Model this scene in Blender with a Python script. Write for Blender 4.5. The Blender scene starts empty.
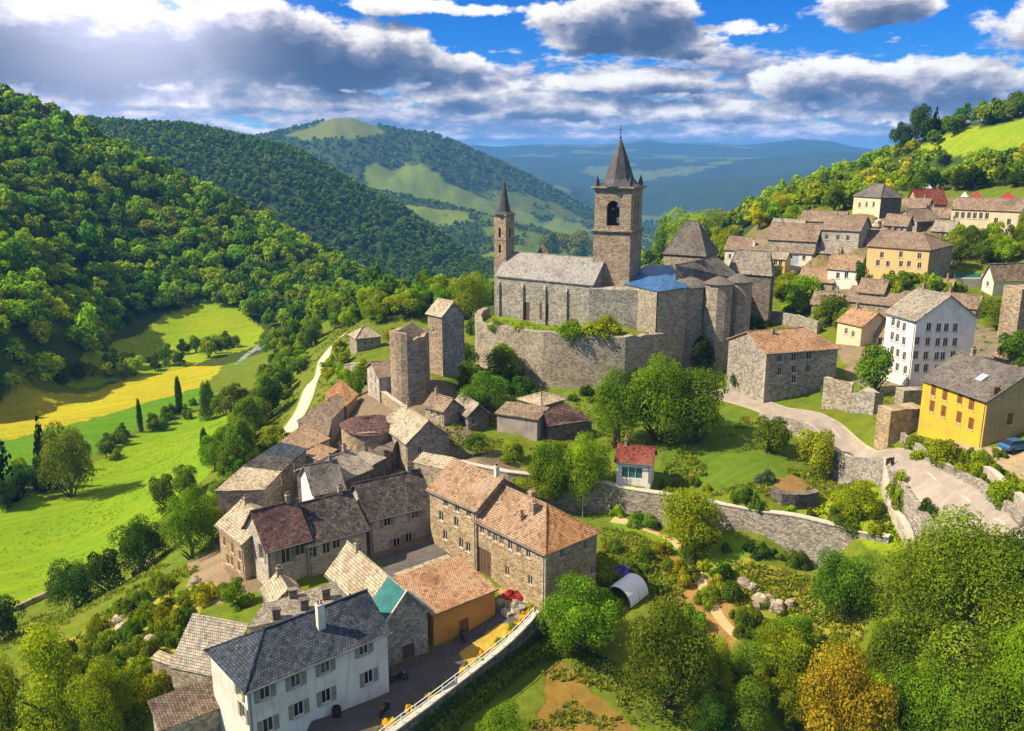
import bpy, math, random
import numpy as np
from mathutils import Vector, Matrix
random.seed(7)
RNG = np.random.default_rng(11)
SC = bpy.context.scene
COL = SC.collection
R_ = math.radians

# ------------------------------------------------------------------ camera, sky, sun, exposure
HAZE, HAZECOL = 1.15e-4, (0.14, 0.44, 1.0, 1.0)
SKYTINT = (0.013, 0.043, 0.085)      # sky strength 0.1, deepened towards blue
CLOUD = 0.60
CAMZ, FPX, CX, CY, HORIZON = 53.0, 850.0, 512.0, 365.5, 155.0
PITCH = math.atan((CY - HORIZON) / FPX)
SP, CP = math.sin(PITCH), math.cos(PITCH)
cam_d = bpy.data.cameras.new('camera')
cam_d.sensor_width = 36.0
cam_d.lens = 36.0 * FPX / 1024.0
cam_d.clip_start, cam_d.clip_end = 1.0, 90000.0
cam = bpy.data.objects.new('camera', cam_d)
COL.objects.link(cam)
cam.location = (0, 0, CAMZ)
cam.rotation_euler = (math.pi / 2 - PITCH, 0, 0)
SC.camera = cam

SUN_DIR = Vector((-0.78, -0.12, 0.80)).normalized()      # towards the sun: left of the picture
sun_d = bpy.data.lights.new('sun', 'SUN')
sun_d.energy, sun_d.angle, sun_d.color = 4.6, R_(0.6), (1.0, 0.85, 0.62)
sun = bpy.data.objects.new('sun', sun_d)
COL.objects.link(sun)
sun.rotation_euler = SUN_DIR.to_track_quat('Z', 'Y').to_euler()
SC.view_settings.view_transform = 'Standard'
SC.view_settings.look = 'None'
SC.view_settings.exposure = 1.0
SC.view_settings.gamma = 1.0
SC.view_settings.use_curve_mapping = False
SC.cycles.max_bounces = 5
SC.cycles.diffuse_bounces = 3
SC.cycles.volume_bounces = 0
SC.cycles.transparent_max_bounces = 4
SC.cycles.use_denoising = True


class NT:
    """Small helper to wire nodes."""
    def __init__(self, tree):
        self.t = tree

    def n(self, typ, **kw):
        nd = self.t.nodes.new(typ)
        for k, v in kw.items():
            setattr(nd, k, v)
        return nd

    def put(self, sock, v):
        if isinstance(v, bpy.types.NodeSocket):
            self.t.links.new(v, sock)
        elif v is not None:
            if hasattr(sock.default_value, '__len__') and not hasattr(v, '__len__'):
                v = [v] * len(sock.default_value)
            if hasattr(sock.default_value, '__len__') and len(sock.default_value) == 4 and len(v) == 3:
                v = (*v, 1.0)
            sock.default_value = v

    def m(self, op, a, b=None, c=None, clamp=False):
        nd = self.n('ShaderNodeMath', operation=op, use_clamp=clamp)
        for s, v in zip(nd.inputs, (a, b, c)):
            if v is not None:
                self.put(s, v)
        return nd.outputs[0]

    def vm(self, op, a, b=None, scale=None):
        nd = self.n('ShaderNodeVectorMath', operation=op)
        self.put(nd.inputs[0], a)
        if b is not None:
            self.put(nd.inputs[1], b)
        if scale is not None:
            self.put(nd.inputs['Scale'], scale)
        return nd.outputs['Value'] if op in ('LENGTH', 'DOT_PRODUCT', 'DISTANCE') else nd.outputs[0]

    def mix(self, f, a, b, blend='MIX'):
        nd = self.n('ShaderNodeMix', data_type='RGBA', blend_type=blend)
        self.put(nd.inputs[0], f)
        self.put(nd.inputs[6], a)
        self.put(nd.inputs[7], b)
        return nd.outputs[2]

    def noise(self, vec, scale, detail=4, rough=0.55, w=None):
        nd = self.n('ShaderNodeTexNoise')
        self.put(nd.inputs['Vector'], vec)
        nd.inputs['Scale'].default_value = scale
        nd.inputs['Detail'].default_value = detail
        nd.inputs['Roughness'].default_value = rough
        return nd.outputs['Fac']

    def ss(self, v, lo, hi, a=0.0, b=1.0):
        nd = self.n('ShaderNodeMapRange', interpolation_type='SMOOTHSTEP')
        self.put(nd.inputs[0], v)
        for k, x in zip((1, 2, 3, 4), (lo, hi, a, b)):
            self.put(nd.inputs[k], x)
        return nd.outputs[0]

    def xyz(self, v):
        nd = self.n('ShaderNodeSeparateXYZ')
        self.put(nd.inputs[0], v)
        return nd.outputs

    def cxyz(self, x, y, z=0.0):
        nd = self.n('ShaderNodeCombineXYZ')
        for s, v in zip(nd.inputs, (x, y, z)):
            self.put(s, v)
        return nd.outputs[0]

    def ramp(self, f, stops):
        nd = self.n('ShaderNodeValToRGB')
        el = nd.color_ramp.elements
        while len(el) < len(stops):
            el.new(0.5)
        for e, (p, c) in zip(el, stops):
            e.position, e.color = p, (*c, 1.0)
        self.put(nd.inputs[0], f)
        return nd.outputs[0]


def ray(px, py):
    u, v = (px - CX) / FPX, (py - CY) / FPX
    return np.array([u, CP - v * SP, -(SP + v * CP)])


def azel(px, py):
    r = ray(px, py)
    return math.atan2(r[0], r[1]), math.atan2(r[2], math.hypot(r[0], r[1]))


# sky: Nishita with broken clouds laid out by compass direction
W = bpy.data.worlds.new('World')
SC.world = W
W.use_nodes = True
W.node_tree.nodes.clear()
t = NT(W.node_tree)
sky = t.n('ShaderNodeTexSky', sky_type='NISHITA', sun_disc=False)
sky.sun_elevation = math.asin(SUN_DIR.z)
sky.sun_rotation = math.atan2(SUN_DIR.x, SUN_DIR.y)
sky.altitude, sky.air_density, sky.dust_density, sky.ozone_density = 500, 1.0, 0.3, 2.5
hs = t.n('ShaderNodeHueSaturation')
hs.inputs['Saturation'].default_value = 1.55
hs.inputs['Value'].default_value = 0.80
t.put(hs.inputs['Color'], sky.outputs[0])
d = t.n('ShaderNodeTexCoord').outputs['Generated']
x, y, z = t.xyz(d)[:3]
zz = t.m('ADD', t.m('MAXIMUM', z, 0.0), 0.1)
fill_deck = t.cxyz(t.m('DIVIDE', x, zz), t.m('DIVIDE', y, zz), 0.0)
az = t.m('ARCTAN2', x, y)
el = t.m('ARCSINE', z)


def lobes(blobs, a_, e_):
    out = None
    for (px, py, rx, ry, amp) in blobs:
        a0, e0 = azel(px, py)
        a = t.m('DIVIDE', t.m('SUBTRACT', a_, a0), rx / FPX)
        e = t.m('DIVIDE', t.m('SUBTRACT', e_, e0), ry / FPX)
        r = t.m('SQRT', t.m('ADD', t.m('MULTIPLY', a, a), t.m('MULTIPLY', e, e)))
        g = t.m('MULTIPLY', t.m('SUBTRACT', 1.0, r), amp)
        out = g if out is None else t.m('MAXIMUM', out, g)
    return out


BIG = [(60, 44, 260, 44, 1.1), (250, 40, 120, 40, 1.0), (350, 58, 105, 34, 1.0), (420, 66, 50, 24, 0.8), (-220, 30, 300, 60, 1.1),
       (590, 26, 62, 30, 0.95), (645, 22, 60, 34, 1.0), (680, 42, 50, 18, 0.7), (868, 8, 56, 24, 0.8), (463, 68, 30, 18, 0.7),
       (400, 5, 70, 9, 0.55), (480, 10, 40, 7, 0.5), (1300, 0, 200, 60, 0.8), (815, 82, 70, 22, 0.75), (925, 84, 90, 24, 0.8), (700, 30, 70, 8, 0.45), (540, 106, 120, 15, 0.72), (700, 112, 130, 13, 0.65), (455, 92, 60, 17, 0.7), (300, 100, 130, 13, 0.6), (970, 112, 100, 14, 0.6), (625, 82, 100, 14, 0.75), (120, 96, 120, 12, 0.55)]
LOW = [(560, 92, 300, 34, 0.8), (860, 104, 280, 34, 0.85), (160, 98, 330, 30, 0.8), (500, 122, 500, 24, 0.95), (900, 130, 400, 22, 0.95),
       (720, 70, 140, 22, 0.6), (1000, 84, 130, 26, 0.7), (-300, 100, 300, 40, 0.8), (1350, 90, 300, 50, 0.8), (100, 122, 300, 20, 0.9), (640, 136, 900, 14, 1.1)]


def puffy(da, de):
    a_, e_ = t.m('ADD', az, da), t.m('ADD', el, de)
    p = t.cxyz(a_, t.m('MULTIPLY', e_, 1.6), 0.0)
    wv = t.noise(p, 16.0, 3, 0.5)
    p = t.vm('ADD', p, t.cxyz(t.m('MULTIPLY', wv, 0.02), t.m('MULTIPLY', wv, 0.02)))
    n1 = t.noise(p, 11.0, 8, 0.62)
    n2 = t.noise(t.vm('ADD', p, (3.3, 1.7, 0.0)), 34.0, 6, 0.6)
    nn = t.m('ADD', t.m('MULTIPLY', t.m('SUBTRACT', n1, 0.5), 2.3), t.m('MULTIPLY', t.m('SUBTRACT', n2, 0.5), 0.8))
    return t.m('ADD', lobes(BIG, a_, e_), t.m('MULTIPLY', nn, 0.62))


def layered(da, de):
    a_, e_ = t.m('ADD', az, da), t.m('ADD', el, de)
    n1 = t.noise(t.cxyz(t.m('MULTIPLY', a_, 5.0), t.m('MULTIPLY', e_, 15.0), 0.0), 2.8, 8, 0.62)
    n2 = t.noise(t.cxyz(t.m('MULTIPLY', a_, 10.0), t.m('MULTIPLY', e_, 34.0), 4.0), 3.2, 6, 0.62)
    return t.m('ADD', lobes(LOW, a_, e_), t.m('ADD', t.m('MULTIPLY', t.m('SUBTRACT', n1, 0.5), 2.4), t.m('MULTIPLY', t.m('SUBTRACT', n2, 0.5), 1.2)))


gb, gb2 = puffy(0.0, 0.0), puffy(-0.012, 0.016)
gl, gl2 = layered(0.0, 0.0), layered(-0.006, 0.007)
big_a = t.ss(gb, 0.02, 0.20)
low_a = t.ss(gl, 0.02, 0.50)
rel = t.m('SUBTRACT', gb, gb2)
inner = t.m('SUBTRACT', t.noise(t.cxyz(az, t.m('MULTIPLY', el, 2.2), 7.0), 17.0, 7, 0.62), 0.5)
litb = t.m('ADD', t.m('ADD', t.m('MULTIPLY', rel, 0.95), t.m('MULTIPLY', inner, 0.95)), t.m('MULTIPLY', t.m('SUBTRACT', 0.36, gb), 0.95))
bigc = t.ramp(t.m('ADD', litb, 0.35), [(0.0, (0.06, 0.10, 0.20)), (0.30, (0.15, 0.19, 0.30)), (0.52, (0.48, 0.47, 0.53)), (0.72, (0.90, 0.86, 0.83)), (0.95, (1.0, 0.98, 0.95))])
rell = t.m('SUBTRACT', gl, gl2)
litl = t.m('ADD', t.m('MULTIPLY', rell, 0.9), t.m('MULTIPLY', t.m('SUBTRACT', 0.48, gl), 0.75))
lowc = t.ramp(t.m('ADD', litl, 0.38), [(0.0, (0.11, 0.17, 0.32)), (0.25, (0.22, 0.26, 0.40)), (0.50, (0.50, 0.48, 0.56)), (0.75, (0.80, 0.73, 0.72)), (1.0, (0.95, 0.90, 0.85))])
skyc = t.mix(1.0, hs.outputs[0], SKYTINT, 'MULTIPLY')
skyc = t.mix(t.m('MULTIPLY', low_a, 0.96), skyc, t.mix(1.0, lowc, (CLOUD, CLOUD, CLOUD), 'MULTIPLY'))
skyc = t.mix(big_a, skyc, t.mix(1.0, bigc, (CLOUD, CLOUD, CLOUD), 'MULTIPLY'))
glow = t.ss(t.vm('LENGTH', t.vm('SUBTRACT', t.cxyz(az, el, 0.0), (*azel(120, 0), 0.0))), 0.0, 0.24, 1.0, 0.0)
skyc = t.mix(1.0, skyc, t.mix(t.ss(el, 0.0, 0.055, 1.0, 0.0), (1, 1, 1), (2.3, 2.15, 2.0)), 'MULTIPLY')
skyc = t.mix(t.m('MULTIPLY', t.m('POWER', glow, 1.6), 0.42), skyc, (0.85, 0.80, 0.92), 'ADD')
# bright cloud added overhead, out of view, as fill for the shadows
high = t.m('MULTIPLY', t.ss(el, 0.22, 0.55), t.ss(t.noise(fill_deck, 1.3, 6, 0.6), 0.30, 0.62, 0.45, 1.0))
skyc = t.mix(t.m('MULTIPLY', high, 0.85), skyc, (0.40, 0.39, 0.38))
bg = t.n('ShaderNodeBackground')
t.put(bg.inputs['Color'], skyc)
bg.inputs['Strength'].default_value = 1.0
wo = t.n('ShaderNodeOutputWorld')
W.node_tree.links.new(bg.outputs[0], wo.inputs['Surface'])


# ------------------------------------------------------------------ picking points
def proj(p):
    x, y, z = p
    zc = y * CP + (CAMZ - z) * SP
    return CX + FPX * x / zc, CY + FPX * (-y * SP + (CAMZ - z) * CP) / zc


def at(px, py, z):
    r = ray(px, py)
    k = (z - CAMZ) / r[2]
    return np.array([r[0] * k, r[1] * k, z])


def z_above(y, py):
    """height whose picture row is py on the vertical line at distance y"""
    v = (py - CY) / FPX
    return CAMZ - y * (SP + v * CP) / (CP - v * SP)


# ------------------------------------------------------------------ noise
def vnoise(x, y, seed=0):
    xi, yi = np.floor(x).astype(np.int64), np.floor(y).astype(np.int64)
    fx, fy = x - xi, y - yi
    fx, fy = fx * fx * (3 - 2 * fx), fy * fy * (3 - 2 * fy)

    def h(a, b):
        k = (a * 374761393 + b * 668265263 + seed * 1274126177) & 0xFFFFFFFF
        k = ((k ^ (k >> 13)) * 1274126177) & 0xFFFFFFFF
        return ((k ^ (k >> 16)) & 0xFFFF) / 65535.0
    a = h(xi, yi) * (1 - fx) + h(xi + 1, yi) * fx
    b = h(xi, yi + 1) * (1 - fx) + h(xi + 1, yi + 1) * fx
    return a * (1 - fy) + b * fy - 0.5


def fbm(x, y, oct=4, seed=0):
    s, a, f = 0, 1.0, 1.0
    for k in range(oct):
        s = s + a * vnoise(x * f, y * f, seed + k)
        a, f = a * 0.5, f * 2.03
    return s


# ------------------------------------------------------------------ object helpers
def tag(o, label=None, cat=None, group=None, kind=None):
    for k, v in (('label', label), ('category', cat), ('group', group), ('kind', kind)):
        if v:
            o[k] = v
    return o


def empty(name, loc, rz=0.0):
    o = bpy.data.objects.new(name, None)
    COL.objects.link(o)
    o.location = loc
    o.rotation_euler = (0, 0, rz)
    o.empty_display_size = 0.5
    return o


def mesh_obj(name, me, parent=None, loc=(0, 0, 0), rz=0.0):
    o = bpy.data.objects.new(name, me)
    COL.objects.link(o)
    o.location = loc
    o.rotation_euler = (0, 0, rz)
    if parent is not None:
        o.parent = parent
    return o


class MB:
    """Collects faces and links them as one mesh."""
    def __init__(self):
        self.v, self.f, self.uv, self.mi = [], [], [], []

    def face(self, pts, uv=None, mi=0):
        i = len(self.v)
        pts = [tuple(map(float, p)) for p in pts]
        self.v += pts
        self.f.append(list(range(i, i + len(pts))))
        if uv is None:
            P = [Vector(p) for p in pts]
            n = (P[1] - P[0]).cross(P[2] - P[0])
            if n.length < 1e-9 and len(P) > 3:
                n = (P[2] - P[0]).cross(P[3] - P[0])
            n = n.normalized() if n.length > 1e-9 else Vector((0, 0, 1))
            if abs(n.z) > 0.95:
                uv = [(p.x, p.y) for p in P]
            else:
                h = Vector((-n.y, n.x, 0)).normalized()
                b = n.cross(h)
                uv = [(p.dot(h), p.dot(b)) for p in P]
        self.uv += uv
        self.mi.append(mi)

    def box(self, x0, x1, y0, y1, z0, z1, mi=0, bottom=True):
        a = [(x0, y0, z0), (x1, y0, z0), (x1, y1, z0), (x0, y1, z0)]
        b = [(p[0], p[1], z1) for p in a]
        for i in range(4):
            j = (i + 1) % 4
            self.face([a[i], a[j], b[j], b[i]], mi=mi)
        self.face(b, mi=mi)
        if bottom:
            self.face(a[::-1], mi=mi)

    def prism(self, pts, z0, z1, mi=0, cap=True):
        """pts: counter-clockwise xy; z0/z1 numbers or per-vertex lists"""
        n = len(pts)
        z0 = [z0] * n if not hasattr(z0, '__len__') else z0
        z1 = [z1] * n if not hasattr(z1, '__len__') else z1
        u = 0.0
        for i in range(n):
            j = (i + 1) % n
            L = math.hypot(pts[j][0] - pts[i][0], pts[j][1] - pts[i][1])
            self.face([(*pts[i], z0[i]), (*pts[j], z0[j]), (*pts[j], z1[j]), (*pts[i], z1[i])],
                      uv=[(u, z0[i]), (u + L, z0[j]), (u + L, z1[j]), (u, z1[i])], mi=mi)
            u += L
        if cap:
            self.face([(*p, zz_) for p, zz_ in zip(pts, z1)], mi=mi)

    def tube(self, pts, rad, seg=6, mi=0, cap=True):
        pts = [Vector(p) for p in pts]
        rings = []
        for i, p in enumerate(pts):
            d_ = (pts[min(i + 1, len(pts) - 1)] - pts[max(i - 1, 0)]).normalized()
            a = d_.orthogonal().normalized()
            b = d_.cross(a)
            r = rad[i] if hasattr(rad, '__len__') else rad
            rings.append([p + (a * math.cos(2 * math.pi * k / seg) + b * math.sin(2 * math.pi * k / seg)) * r for k in range(seg)])
        for i in range(len(rings) - 1):
            for k in range(seg):
                k2 = (k + 1) % seg
                self.face([rings[i][k], rings[i][k2], rings[i + 1][k2], rings[i + 1][k]], mi=mi)
        if cap:
            self.face(rings[-1], mi=mi)
            self.face(rings[0][::-1], mi=mi)

    def lathe(self, prof, seg=12, c=(0, 0), mi=0):
        for i in range(len(prof) - 1):
            (r0, z0), (r1, z1) = prof[i], prof[i + 1]
            for k in range(seg):
                a0, a1 = 2 * math.pi * k / seg, 2 * math.pi * (k + 1) / seg
                q = [(c[0] + r0 * math.cos(a0), c[1] + r0 * math.sin(a0), z0), (c[0] + r0 * math.cos(a1), c[1] + r0 * math.sin(a1), z0),
                     (c[0] + r1 * math.cos(a1), c[1] + r1 * math.sin(a1), z1), (c[0] + r1 * math.cos(a0), c[1] + r1 * math.sin(a0), z1)]
                if r1 < 1e-6:
                    q = q[:3]
                elif r0 < 1e-6:
                    q = [q[0], q[2], q[3]]
                self.face(q, mi=mi)

    def sheet(self, p00, p10, p11, p01, thick=0.18, step=0.9, jit=0.045, mi=0, uv0=(0, 0)):
        """a roof slope: gridded top with a little sag, closed edges and underside"""
        P = [Vector(p) for p in (p00, p10, p11, p01)]
        L = max((P[1] - P[0]).length, (P[2] - P[3]).length)
        S = max((P[3] - P[0]).length, (P[2] - P[1]).length)
        nu, nv = max(1, min(40, int(L / step))), max(1, min(16, int(S / step)))
        e = (P[1] - P[0]).normalized() if (P[1] - P[0]).length > 1e-4 else (P[2] - P[3]).normalized()
        nrm = e.cross(P[3] - P[0] if (P[3] - P[0]).length > 1e-4 else P[2] - P[0]).normalized()
        s_ = nrm.cross(e)

        def pt(i, j):
            a, b = i / nu, j / nv
            p = (P[0] * (1 - a) + P[1] * a) * (1 - b) + (P[3] * (1 - a) + P[2] * a) * b
            return p
        g = [[pt(i, j) for j in range(nv + 1)] for i in range(nu + 1)]
        uvs = [[((p - P[0]).dot(e) + uv0[0], (p - P[0]).dot(s_) + uv0[1]) for p in r] for r in g]
        for i in range(nu + 1):
            for j in range(nv + 1):
                sag = -0.09 * math.sin(math.pi * i / nu) * math.sin(math.pi * j / nv)
                g[i][j] = g[i][j] + nrm * (sag + random.uniform(-jit, jit))
        for i in range(nu):
            for j in range(nv):
                self.face([g[i][j], g[i + 1][j], g[i + 1][j + 1], g[i][j + 1]],
                          uv=[uvs[i][j], uvs[i + 1][j], uvs[i + 1][j + 1], uvs[i][j + 1]], mi=mi)
        dn = nrm * thick
        edge = [g[i][0] for i in range(nu + 1)] + [g[nu][j] for j in range(1, nv + 1)] + [g[i][nv] for i in range(nu - 1, -1, -1)] + [g[0][j] for j in range(nv - 1, 0, -1)]
        for a, b in zip(edge, edge[1:] + edge[:1]):
            if (a - b).length > 1e-4:
                self.face([a - dn, b - dn, b, a], mi=mi)
        self.face([p - dn for p in (P[3], P[2], P[1], P[0])], mi=mi)

    def build(self, name, mats, parent=None, loc=(0, 0, 0), rz=0.0, smooth=False):
        me = self.mesh(name, mats, smooth)
        return mesh_obj(name, me, parent, loc, rz)

    def mesh(self, name, mats, smooth=False):
        me = bpy.data.meshes.new(name)
        me.from_pydata(self.v, [], self.f)
        uvl = me.uv_layers.new(name='UVMap')
        uvl.data.foreach_set('uv', np.array(self.uv, dtype=np.float32).ravel())
        for m_ in (mats if isinstance(mats, (list, tuple)) else [mats]):
            me.materials.append(m_)
        me.polygons.foreach_set('material_index', self.mi)
        if smooth:
            me.polygons.foreach_set('use_smooth', [True] * len(self.f))
        me.update()
        return me


# ------------------------------------------------------------------ materials
def new_mat(name):
    m_ = bpy.data.materials.new(name)
    m_.use_nodes = True
    m_.node_tree.nodes.clear()
    n_ = NT(m_.node_tree)
    out = n_.n('ShaderNodeOutputMaterial')
    return m_, n_, out


def principled(n_, out, col, rough=0.9, bump=None, bstr=0.5, bdist=0.05, metallic=0.0, spec=0.3):
    b = n_.n('ShaderNodeBsdfPrincipled')
    n_.put(b.inputs['Base Color'], col)
    n_.put(b.inputs['Roughness'], rough)
    b.inputs['Metallic'].default_value = metallic
    b.inputs['Specular IOR Level'].default_value = spec
    if bump is not None:
        bp = n_.n('ShaderNodeBump')
        bp.inputs['Strength'].default_value = bstr
        bp.inputs['Distance'].default_value = bdist
        n_.put(bp.inputs['Height'], bump)
        n_.t.links.new(bp.outputs[0], b.inputs['Normal'])
    n_.t.links.new(b.outputs[0], out.inputs['Surface'])
    return b


def uvc(n_):
    return n_.n('ShaderNodeTexCoord').outputs['UV']


def orand(n_):
    return n_.n('ShaderNodeObjectInfo').outputs['Random']


def stone_mat(name, dark, light, mortar, scale=3.8, stain=0.35, plaster=None):
    m_, n_, out = new_mat(name)
    uv = uvc(n_)
    off = n_.m('MULTIPLY', orand(n_), 37.0)
    p = n_.vm('ADD', n_.vm('MULTIPLY', uv, (0.62, 1.0, 1.0)), n_.cxyz(off, off))
    wob = n_.noise(p, 1.5, 2)
    p = n_.vm('ADD', p, n_.cxyz(n_.m('MULTIPLY', wob, 0.25), n_.m('MULTIPLY', wob, 0.12)))
    vo = n_.n('ShaderNodeTexVoronoi', feature='F1')
    n_.put(vo.inputs['Vector'], p)
    vo.inputs['Scale'].default_value = scale
    ve = n_.n('ShaderNodeTexVoronoi', feature='DISTANCE_TO_EDGE')
    n_.put(ve.inputs['Vector'], p)
    ve.inputs['Scale'].default_value = scale
    rnd = n_.xyz(vo.outputs['Color'])[0]
    col = n_.mix(n_.ss(rnd, 0.05, 0.95), dark, light)
    col = n_.mix(n_.ss(ve.outputs['Distance'], 0.0, 0.09, 0.8, 0.0), col, mortar)
    big = n_.noise(p, 0.22, 6, 0.7)
    col = n_.mix(n_.ss(big, 0.32, 0.66, stain, 0.0), col, tuple(c * 0.42 for c in dark))
    patch = n_.noise(n_.vm('ADD', p, (9.1, 3.3, 0)), 0.55, 5, 0.7)
    col = n_.mix(n_.ss(patch, 0.50, 0.70, 0.0, 0.5 if plaster is None else 0.85), col, plaster or light)
    streak = n_.noise(n_.vm('MULTIPLY', p, (2.6, 0.22, 1.0)), 0.8, 3)
    col = n_.mix(n_.ss(streak, 0.56, 0.74, 0.0, 0.45), col, tuple(c * 0.4 for c in dark))
    grit = n_.noise(p, 9.0, 2)
    col = n_.mix(n_.ss(grit, 0.3, 0.7, 0.0, 0.25), col, tuple(c * 0.5 for c in dark))
    principled(n_, out, col, 0.95, n_.m('ADD', n_.ss(ve.outputs['Distance'], 0, 0.15), n_.m('MULTIPLY', grit, 0.4)), 0.7, 0.06, spec=0.1)
    return m_


def plaster_mat(name, col, dirt=(0.25, 0.22, 0.18), amount=0.35):
    m_, n_, out = new_mat(name)
    uv = uvc(n_)
    off = n_.m('MULTIPLY', orand(n_), 53.0)
    p = n_.vm('ADD', uv, n_.cxyz(off, off))
    a = n_.noise(p, 0.35, 5, 0.65)
    b = n_.noise(n_.vm('MULTIPLY', p, (2.5, 0.25, 1)), 0.9, 4)
    g = n_.noise(p, 8.0, 3)
    c = n_.mix(n_.ss(a, 0.40, 0.72, 0, amount), col, dirt)
    c = n_.mix(n_.ss(b, 0.50, 0.72, 0, amount * 1.1), c, dirt)
    c = n_.mix(n_.ss(g, 0.3, 0.75, 0, 0.22), c, tuple(x_ * 0.6 for x_ in col))
    principled(n_, out, c, 0.9, g, 0.25, 0.02, spec=0.15)
    return m_


def tile_mat(name, c1, c2, lichen, row=0.30, width=0.28, patch=0.5):
    m_, n_, out = new_mat(name)
    uv = uvc(n_)
    off = n_.m('MULTIPLY', orand(n_), 41.0)
    p = n_.vm('ADD', uv, n_.cxyz(off, off))
    w = n_.noise(p, 1.2, 2)
    pw = n_.vm('ADD', p, n_.cxyz(n_.m('MULTIPLY', w, 0.12), n_.m('MULTIPLY', w, 0.10)))
    br = n_.n('ShaderNodeTexBrick')
    n_.put(br.inputs['Vector'], pw)
    br.inputs['Color1'].default_value = (0, 0, 0, 1)
    br.inputs['Color2'].default_value = (1, 1, 1, 1)
    br.inputs['Mortar'].default_value = (0.5, 0.5, 0.5, 1)
    br.inputs['Scale'].default_value = 1.0
    br.inputs['Mortar Size'].default_value = 0.035
    br.inputs['Mortar Smooth'].default_value = 0.3
    br.inputs['Brick Width'].default_value = width
    br.inputs['Row Height'].default_value = row
    br.offset = 0.5
    rn = n_.xyz(br.outputs['Color'])[0]
    col = n_.mix(rn, c1, c2)
    vo = n_.n('ShaderNodeTexVoronoi', feature='F1')
    n_.put(vo.inputs['Vector'], pw)
    vo.inputs['Scale'].default_value = 2.6
    col = n_.mix(n_.ss(n_.xyz(vo.outputs['Color'])[1], 0.72, 0.95, 0, 0.6), col, lichen)
    col = n_.mix(n_.ss(n_.xyz(vo.outputs['Color'])[2], 0.75, 0.95, 0, 0.6), col, tuple(x_ * 0.35 for x_ in c1))
    big = n_.noise(p, 0.28, 5, 0.65)
    col = n_.mix(n_.ss(big, 0.46, 0.70, 0, patch), col, lichen)
    col = n_.mix(n_.ss(n_.noise(n_.vm('ADD', p, (5, 9, 0)), 0.2, 5, 0.65), 0.48, 0.72, 0, 0.6), col, tuple(x_ * 0.45 for x_ in c1))
    streak = n_.noise(n_.vm('MULTIPLY', p, (3.0, 0.3, 1)), 0.9, 3)
    col = n_.mix(n_.ss(streak, 0.54, 0.76, 0, 0.4), col, tuple(x_ * 0.4 for x_ in c1))
    col = n_.mix(n_.m('MULTIPLY', br.outputs['Fac'], 0.75), col, tuple(x_ * 0.25 for x_ in c1))
    fr = n_.m('FRACT', n_.m('DIVIDE', n_.xyz(pw)[1], row))
    principled(n_, out, col, 0.92, n_.m('SUBTRACT', n_.m('SUBTRACT', 1.0, n_.m('MULTIPLY', fr, 0.8)), n_.m('MULTIPLY', br.outputs['Fac'], 0.6)), 0.85, 0.05, spec=0.12)
    return m_


def plain_mat(name, col, rough=0.7, var=0.25, scale=2.0, metallic=0.0, spec=0.3):
    m_, n_, out = new_mat(name)
    p = n_.n('ShaderNodeTexCoord').outputs['Object']
    f = n_.noise(p, scale, 4)
    c = n_.mix(n_.ss(f, 0.35, 0.7, 0, 1), col, tuple(x_ * (1 - var) for x_ in col))
    principled(n_, out, c, rough, f, 0.15, 0.02, metallic, spec)
    return m_


M = {}
M['stone'] = stone_mat('grey_beige_stone', (0.225, 0.19, 0.14), (0.52, 0.455, 0.345), (0.42, 0.365, 0.275))
M['stone_warm'] = stone_mat('warm_stone', (0.28, 0.20, 0.115), (0.56, 0.44, 0.26), (0.48, 0.38, 0.25), plaster=(0.50, 0.42, 0.30))
M['stone_grey'] = stone_mat('grey_stone', (0.20, 0.18, 0.15), (0.49, 0.45, 0.385), (0.38, 0.345, 0.29), scale=3.6)
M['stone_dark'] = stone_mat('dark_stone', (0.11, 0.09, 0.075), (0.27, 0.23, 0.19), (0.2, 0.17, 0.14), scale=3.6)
M['stone_pale'] = stone_mat('pale_stone', (0.36, 0.32, 0.26), (0.6, 0.54, 0.44), (0.48, 0.43, 0.35), plaster=(0.58, 0.52, 0.42))
M['stone_tower'] = stone_mat('tower_stone', (0.23, 0.17, 0.115), (0.48, 0.38, 0.27), (0.38, 0.30, 0.21), scale=3.3)
M['cream'] = plaster_mat('cream_plaster', (0.66, 0.55, 0.36))
M['white'] = plaster_mat('white_plaster', (0.74, 0.72, 0.68), (0.45, 0.42, 0.36), 0.5)
M['offwhite'] = plaster_mat('off_white_plaster', (0.68, 0.64, 0.55), (0.40, 0.36, 0.28), 0.5)
M['ochre'] = plaster_mat('ochre_plaster', (0.60, 0.26, 0.05), (0.34, 0.15, 0.04), 0.4)
M['peach'] = plaster_mat('peach_plaster', (0.72, 0.46, 0.20), (0.4, 0.3, 0.17))
M['yellow'] = plaster_mat('yellow_plaster', (0.62, 0.41, 0.035), (0.42, 0.27, 0.07), 0.6)
M['greyplaster'] = plaster_mat('grey_plaster', (0.36, 0.32, 0.28), (0.16, 0.14, 0.12), 0.6)
M['tile_terra'] = tile_mat('terracotta_tiles', (0.34, 0.18, 0.095), (0.52, 0.31, 0.175), (0.48, 0.39, 0.27))
M['tile_orange'] = tile_mat('orange_tiles', (0.36, 0.17, 0.07), (0.53, 0.29, 0.13), (0.46, 0.34, 0.2), patch=0.4)
M['tile_pink'] = tile_mat('weathered_pink_tiles', (0.29, 0.18, 0.11), (0.47, 0.32, 0.205), (0.45, 0.37, 0.26))
M['tile_pale'] = tile_mat('pale_grey_stone_roof', (0.30, 0.285, 0.27), (0.42, 0.40, 0.38), (0.46, 0.43, 0.39), patch=0.3)
M['tile_brown'] = tile_mat('brown_tiles', (0.20, 0.14, 0.10), (0.37, 0.275, 0.20), (0.40, 0.335, 0.25))
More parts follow.
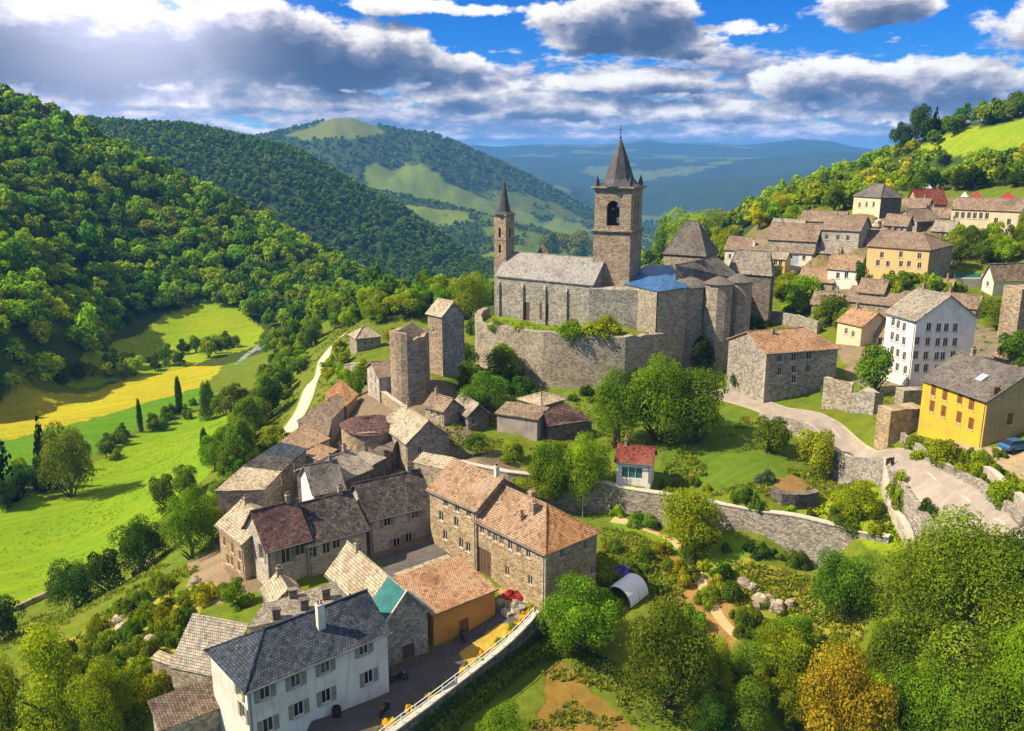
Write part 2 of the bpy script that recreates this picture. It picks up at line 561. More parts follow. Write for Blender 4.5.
M['tile_dark'] = tile_mat('dark_slates', (0.05, 0.046, 0.045), (0.125, 0.112, 0.10), (0.22, 0.19, 0.14), patch=0.35)
M['tile_plum'] = tile_mat('plum_brown_tiles', (0.10, 0.055, 0.05), (0.20, 0.12, 0.10), (0.26, 0.2, 0.16), patch=0.3)
M['tile_grey'] = tile_mat('grey_stone_tiles', (0.24, 0.215, 0.18), (0.42, 0.375, 0.31), (0.52, 0.45, 0.33))
M['tile_beige'] = tile_mat('beige_stone_tiles', (0.32, 0.26, 0.18), (0.55, 0.46, 0.33), (0.60, 0.52, 0.38), row=0.34, width=0.36)
M['tile_slate'] = tile_mat('blue_black_slates', (0.036, 0.048, 0.068), (0.080, 0.098, 0.125), (0.12, 0.135, 0.15), row=0.26, width=0.3, patch=0.35)
M['tile_lead'] = tile_mat('lead_grey_slates', (0.12, 0.11, 0.10), (0.23, 0.205, 0.185), (0.28, 0.25, 0.21), row=0.28, width=0.3)
M['tile_red'] = tile_mat('red_tiles', (0.19, 0.045, 0.032), (0.30, 0.085, 0.06), (0.3, 0.15, 0.11), patch=0.3)
M['tan'] = plaster_mat('shaded_yellow_plaster', (0.42, 0.30, 0.155), (0.26, 0.19, 0.11), 0.5)  # yellow plaster browned, with the side wall's shade in the colour
M['blue_sheet'] = plain_mat('blue_roof_sheet', (0.045, 0.13, 0.29), 0.4, 0.4, 0.5, spec=0.4)
M['teal_sheet'] = plain_mat('teal_roof_sheet', (0.010, 0.13, 0.13), 0.5, 0.3, 1.0)
M['glass'] = plain_mat('window_glass', (0.015, 0.018, 0.024), 0.12, 0.1, spec=0.5)
M['frame'] = plain_mat('painted_frame', (0.62, 0.58, 0.5), 0.6)
M['frame_dark'] = plain_mat('brown_frame', (0.16, 0.09, 0.05), 0.6)
M['shutter'] = plain_mat('grey_brown_shutter', (0.28, 0.24, 0.19), 0.7)
M['shutter_teal'] = plain_mat('teal_shutter', (0.04, 0.17, 0.17), 0.6)
M['shutter_brown'] = plain_mat('rust_brown_shutter', (0.22, 0.085, 0.03), 0.7)
M['sill'] = plain_mat('stone_sill', (0.50, 0.46, 0.38), 0.9)
M['quoin'] = stone_mat('corner_stone', (0.36, 0.31, 0.23), (0.56, 0.49, 0.37), (0.4, 0.34, 0.26), scale=1.5)
M['zinc'] = plain_mat('weathered_zinc', (0.17, 0.165, 0.16), 0.6, 0.3)
M['wood'] = plain_mat('weathered_wood', (0.12, 0.075, 0.045), 0.85)
M['black'] = plain_mat('black_rubber', (0.015, 0.015, 0.017), 0.6)
M['metal'] = plain_mat('steel', (0.35, 0.36, 0.38), 0.35, metallic=0.9)
M['lead'] = plain_mat('lead_spire', (0.07, 0.07, 0.075), 0.6, 0.4, 0.8)
M['canvas'] = plain_mat('white_canvas', (0.76, 0.77, 0.80), 0.7, 0.12)
M['red_cloth'] = plain_mat('red_tarpaulin', (0.36, 0.03, 0.025), 0.6, 0.4)
M['purple'] = plain_mat('violet_tarpaulin', (0.09, 0.06, 0.38), 0.55, 0.4)
M['rock'] = stone_mat('bare_rock', (0.24, 0.20, 0.15), (0.5, 0.43, 0.34), (0.3, 0.25, 0.19), scale=1.2)
M['bark'] = plain_mat('bark', (0.11, 0.08, 0.055), 0.95, 0.5, 3.0)
M['blue_paint'] = plain_mat('blue_car_paint', (0.03, 0.12, 0.30), 0.25, 0.1, spec=0.6)
M['clock'] = plain_mat('dark_bell_bronze', (0.10, 0.08, 0.05), 0.5)
# ------------------------------------------------------------------ houses, measured on the picture
# A: foot of the near corner (picture) with ground height zg; eave: picture row of the eave above A.
# L / R: far ends of the walls going left / right at eave height: (px, py), or a length in metres, or 'x123' = picture column (needs yaw)
# roof: kind, ridge direction ('L' or 'R' wall), rise in metres
HOUSES = [
    # foreground
    dict(label='cream white two storey house with blue black slate roof and tall chimney', A=(252, 757), zg=0, eave=689, L=8.2, R=(386.9, 630),
         wall='offwhite', roof='tile_slate', kind='gable', ridge='R', rise=2.5, hip=('A',), hipin=3.8, wr=[(265, 692), (296, 680), (325.5, 666), (364, 648), (268.5, 725), (299, 709), (326.5, 696), (369, 677)], ww=(1.05, 1.5), sh='shutter',
         wl=[(239, 683), (243.5, 712)], chim=[(0.60, 0.30, 2.4, 0.75)], chimmat='offwhite', stages=1),
    dict(label='stone gable house with a teal panel on its beige roof beside the ochre shed', A=(385, 668), zg=0, eave=623, L=(329, 572), R=(431, 611), wall='stone', roof='tile_beige',
         kind='gable', ridge='L', rise=2.9, wr=[(406, 613)], ww=(0.9, 1.2), doors=[('R', 408.5, 655, 1.5, 2.6)], panel=True),
    dict(label='ochre walled shed under a low orange tile roof beside the courtyard', A=(434, 646), zg=0, eave=613.7, L=7.6, R=(495, 589), wall='ochre', roof='tile_terra', kind='mono', ridge='R', rise=1.1,
         doors=[('R', 464, 628, 1.3, 2.3)], doormat='shutter_brown'),
    dict(label='small stone hut with a two sided beige roof behind the white house', A=(274, 624), zg=1, eave=604, L=(264, 588), R=(303, 597), wall='stone', roof='tile_beige', kind='gable', ridge='L', rise=1.5),
    # courtyard range
    dict(label='long three storey stone building with hipped orange tile roof at the courtyard corner', A=(545, 611), zg=-0.2, eave=552.3, L=(476.6, 518.4), R=(604, 534), wall='stone_warm', roof='tile_pink',
         kind='gable', ridge='L', rise=3.3, hip=('A',), hipin=4.6, hipmat='tile_orange', wl=[(482, 529), (489.5, 533), (495, 537), (501.5, 540), (510, 545), (518.5, 549), (528, 553), (530, 580), (507, 571)], ww=(0.75, 1.25),
         wr=[(562.5, 553), (586, 545), (597, 568)], doors=[('L', 479.5, 562, 2.7, 4.3)], chim=[(0.22, 0.50, 0.7, 0.5), (0.36, 0.42, 1.2, 0.9), (0.62, 0.64, 1.1, 0.9)], chimmat='stone_warm', sh=None),
    dict(label='stone building with a pinkish tile roof adjoining the long courtyard building', A=(476.6, 571), zg=0.2, eave=509, L=(429.6, 488.3), R=9.0, wall='stone_warm', roof='tile_pink', kind='gable', ridge='L', rise=3.0,
         wl=[(445.5, 502), (457, 507), (468.5, 512), (441, 516), (456, 522), (445, 535), (468, 547), (461, 543)], ww=(0.9, 1.4), chim=[(0.5, 0.1, 1.3, 0.6)], chimmat='offwhite'),
    # row facing the courtyard
    dict(label='stone house with a mottled grey brown slate roof, right end of the courtyard row', A=(371, 555), zg=0.6, eave=518.4, L=8.0, R=(432, 503), wall='stone_pale', roof='tile_dark', kind='gable', ridge='R', rise=3.6,
         wr=[(387.5, 521), (415, 513.5), (409, 538), (397, 543)], ww=(1.1, 1.5), sh='shutter'),
    dict(label='stone house with a nearly black slate roof in the middle of the courtyard row', A=(309.5, 577), zg=0.8, eave=544, L=9.5, R=(366, 527.5), wall='stone_pale', roof='tile_dark', kind='gable', ridge='R', rise=3.5,
         wr=[(326.5, 548), (336.5, 543), (312, 553)], ww=(1.1, 1.6)),
    dict(label='narrow gabled stone house with a plum brown roof, left in the courtyard row', A=(270, 590), zg=0.5, eave=549, L=7.5, R=(308.4, 537), wall='stone_pale', roof='tile_plum', kind='gable', ridge='R', rise=3.7,
         wr=[(286, 556), (300, 546)], ww=(1.3, 2.0), wl=[(262, 552), (265.5, 555)], sh='shutter'),
    dict(label='tall stone house with a pale beige roof on the outer corner above the west slope', A=(245.7, 580), zg=0.2, eave=542.4, L=(218.3, 523.6), R=7.0, wall='stone_warm', roof='tile_beige', kind='gable', ridge='L', rise=2.2,
         wl=[(224.5, 541), (232.5, 548), (240, 555), (228, 559), (232, 561), (239, 566)], ww=(0.8, 1.3), sh='shutter_brown'),
    # second row
    dict(label='gabled house with a bare white end wall and grey roof behind the courtyard row', A=(316, 525), zg=1.6, eave=493, L=(300.5, 475), R=(338.5, 482), wall='stone_pale', roof='tile_lead', kind='gable', ridge='R', rise=2.8,
         wr=[(320, 499), (326.5, 496)], ww=(1.0, 1.5), gablemat='white'),
    dict(label='dark timbered house with a broad grey stone roof beside the white gable end', A=(338.5, 512), zg=2.2, eave=482, L=8.5, R=(370, 468), wall='stone_dark', roof='tile_grey', kind='gable', ridge='R', rise=2.0,
         wr=[(345, 487), (351.5, 484), (362, 479)], ww=(1.0, 1.8)),
    dict(label='tall narrow stone house with a beige roof below the round house', A=(408, 470), zg=4.6, eave=442, L=(385, 426), R=(446, 433), wall='stone', roof='tile_beige', kind='gable', ridge='L', rise=3.0, wr=[(420, 450)], ww=(0.8, 1.2)),
    # below the towers
    dict(label='tall house with pale plastered side and brown roof below the ruined tower', A=(380, 403), zg=8.6, eave=377, L=(367, 366), R=(398, 371), wall='stone_pale', roof='tile_brown', kind='gable', ridge='R', rise=1.8,
         wl=[(371, 375), (375.5, 380), (371, 386), (376, 391)], ww=(0.7, 1.4)),
    dict(label='little pavilion with a pyramid roof of pale tiles beside the white lane', A=(357, 352), zg=6.2, eave=338, L=(348.5, 334), R=(380.5, 335.5), wall='stone', roof='tile_beige', kind='pyramid', ridge='R', rise=2.0, wr=[(365, 343), (372, 342)], ww=(0.8, 1.2)),
    dict(label='cottage with a reddish roof left of the pair below the castle trees', A=(444, 425), zg=7.6, eave=410, L=(425, 404), R=(456, 404), wall='stone', roof='tile_brown', kind='gable', ridge='L', rise=1.6, wl=[(432, 412), (438, 414)], ww=(0.7, 1.0)),
    dict(label='cottage with a grey stone roof right of the pair below the castle trees', A=(468, 429), zg=7.0, eave=415, L=(452, 404), R=(484, 409), wall='stone_dark', roof='tile_grey', kind='gable', ridge='L', rise=1.7, wr=[(474, 421)], ww=(0.9, 1.2)),
    dict(label='windowless grey walled house with a narrow brown tile roof under the castle wall', A=(537, 441), zg=6.0, eave=419, L=(497, 413), R=(548, 413), wall='greyplaster', roof='tile_brown', kind='mono', ridge='L', rise=0.8),
    dict(label='square upper house with a low beige hipped roof under the castle wall', A=(541, 425), zg=7.0, eave=405, L=(525.5, 397), R=(564.6, 398.5), wall='stone_warm', roof='tile_beige', kind='pyramid', ridge='R', rise=1.1, wr=[(551, 409)], ww=(0.8, 1.1)),
    dict(label='tiny white cottage with a dark red roof and teal shutters above the long wall', A=(650, 483), zg=4.9, eave=463, L=(617, 459.5), R=(668, 455), wall='white', roof='tile_red', kind='gable', ridge='L', rise=1.7,
         wl=[(629, 466)], ww=(0.6, 0.8), doors=[('L', 625, 472, 1.0, 1.7), ('L', 632, 472.6, 1.0, 1.7), ('L', 639, 473.2, 1.0, 1.7)], doormat='shutter_teal'),
    # beside the upper road
    dict(label='long grey stone house with an orange tile roof beside the upper road', A=(763, 404), zg=9.6, eave=353, yaw=56, L='x729', R='x838', wall='stone_grey', roof='tile_terra', kind='gable', ridge='R', rise=2.6, hip=('B',), hipin=3.0,
         wr=[(780, 358), (794, 357), (809, 355.5), (794, 369), (808.5, 368.5), (780, 371), (794, 379)], ww=(1.0, 1.5), chim=[(0.3, 0.4, 0.7, 0.6)]),
    dict(label='five storey pale blue white house with a gabled grey roof', A=(909, 387), zg=14, eave=320, yaw=52, L='x887', R='x977', wall='white', roof='tile_grey', kind='gable', ridge='L', rise=4.0,
         wr=[(929, 327), (939, 327.5), (946.5, 327.5), (955.5, 327.5), (917, 341), (928, 341.5), (938, 342), (945.5, 342), (955, 342), (916, 355), (926, 355.5), (937, 356), (943, 356), (953, 355), (926, 368), (917, 368), (937, 369)],
         wl=[(893, 322), (898, 324.5), (904, 327), (892, 336), (897, 338), (903.5, 341), (892, 350), (897.5, 353), (904, 356), (897, 367), (905, 370)], ww=(0.95, 1.45)),
    dict(label='bright yellow house with brown shutters and a grey roof above the road', A=(981, 448), zg=15.2, eave=400, L=(924, 378), R='x1048', yaw=None, wall='yellow', roof='tile_lead', kind='gable', ridge='L', rise=3.4, rwall='tan',  # right wall coloured darker and browner for its shade
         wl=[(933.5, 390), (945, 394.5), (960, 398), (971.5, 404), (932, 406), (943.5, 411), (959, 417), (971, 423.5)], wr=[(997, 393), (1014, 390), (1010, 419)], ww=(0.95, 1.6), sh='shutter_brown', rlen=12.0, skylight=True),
    dict(label='house with a weathered terracotta roof between the stone house and the five storey house', A=(860, 346), zg=15.3, eave=326, yaw=42, L='x838', R='x890', wall='cream', roof='tile_terra', kind='gable', ridge='L', rise=2.4, wl=[(846, 331), (853, 334)], ww=(0.8, 1.2)),
    dict(label='low house with a broad brown roof behind the five storey house', A=(903, 319), zg=17.6, eave=307, yaw=16, L='x843', R='x921', wall='stone', roof='tile_brown', kind='gable', ridge='L', rise=2.6, wl=[(860, 309), (880, 311)], ww=(0.8, 1.0)),
    # upper village
    dict(label='cream hip roofed house standing highest among the upper village roofs', A=(879, 217), zg=36, eave=197, yaw=48, L='x854', R='x902', wall='cream', roof='tile_lead', kind='pyramid', ridge='L', rise=3.3, wl=[(859.5, 205), (866.5, 204.5), (873.5, 204.5)], ww=(0.9, 1.5), rwall='stone_dark', chim=[(0.5, 0.45, 1.2, 0.5)]),  # dark stone on the right wall stands in for its shade
    dict(label='barn with a bright dark red roof behind the upper village', A=(918, 206), zg=38, eave=203.5, yaw=62, L='x906', R='x947', wall='stone_warm', roof='tile_red', kind='gable', ridge='R', rise=4.2),
    dict(label='long cream house with a row of windows at the edge of the upper village', A=(1017, 237), zg=31, eave=211, yaw=12, L='x952', R='x1028', wall='cream', roof='tile_brown', kind='gable', ridge='L', rise=3.0,
         wl=[(957, 215), (963, 215.2), (969, 215.4), (975, 215.6), (981, 215.8), (987, 216), (996, 221), (1009, 222), (1007, 232)], ww=(1.0, 1.7)),
    dict(label='grey brown roofed house with a shaded dark wall in the middle of the upper village', A=(915.5, 238), zg=30.5, eave=221, yaw=40, L='x893', R='x941', wall='stone_grey', roof='tile_brown', kind='gable', ridge='R', rise=3.0, wl=[(900, 226), (908, 227)], ww=(0.8, 1.2), rwall='stone_dark'),  # right wall's shade put in as a darker stone
    dict(label='long house with an ochre end section and hipped brown roof above the hedge', A=(927, 274), zg=26, eave=250, yaw=17, L='x868', R='x953', wall='peach', roof='tile_brown', kind='gable', ridge='L', rise=3.0, hip=('A',), hipin=4.5,
         wl=[(901, 254.5), (919.5, 256), (901, 264), (909, 264), (919.5, 265.5), (882, 255), (888, 264), (878, 263)], ww=(0.9, 1.4), rwall='stone_grey'),
    dict(label='brown roofed house lowest on the left edge of the upper village', A=(779, 264), zg=23.5, eave=252, yaw=10, L='x725', R='x787', wall='offwhite', roof='tile_brown', kind='gable', ridge='L', rise=3.2, wl=[(730, 256), (742, 256.5)], ww=(0.8, 1.2), chim=[(0.2, 0.5, 1.2, 0.9), (0.9, 0.5, 1.2, 0.9)], chimmat='white'),
    dict(label='brown roofed house against the wood at the far end of the upper village', A=(815, 252), zg=28, eave=241, yaw=14, L='x768', R='x824', wall='stone', roof='tile_brown', kind='gable', ridge='L', rise=4.0),
    dict(label='broad house with a sagging brown roof below the cream hip roofed house', A=(858, 246), zg=30, eave=231, yaw=12, L='x822', R='x871', wall='stone_pale', roof='tile_brown', kind='gable', ridge='L', rise=3.4, wl=[(827, 237), (838, 237.5), (848, 238)], ww=(0.9, 1.3)),
    dict(label='white house with a pale blue door in the left part of the upper village', A=(811, 266), zg=24.3, eave=253.5, yaw=12, L='x779', R='x820', wall='white', roof='tile_brown', kind='gable', ridge='L', rise=3.4, wl=[(804, 258)], ww=(0.9, 1.2), doors=[('L', 794, 260, 2.2, 2.6)], doormat='frame_blue'),
    dict(label='small yellow house with three dark windows beside the castle keep', A=(784, 276), zg=22, eave=259, yaw=18, L='x771', R='x791', wall='peach', roof='tile_grey', kind='gable', ridge='L', rise=1.6, wl=[(775.5, 263), (780.5, 263), (776, 270)], ww=(0.9, 1.2)),
    dict(label='low house with a wide pale brown roof in front of the white houses', A=(832, 291), zg=19.6, eave=282.5, yaw=12, L='x799', R='x840', wall='stone', roof='tile_pink', kind='gable', ridge='L', rise=3.0),
    dict(label='white house with one blue window and a brown roof above the bushes', A=(857, 289), zg=20.6, eave=270, yaw=16, L='x828', R='x866', wall='white', roof='tile_pink', kind='gable', ridge='L', rise=3.2, wl=[(846.5, 275), (838, 275.5), (833, 282)], ww=(0.9, 1.5), rwall='stone'),
    dict(label='house with a pale gable end and dark brown roof beside the pool', A=(992, 296), zg=21, eave=279, yaw=48, L='x983', R='x1050', wall='offwhite', roof='tile_brown', kind='gable', ridge='R', rise=3.2, wl=[(987.5, 284)], ww=(0.8, 1.3)),
    # the church
    dict(name='church_nave', free=0, label='church nave with buttressed grey walls and a pale stone roof', A=(591.5, 327), zg=18, eave=283.7, L=(497.4, 274.6), R=9.5, wall='stone_grey', roof='tile_pale', kind='gable', ridge='L', rise=4.6, church=True, doors=[('L', 526, 311, 1.9, 4.0), ('L', 544, 312, 2.3, 3.6)], cat='church'),
]
M['frame_blue'] = plain_mat('pale_blue_paint', (0.35, 0.48, 0.6), 0.6)
HOUSES += [
    dict(name='stone_tower', label='square stone tower with a small pitched roof, right of the ruined round tower', cat='tower', A=(443, 376), zg=12, eave=316, yaw=54, L='x427.5', R='x464', wall='stone_tower', roof='tile_beige', kind='gable', ridge='L', rise=2.4, rwall='stone_grey',
         wl=[(434, 330)], wr=[(452, 322), (455, 345)], ww=(0.6, 0.9)),
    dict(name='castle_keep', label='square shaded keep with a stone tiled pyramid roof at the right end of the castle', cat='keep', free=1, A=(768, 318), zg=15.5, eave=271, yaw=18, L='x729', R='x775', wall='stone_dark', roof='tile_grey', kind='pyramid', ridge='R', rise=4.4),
    dict(name='roofed_tower', label='broad tower under a steep slate pyramid roof behind the castle', cat='tower', free=1, A=(704, 281), zg=24.5, eave=254, yaw=20, L='x664', R='x717', wall='stone', roof='tile_lead', kind='pyramid', ridge='R', rise=7.0),
]
HOUSES += [
    dict(label='brown roofed house squeezed behind the left end of the ochre ended house', A=(884, 252), zg=28.2, eave=243.5, yaw=14, L='x842', R='x892', wall='stone', roof='tile_brown', kind='gable', ridge='L', rise=3.0, wl=[(850, 247), (862, 247.5)], ww=(0.9, 1.2)),
    dict(label='low brown roofed house under the cream hip roofed house, nearest the wood', A=(842, 229), zg=32.5, eave=222, yaw=14, L='x800', R='x850', wall='stone_pale', roof='tile_brown', kind='gable', ridge='L', rise=2.6),
    dict(label='small house with a pale pink roof between two white houses of the upper village', A=(868, 262), zg=24.5, eave=254, yaw=20, L='x840', R='x874', wall='offwhite', roof='tile_pink', kind='gable', ridge='L', rise=2.4, wl=[(850, 257)], ww=(0.8, 1.2)),
    dict(label='little brown roofed house at the right end of the upper village street', A=(948, 225), zg=33.2, eave=217, yaw=20, L='x926', R='x954', wall='stone', roof='tile_brown', kind='gable', ridge='L', rise=2.4),
    dict(label='low terracotta roofed outbuilding right behind the five storey house', A=(975, 318), zg=18.2, eave=308, yaw=20, L='x938', R='x984', wall='stone', roof='tile_brown', kind='gable', ridge='L', rise=2.4),
]

for lab_, A_, zg_, ev_, L_, Rr_, wl_, rf_ in [
    ('narrow grey roofed house just right of the white house with the pale blue door', (838, 263), 25.4, 253, 'x815', 'x844', 'stone_pale', 'tile_grey'),
    ('little stone house at the foot of the cream hip roofed house', (906, 233), 32.6, 225.5, 'x884', 'x913', 'stone', 'tile_brown'),
    ('grey roofed house at the upper left end of the village, beside the wood', (800, 238), 30.2, 230, 'x770', 'x808', 'stone', 'tile_grey'),
    ('low stone house below the hedge of the ochre ended house', (882, 302), 20.4, 293.5, 'x858', 'x890', 'stone_grey', 'tile_brown'),
    ('low house with a pinkish roof next to the pool wall', (948, 300), 21.0, 292.5, 'x918', 'x956', 'stone', 'tile_pink'),
    ('small brown roofed house under the bushes below the white houses', (838, 314), 17.2, 305.5, 'x812', 'x845', 'stone', 'tile_brown'),
    ('pale walled annexe against the terracotta roofed house', (893, 347), 15.4, 337, 'x876', 'x902', 'cream', 'tile_pink'),
    ('small grey house between the long cream house and the ochre ended house', (952, 240), 30.4, 231.5, 'x932', 'x960', 'stone', 'tile_grey'),
    ('house with a long sagging roof below the barn', (925, 214), 36.0, 208.5, 'x896', 'x934', 'stone_pale', 'tile_brown'),
    ('low house with a rust coloured roof at the left edge of the upper village', (758, 262), 22.8, 254, 'x735', 'x764', 'offwhite', 'tile_terra'),
]:
    HOUSES.append(dict(label=lab_, A=A_, zg=zg_, eave=ev_, yaw=15 + len(lab_) % 7, L=L_, R=Rr_, wall=wl_, roof=rf_, kind='gable', ridge='L', rise=2.6,
                       wl=[(float(L_[1:]) + (A_[0] - float(L_[1:])) * f_, ev_ + (A_[1] - ev_) * 0.45) for f_ in (0.25, 0.55, 0.82)], ww=(0.9, 1.3), chim=[(0.5, 0.2, 1.0, 0.6)]))
for h_ in HOUSES:
    if not h_.get('chim') and h_['kind'] == 'gable' and h_.get('cat') is None:
        h_['chim'] = [(0.5, 0.82, 0.9, 0.6)] if h_['ridge'] == 'L' else [(0.85, 0.5, 0.9, 0.6)]
# ------------------------------------------------------------------ terrain
# spot heights (picture point, height) used to lay out the ground, metres above the courtyard
GP = [
    # courtyard and lower village
    (390, 691, 0), (450, 645, 0), (300, 735, -0.5), (480, 605, 0.2), (405, 560, 0.5), (330, 590, 0.8), (220, 700, -2), (160, 735, -3.5), (100, 700, -4), (60, 731, -7),
    (230, 600, -0.5), (205, 580, -0.5), (150, 620, -3), (100, 640, -6), (50, 660, -10), (0, 640, -14), (0, 700, -11), (-80, 731, -14), (180, 600, -2), (130, 590, -7),
    # west slope down to the meadow
    (185, 560, -4), (215, 520, -3), (150, 560, -12), (110, 590, -15), (60, 620, -18), (0, 600, -22), (100, 560, -20), (160, 530, -16), (195, 490, -12),
    (235, 460, -8), (260, 440, -8), (285, 440, -3.5), (250, 410, -15), (290, 405, -14), (215, 440, -18), (60, 560, -24), (0, 560, -24.5), (-100, 600, -24),
    # meadows in the valley
    (50, 500, -25), (0, 480, -25), (150, 470, -25), (100, 430, -25), (200, 430, -24.5), (30, 420, -25), (120, 395, -25), (200, 385, -25), (0, 400, -24.5),
    (-150, 480, -24), (-200, 420, -22), (70, 380, -24.5), (130, 365, -25), (200, 355, -25), (240, 350, -25.5), (265, 350, -26), (275, 340, -26),
    (160, 330, -24), (190, 320, -23), (250, 325, -24), (120, 335, -22), (100, 350, -22),
    # knoll and hill foot on the far left
    (50, 370, -20), (60, 340, -12), (0, 350, -9), (0, 310, -1), (40, 300, 0), (80, 300, -6), (100, 310, -16), (-100, 330, 0), (-100, 270, 12),
    # road below the towers, slope to the river
    (328, 352, -5), (320, 372, -4.5), (305, 400, -4), (292, 425, -2.5), (300, 350, -14), (280, 370, -18), (310, 330, -14), (330, 320, -12), (300, 320, -22), (350, 320, -6),
    (345, 335, 1), (365, 352, 6), (380, 330, 3), (400, 305, 4), (370, 306, -5), (430, 296, 10), (340, 400, 2),
    # streets up to the castle rock
    (352, 440, 4), (330, 470, 2.5), (385, 440, 5.5), (400, 425, 7), (420, 430, 6.5), (375, 480, 2.2), (420, 470, 4.0), (430, 455, 5.0), (465, 445, 5.5), (500, 450, 5.6), (550, 455, 5.2),
    (410, 405, 9), (445, 378, 12), (470, 400, 8.5), (470, 372, 11), (520, 400, 7.2), (570, 405, 7), (600, 440, 5.5), (640, 445, 6.2), (590, 465, 5.0),
    (650, 482, 5), (690, 455, 6.2), (700, 420, 8), (740, 470, 6.2), (720, 500, 5.2), (790, 480, 6.5), (790, 515, 5), (840, 500, 6.5), (850, 535, 4.6), (880, 545, 4.6), (860, 470, 7.5), (800, 445, 8),
    (640, 420, 7.5), (600, 400, 8), (730, 395, 8.8), (700, 370, 10), (650, 385, 9),
    # gardens south of the long wall
    (600, 500, 1.2), (660, 508, 0.9), (717, 531, 0.5), (780, 545, 0.3), (822, 556, 0), (880, 577, -0.3), (640, 545, -0.2), (700, 560, -0.5), (760, 590, -1.5),
    (690, 620, -2.5), (820, 610, -2), (900, 640, -1), (780, 670, -4), (860, 700, -5), (960, 640, 4), (1020, 720, 2), (640, 590, -1.5), (620, 580, -1),
    (605, 600, -1.2), (560, 650, -3), (530, 675, -3.4), (600, 690, -3.6), (450, 731, -3.6), (520, 760, -4), (640, 731, -4.2), (700, 731, -4.8), (780, 731, -5.5), (580, 640, -2.6), (640, 660, -3), (560, 620, -1.6),
    # church terrace and rock
    (497, 320, 18), (560, 328, 18), (590, 326, 18), (520, 326, 18), (480, 322, 17),
    # upper road
    (725, 397, 8.7), (780, 413, 9.6), (830, 430, 10.6), (880, 452, 11.6), (920, 472, 12.3), (960, 494, 13), (1000, 522, 13.7), (1040, 552, 14.2), (1100, 600, 15),
    (900, 455, 12.4), (950, 470, 13.6), (1000, 480, 14.6), (1024, 500, 15), (960, 455, 14.6), (1040, 470, 15.5), (900, 430, 13), (935, 435, 14), (1100, 520, 17),
    (930, 545, 7), (905, 525, 6.5), (960, 560, 8.8), (1000, 590, 9.5), (910, 580, 1.5),
    # right village
    (870, 385, 13), (920, 387, 14), (975, 385, 15.5), (1000, 360, 17), (1030, 360, 18), (960, 330, 17.5), (900, 330, 16.8), (850, 345, 15), (800, 335, 13.5), (780, 310, 15),
    (820, 310, 17), (860, 300, 19.5), (905, 285, 22.5), (960, 290, 22), (1010, 290, 22), (1040, 290, 22.5), (960, 262, 26.5), (1000, 245, 30), (1030, 235, 32), (900, 245, 29.5), (930, 225, 34), (980, 215, 35),
    (1040, 200, 40), (900, 208, 36.5), (860, 220, 35), (820, 230, 31.5), (780, 245, 28), (740, 250, 25), (760, 270, 21), (790, 285, 19), (720, 265, 21),
    (950, 192, 40), (1010, 183, 43), (880, 195, 39), (800, 218, 32), (750, 235, 26),
    (1150, 300, 25), (1200, 200, 44), (1200, 420, 22), (1150, 700, 6), (1250, 560, 18),
]
GW = [  # spots nobody sees, in metres
    (0, 20, -12), (-40, 40, -18), (40, 40, -8), (0, 60, -7), (-80, 60, -24), (80, 60, -4), (120, 80, 6), (-120, 120, -25), (-150, 200, -25), (-200, 260, -22),
    (20, 215, 15), (40, 225, 17), (0, 230, 10), (60, 240, 19), (0, 270, -4), (-30, 240, 3), (40, 280, 8), (0, 330, -22), (-40, 305, -10), (-40, 335, -22), (-20, 350, -25), (60, 330, -2), (80, 300, 12), (30, 390, -30), (-40, 390, -30),
    (90, 390, -6), (140, 390, 18), (180, 390, 33), (240, 380, 52), (300, 300, 48), (330, 200, 35), (300, 120, 20), (-220, 390, 20), (-300, 390, 60), (-340, 300, 40), (-300, 200, -5), (-150, 400, -16), (-100, 400, -26),
    (110, 350, 14), (140, 330, 22), (200, 330, 42),
]


class TPS:
    def __init__(self, P, z, lam=0.6):
        self.P, self.s = P, 100.0
        n = len(P)
        K = self.k(P, P) + lam * 1e-3 * np.eye(n)
        A = np.zeros((n + 3, n + 3))
        A[:n, :n] = K
        A[:n, n] = A[n, :n] = 1
        A[:n, n + 1:] = P / self.s
        A[n + 1:, :n] = (P / self.s).T
        self.w = np.linalg.solve(A, np.concatenate([z, [0, 0, 0]]))

    def k(self, A, B):
        d2 = ((A[:, None, :] - B[None, :, :]) ** 2).sum(-1) / self.s ** 2
        return 0.5 * d2 * np.log(d2 + 1e-12)

    def __call__(self, Q):
        n = len(self.P)
        out = np.empty(len(Q))
        for i in range(0, len(Q), 20000):
            q = Q[i:i + 20000]
            out[i:i + 20000] = self.k(q, self.P) @ self.w[:n] + self.w[n] + (q / self.s) @ self.w[n + 1:]
        return out


def seg_dist(x, y, pl):
    """distance to a polyline, signed side (+ = left of its direction) and position along it (0..1)"""
    best = np.full(x.shape, 1e9)
    side, pos = np.zeros(x.shape), np.zeros(x.shape)
    pl = np.asarray(pl, float)
    Ls = np.hypot(*np.diff(pl, axis=0).T)
    tot, acc = Ls.sum(), 0.0
    for (a, b, L) in zip(pl[:-1], pl[1:], Ls):
        dx, dy = (b - a) / L
        s = np.clip((x - a[0]) * dx + (y - a[1]) * dy, 0, L)
        px, py = x - a[0] - s * dx, y - a[1] - s * dy
        dd = np.hypot(px, py)
        cr = dx * (y - a[1]) - dy * (x - a[0])
        k = dd < best
        best = np.where(k, dd, best)
        side = np.where(k, np.sign(cr), side)
        pos = np.where(k, (acc + s) / tot, pos)
        acc += L
    return best, side, pos


def w2(pts):
    return [tuple(at(*p)[:2]) for p in pts]


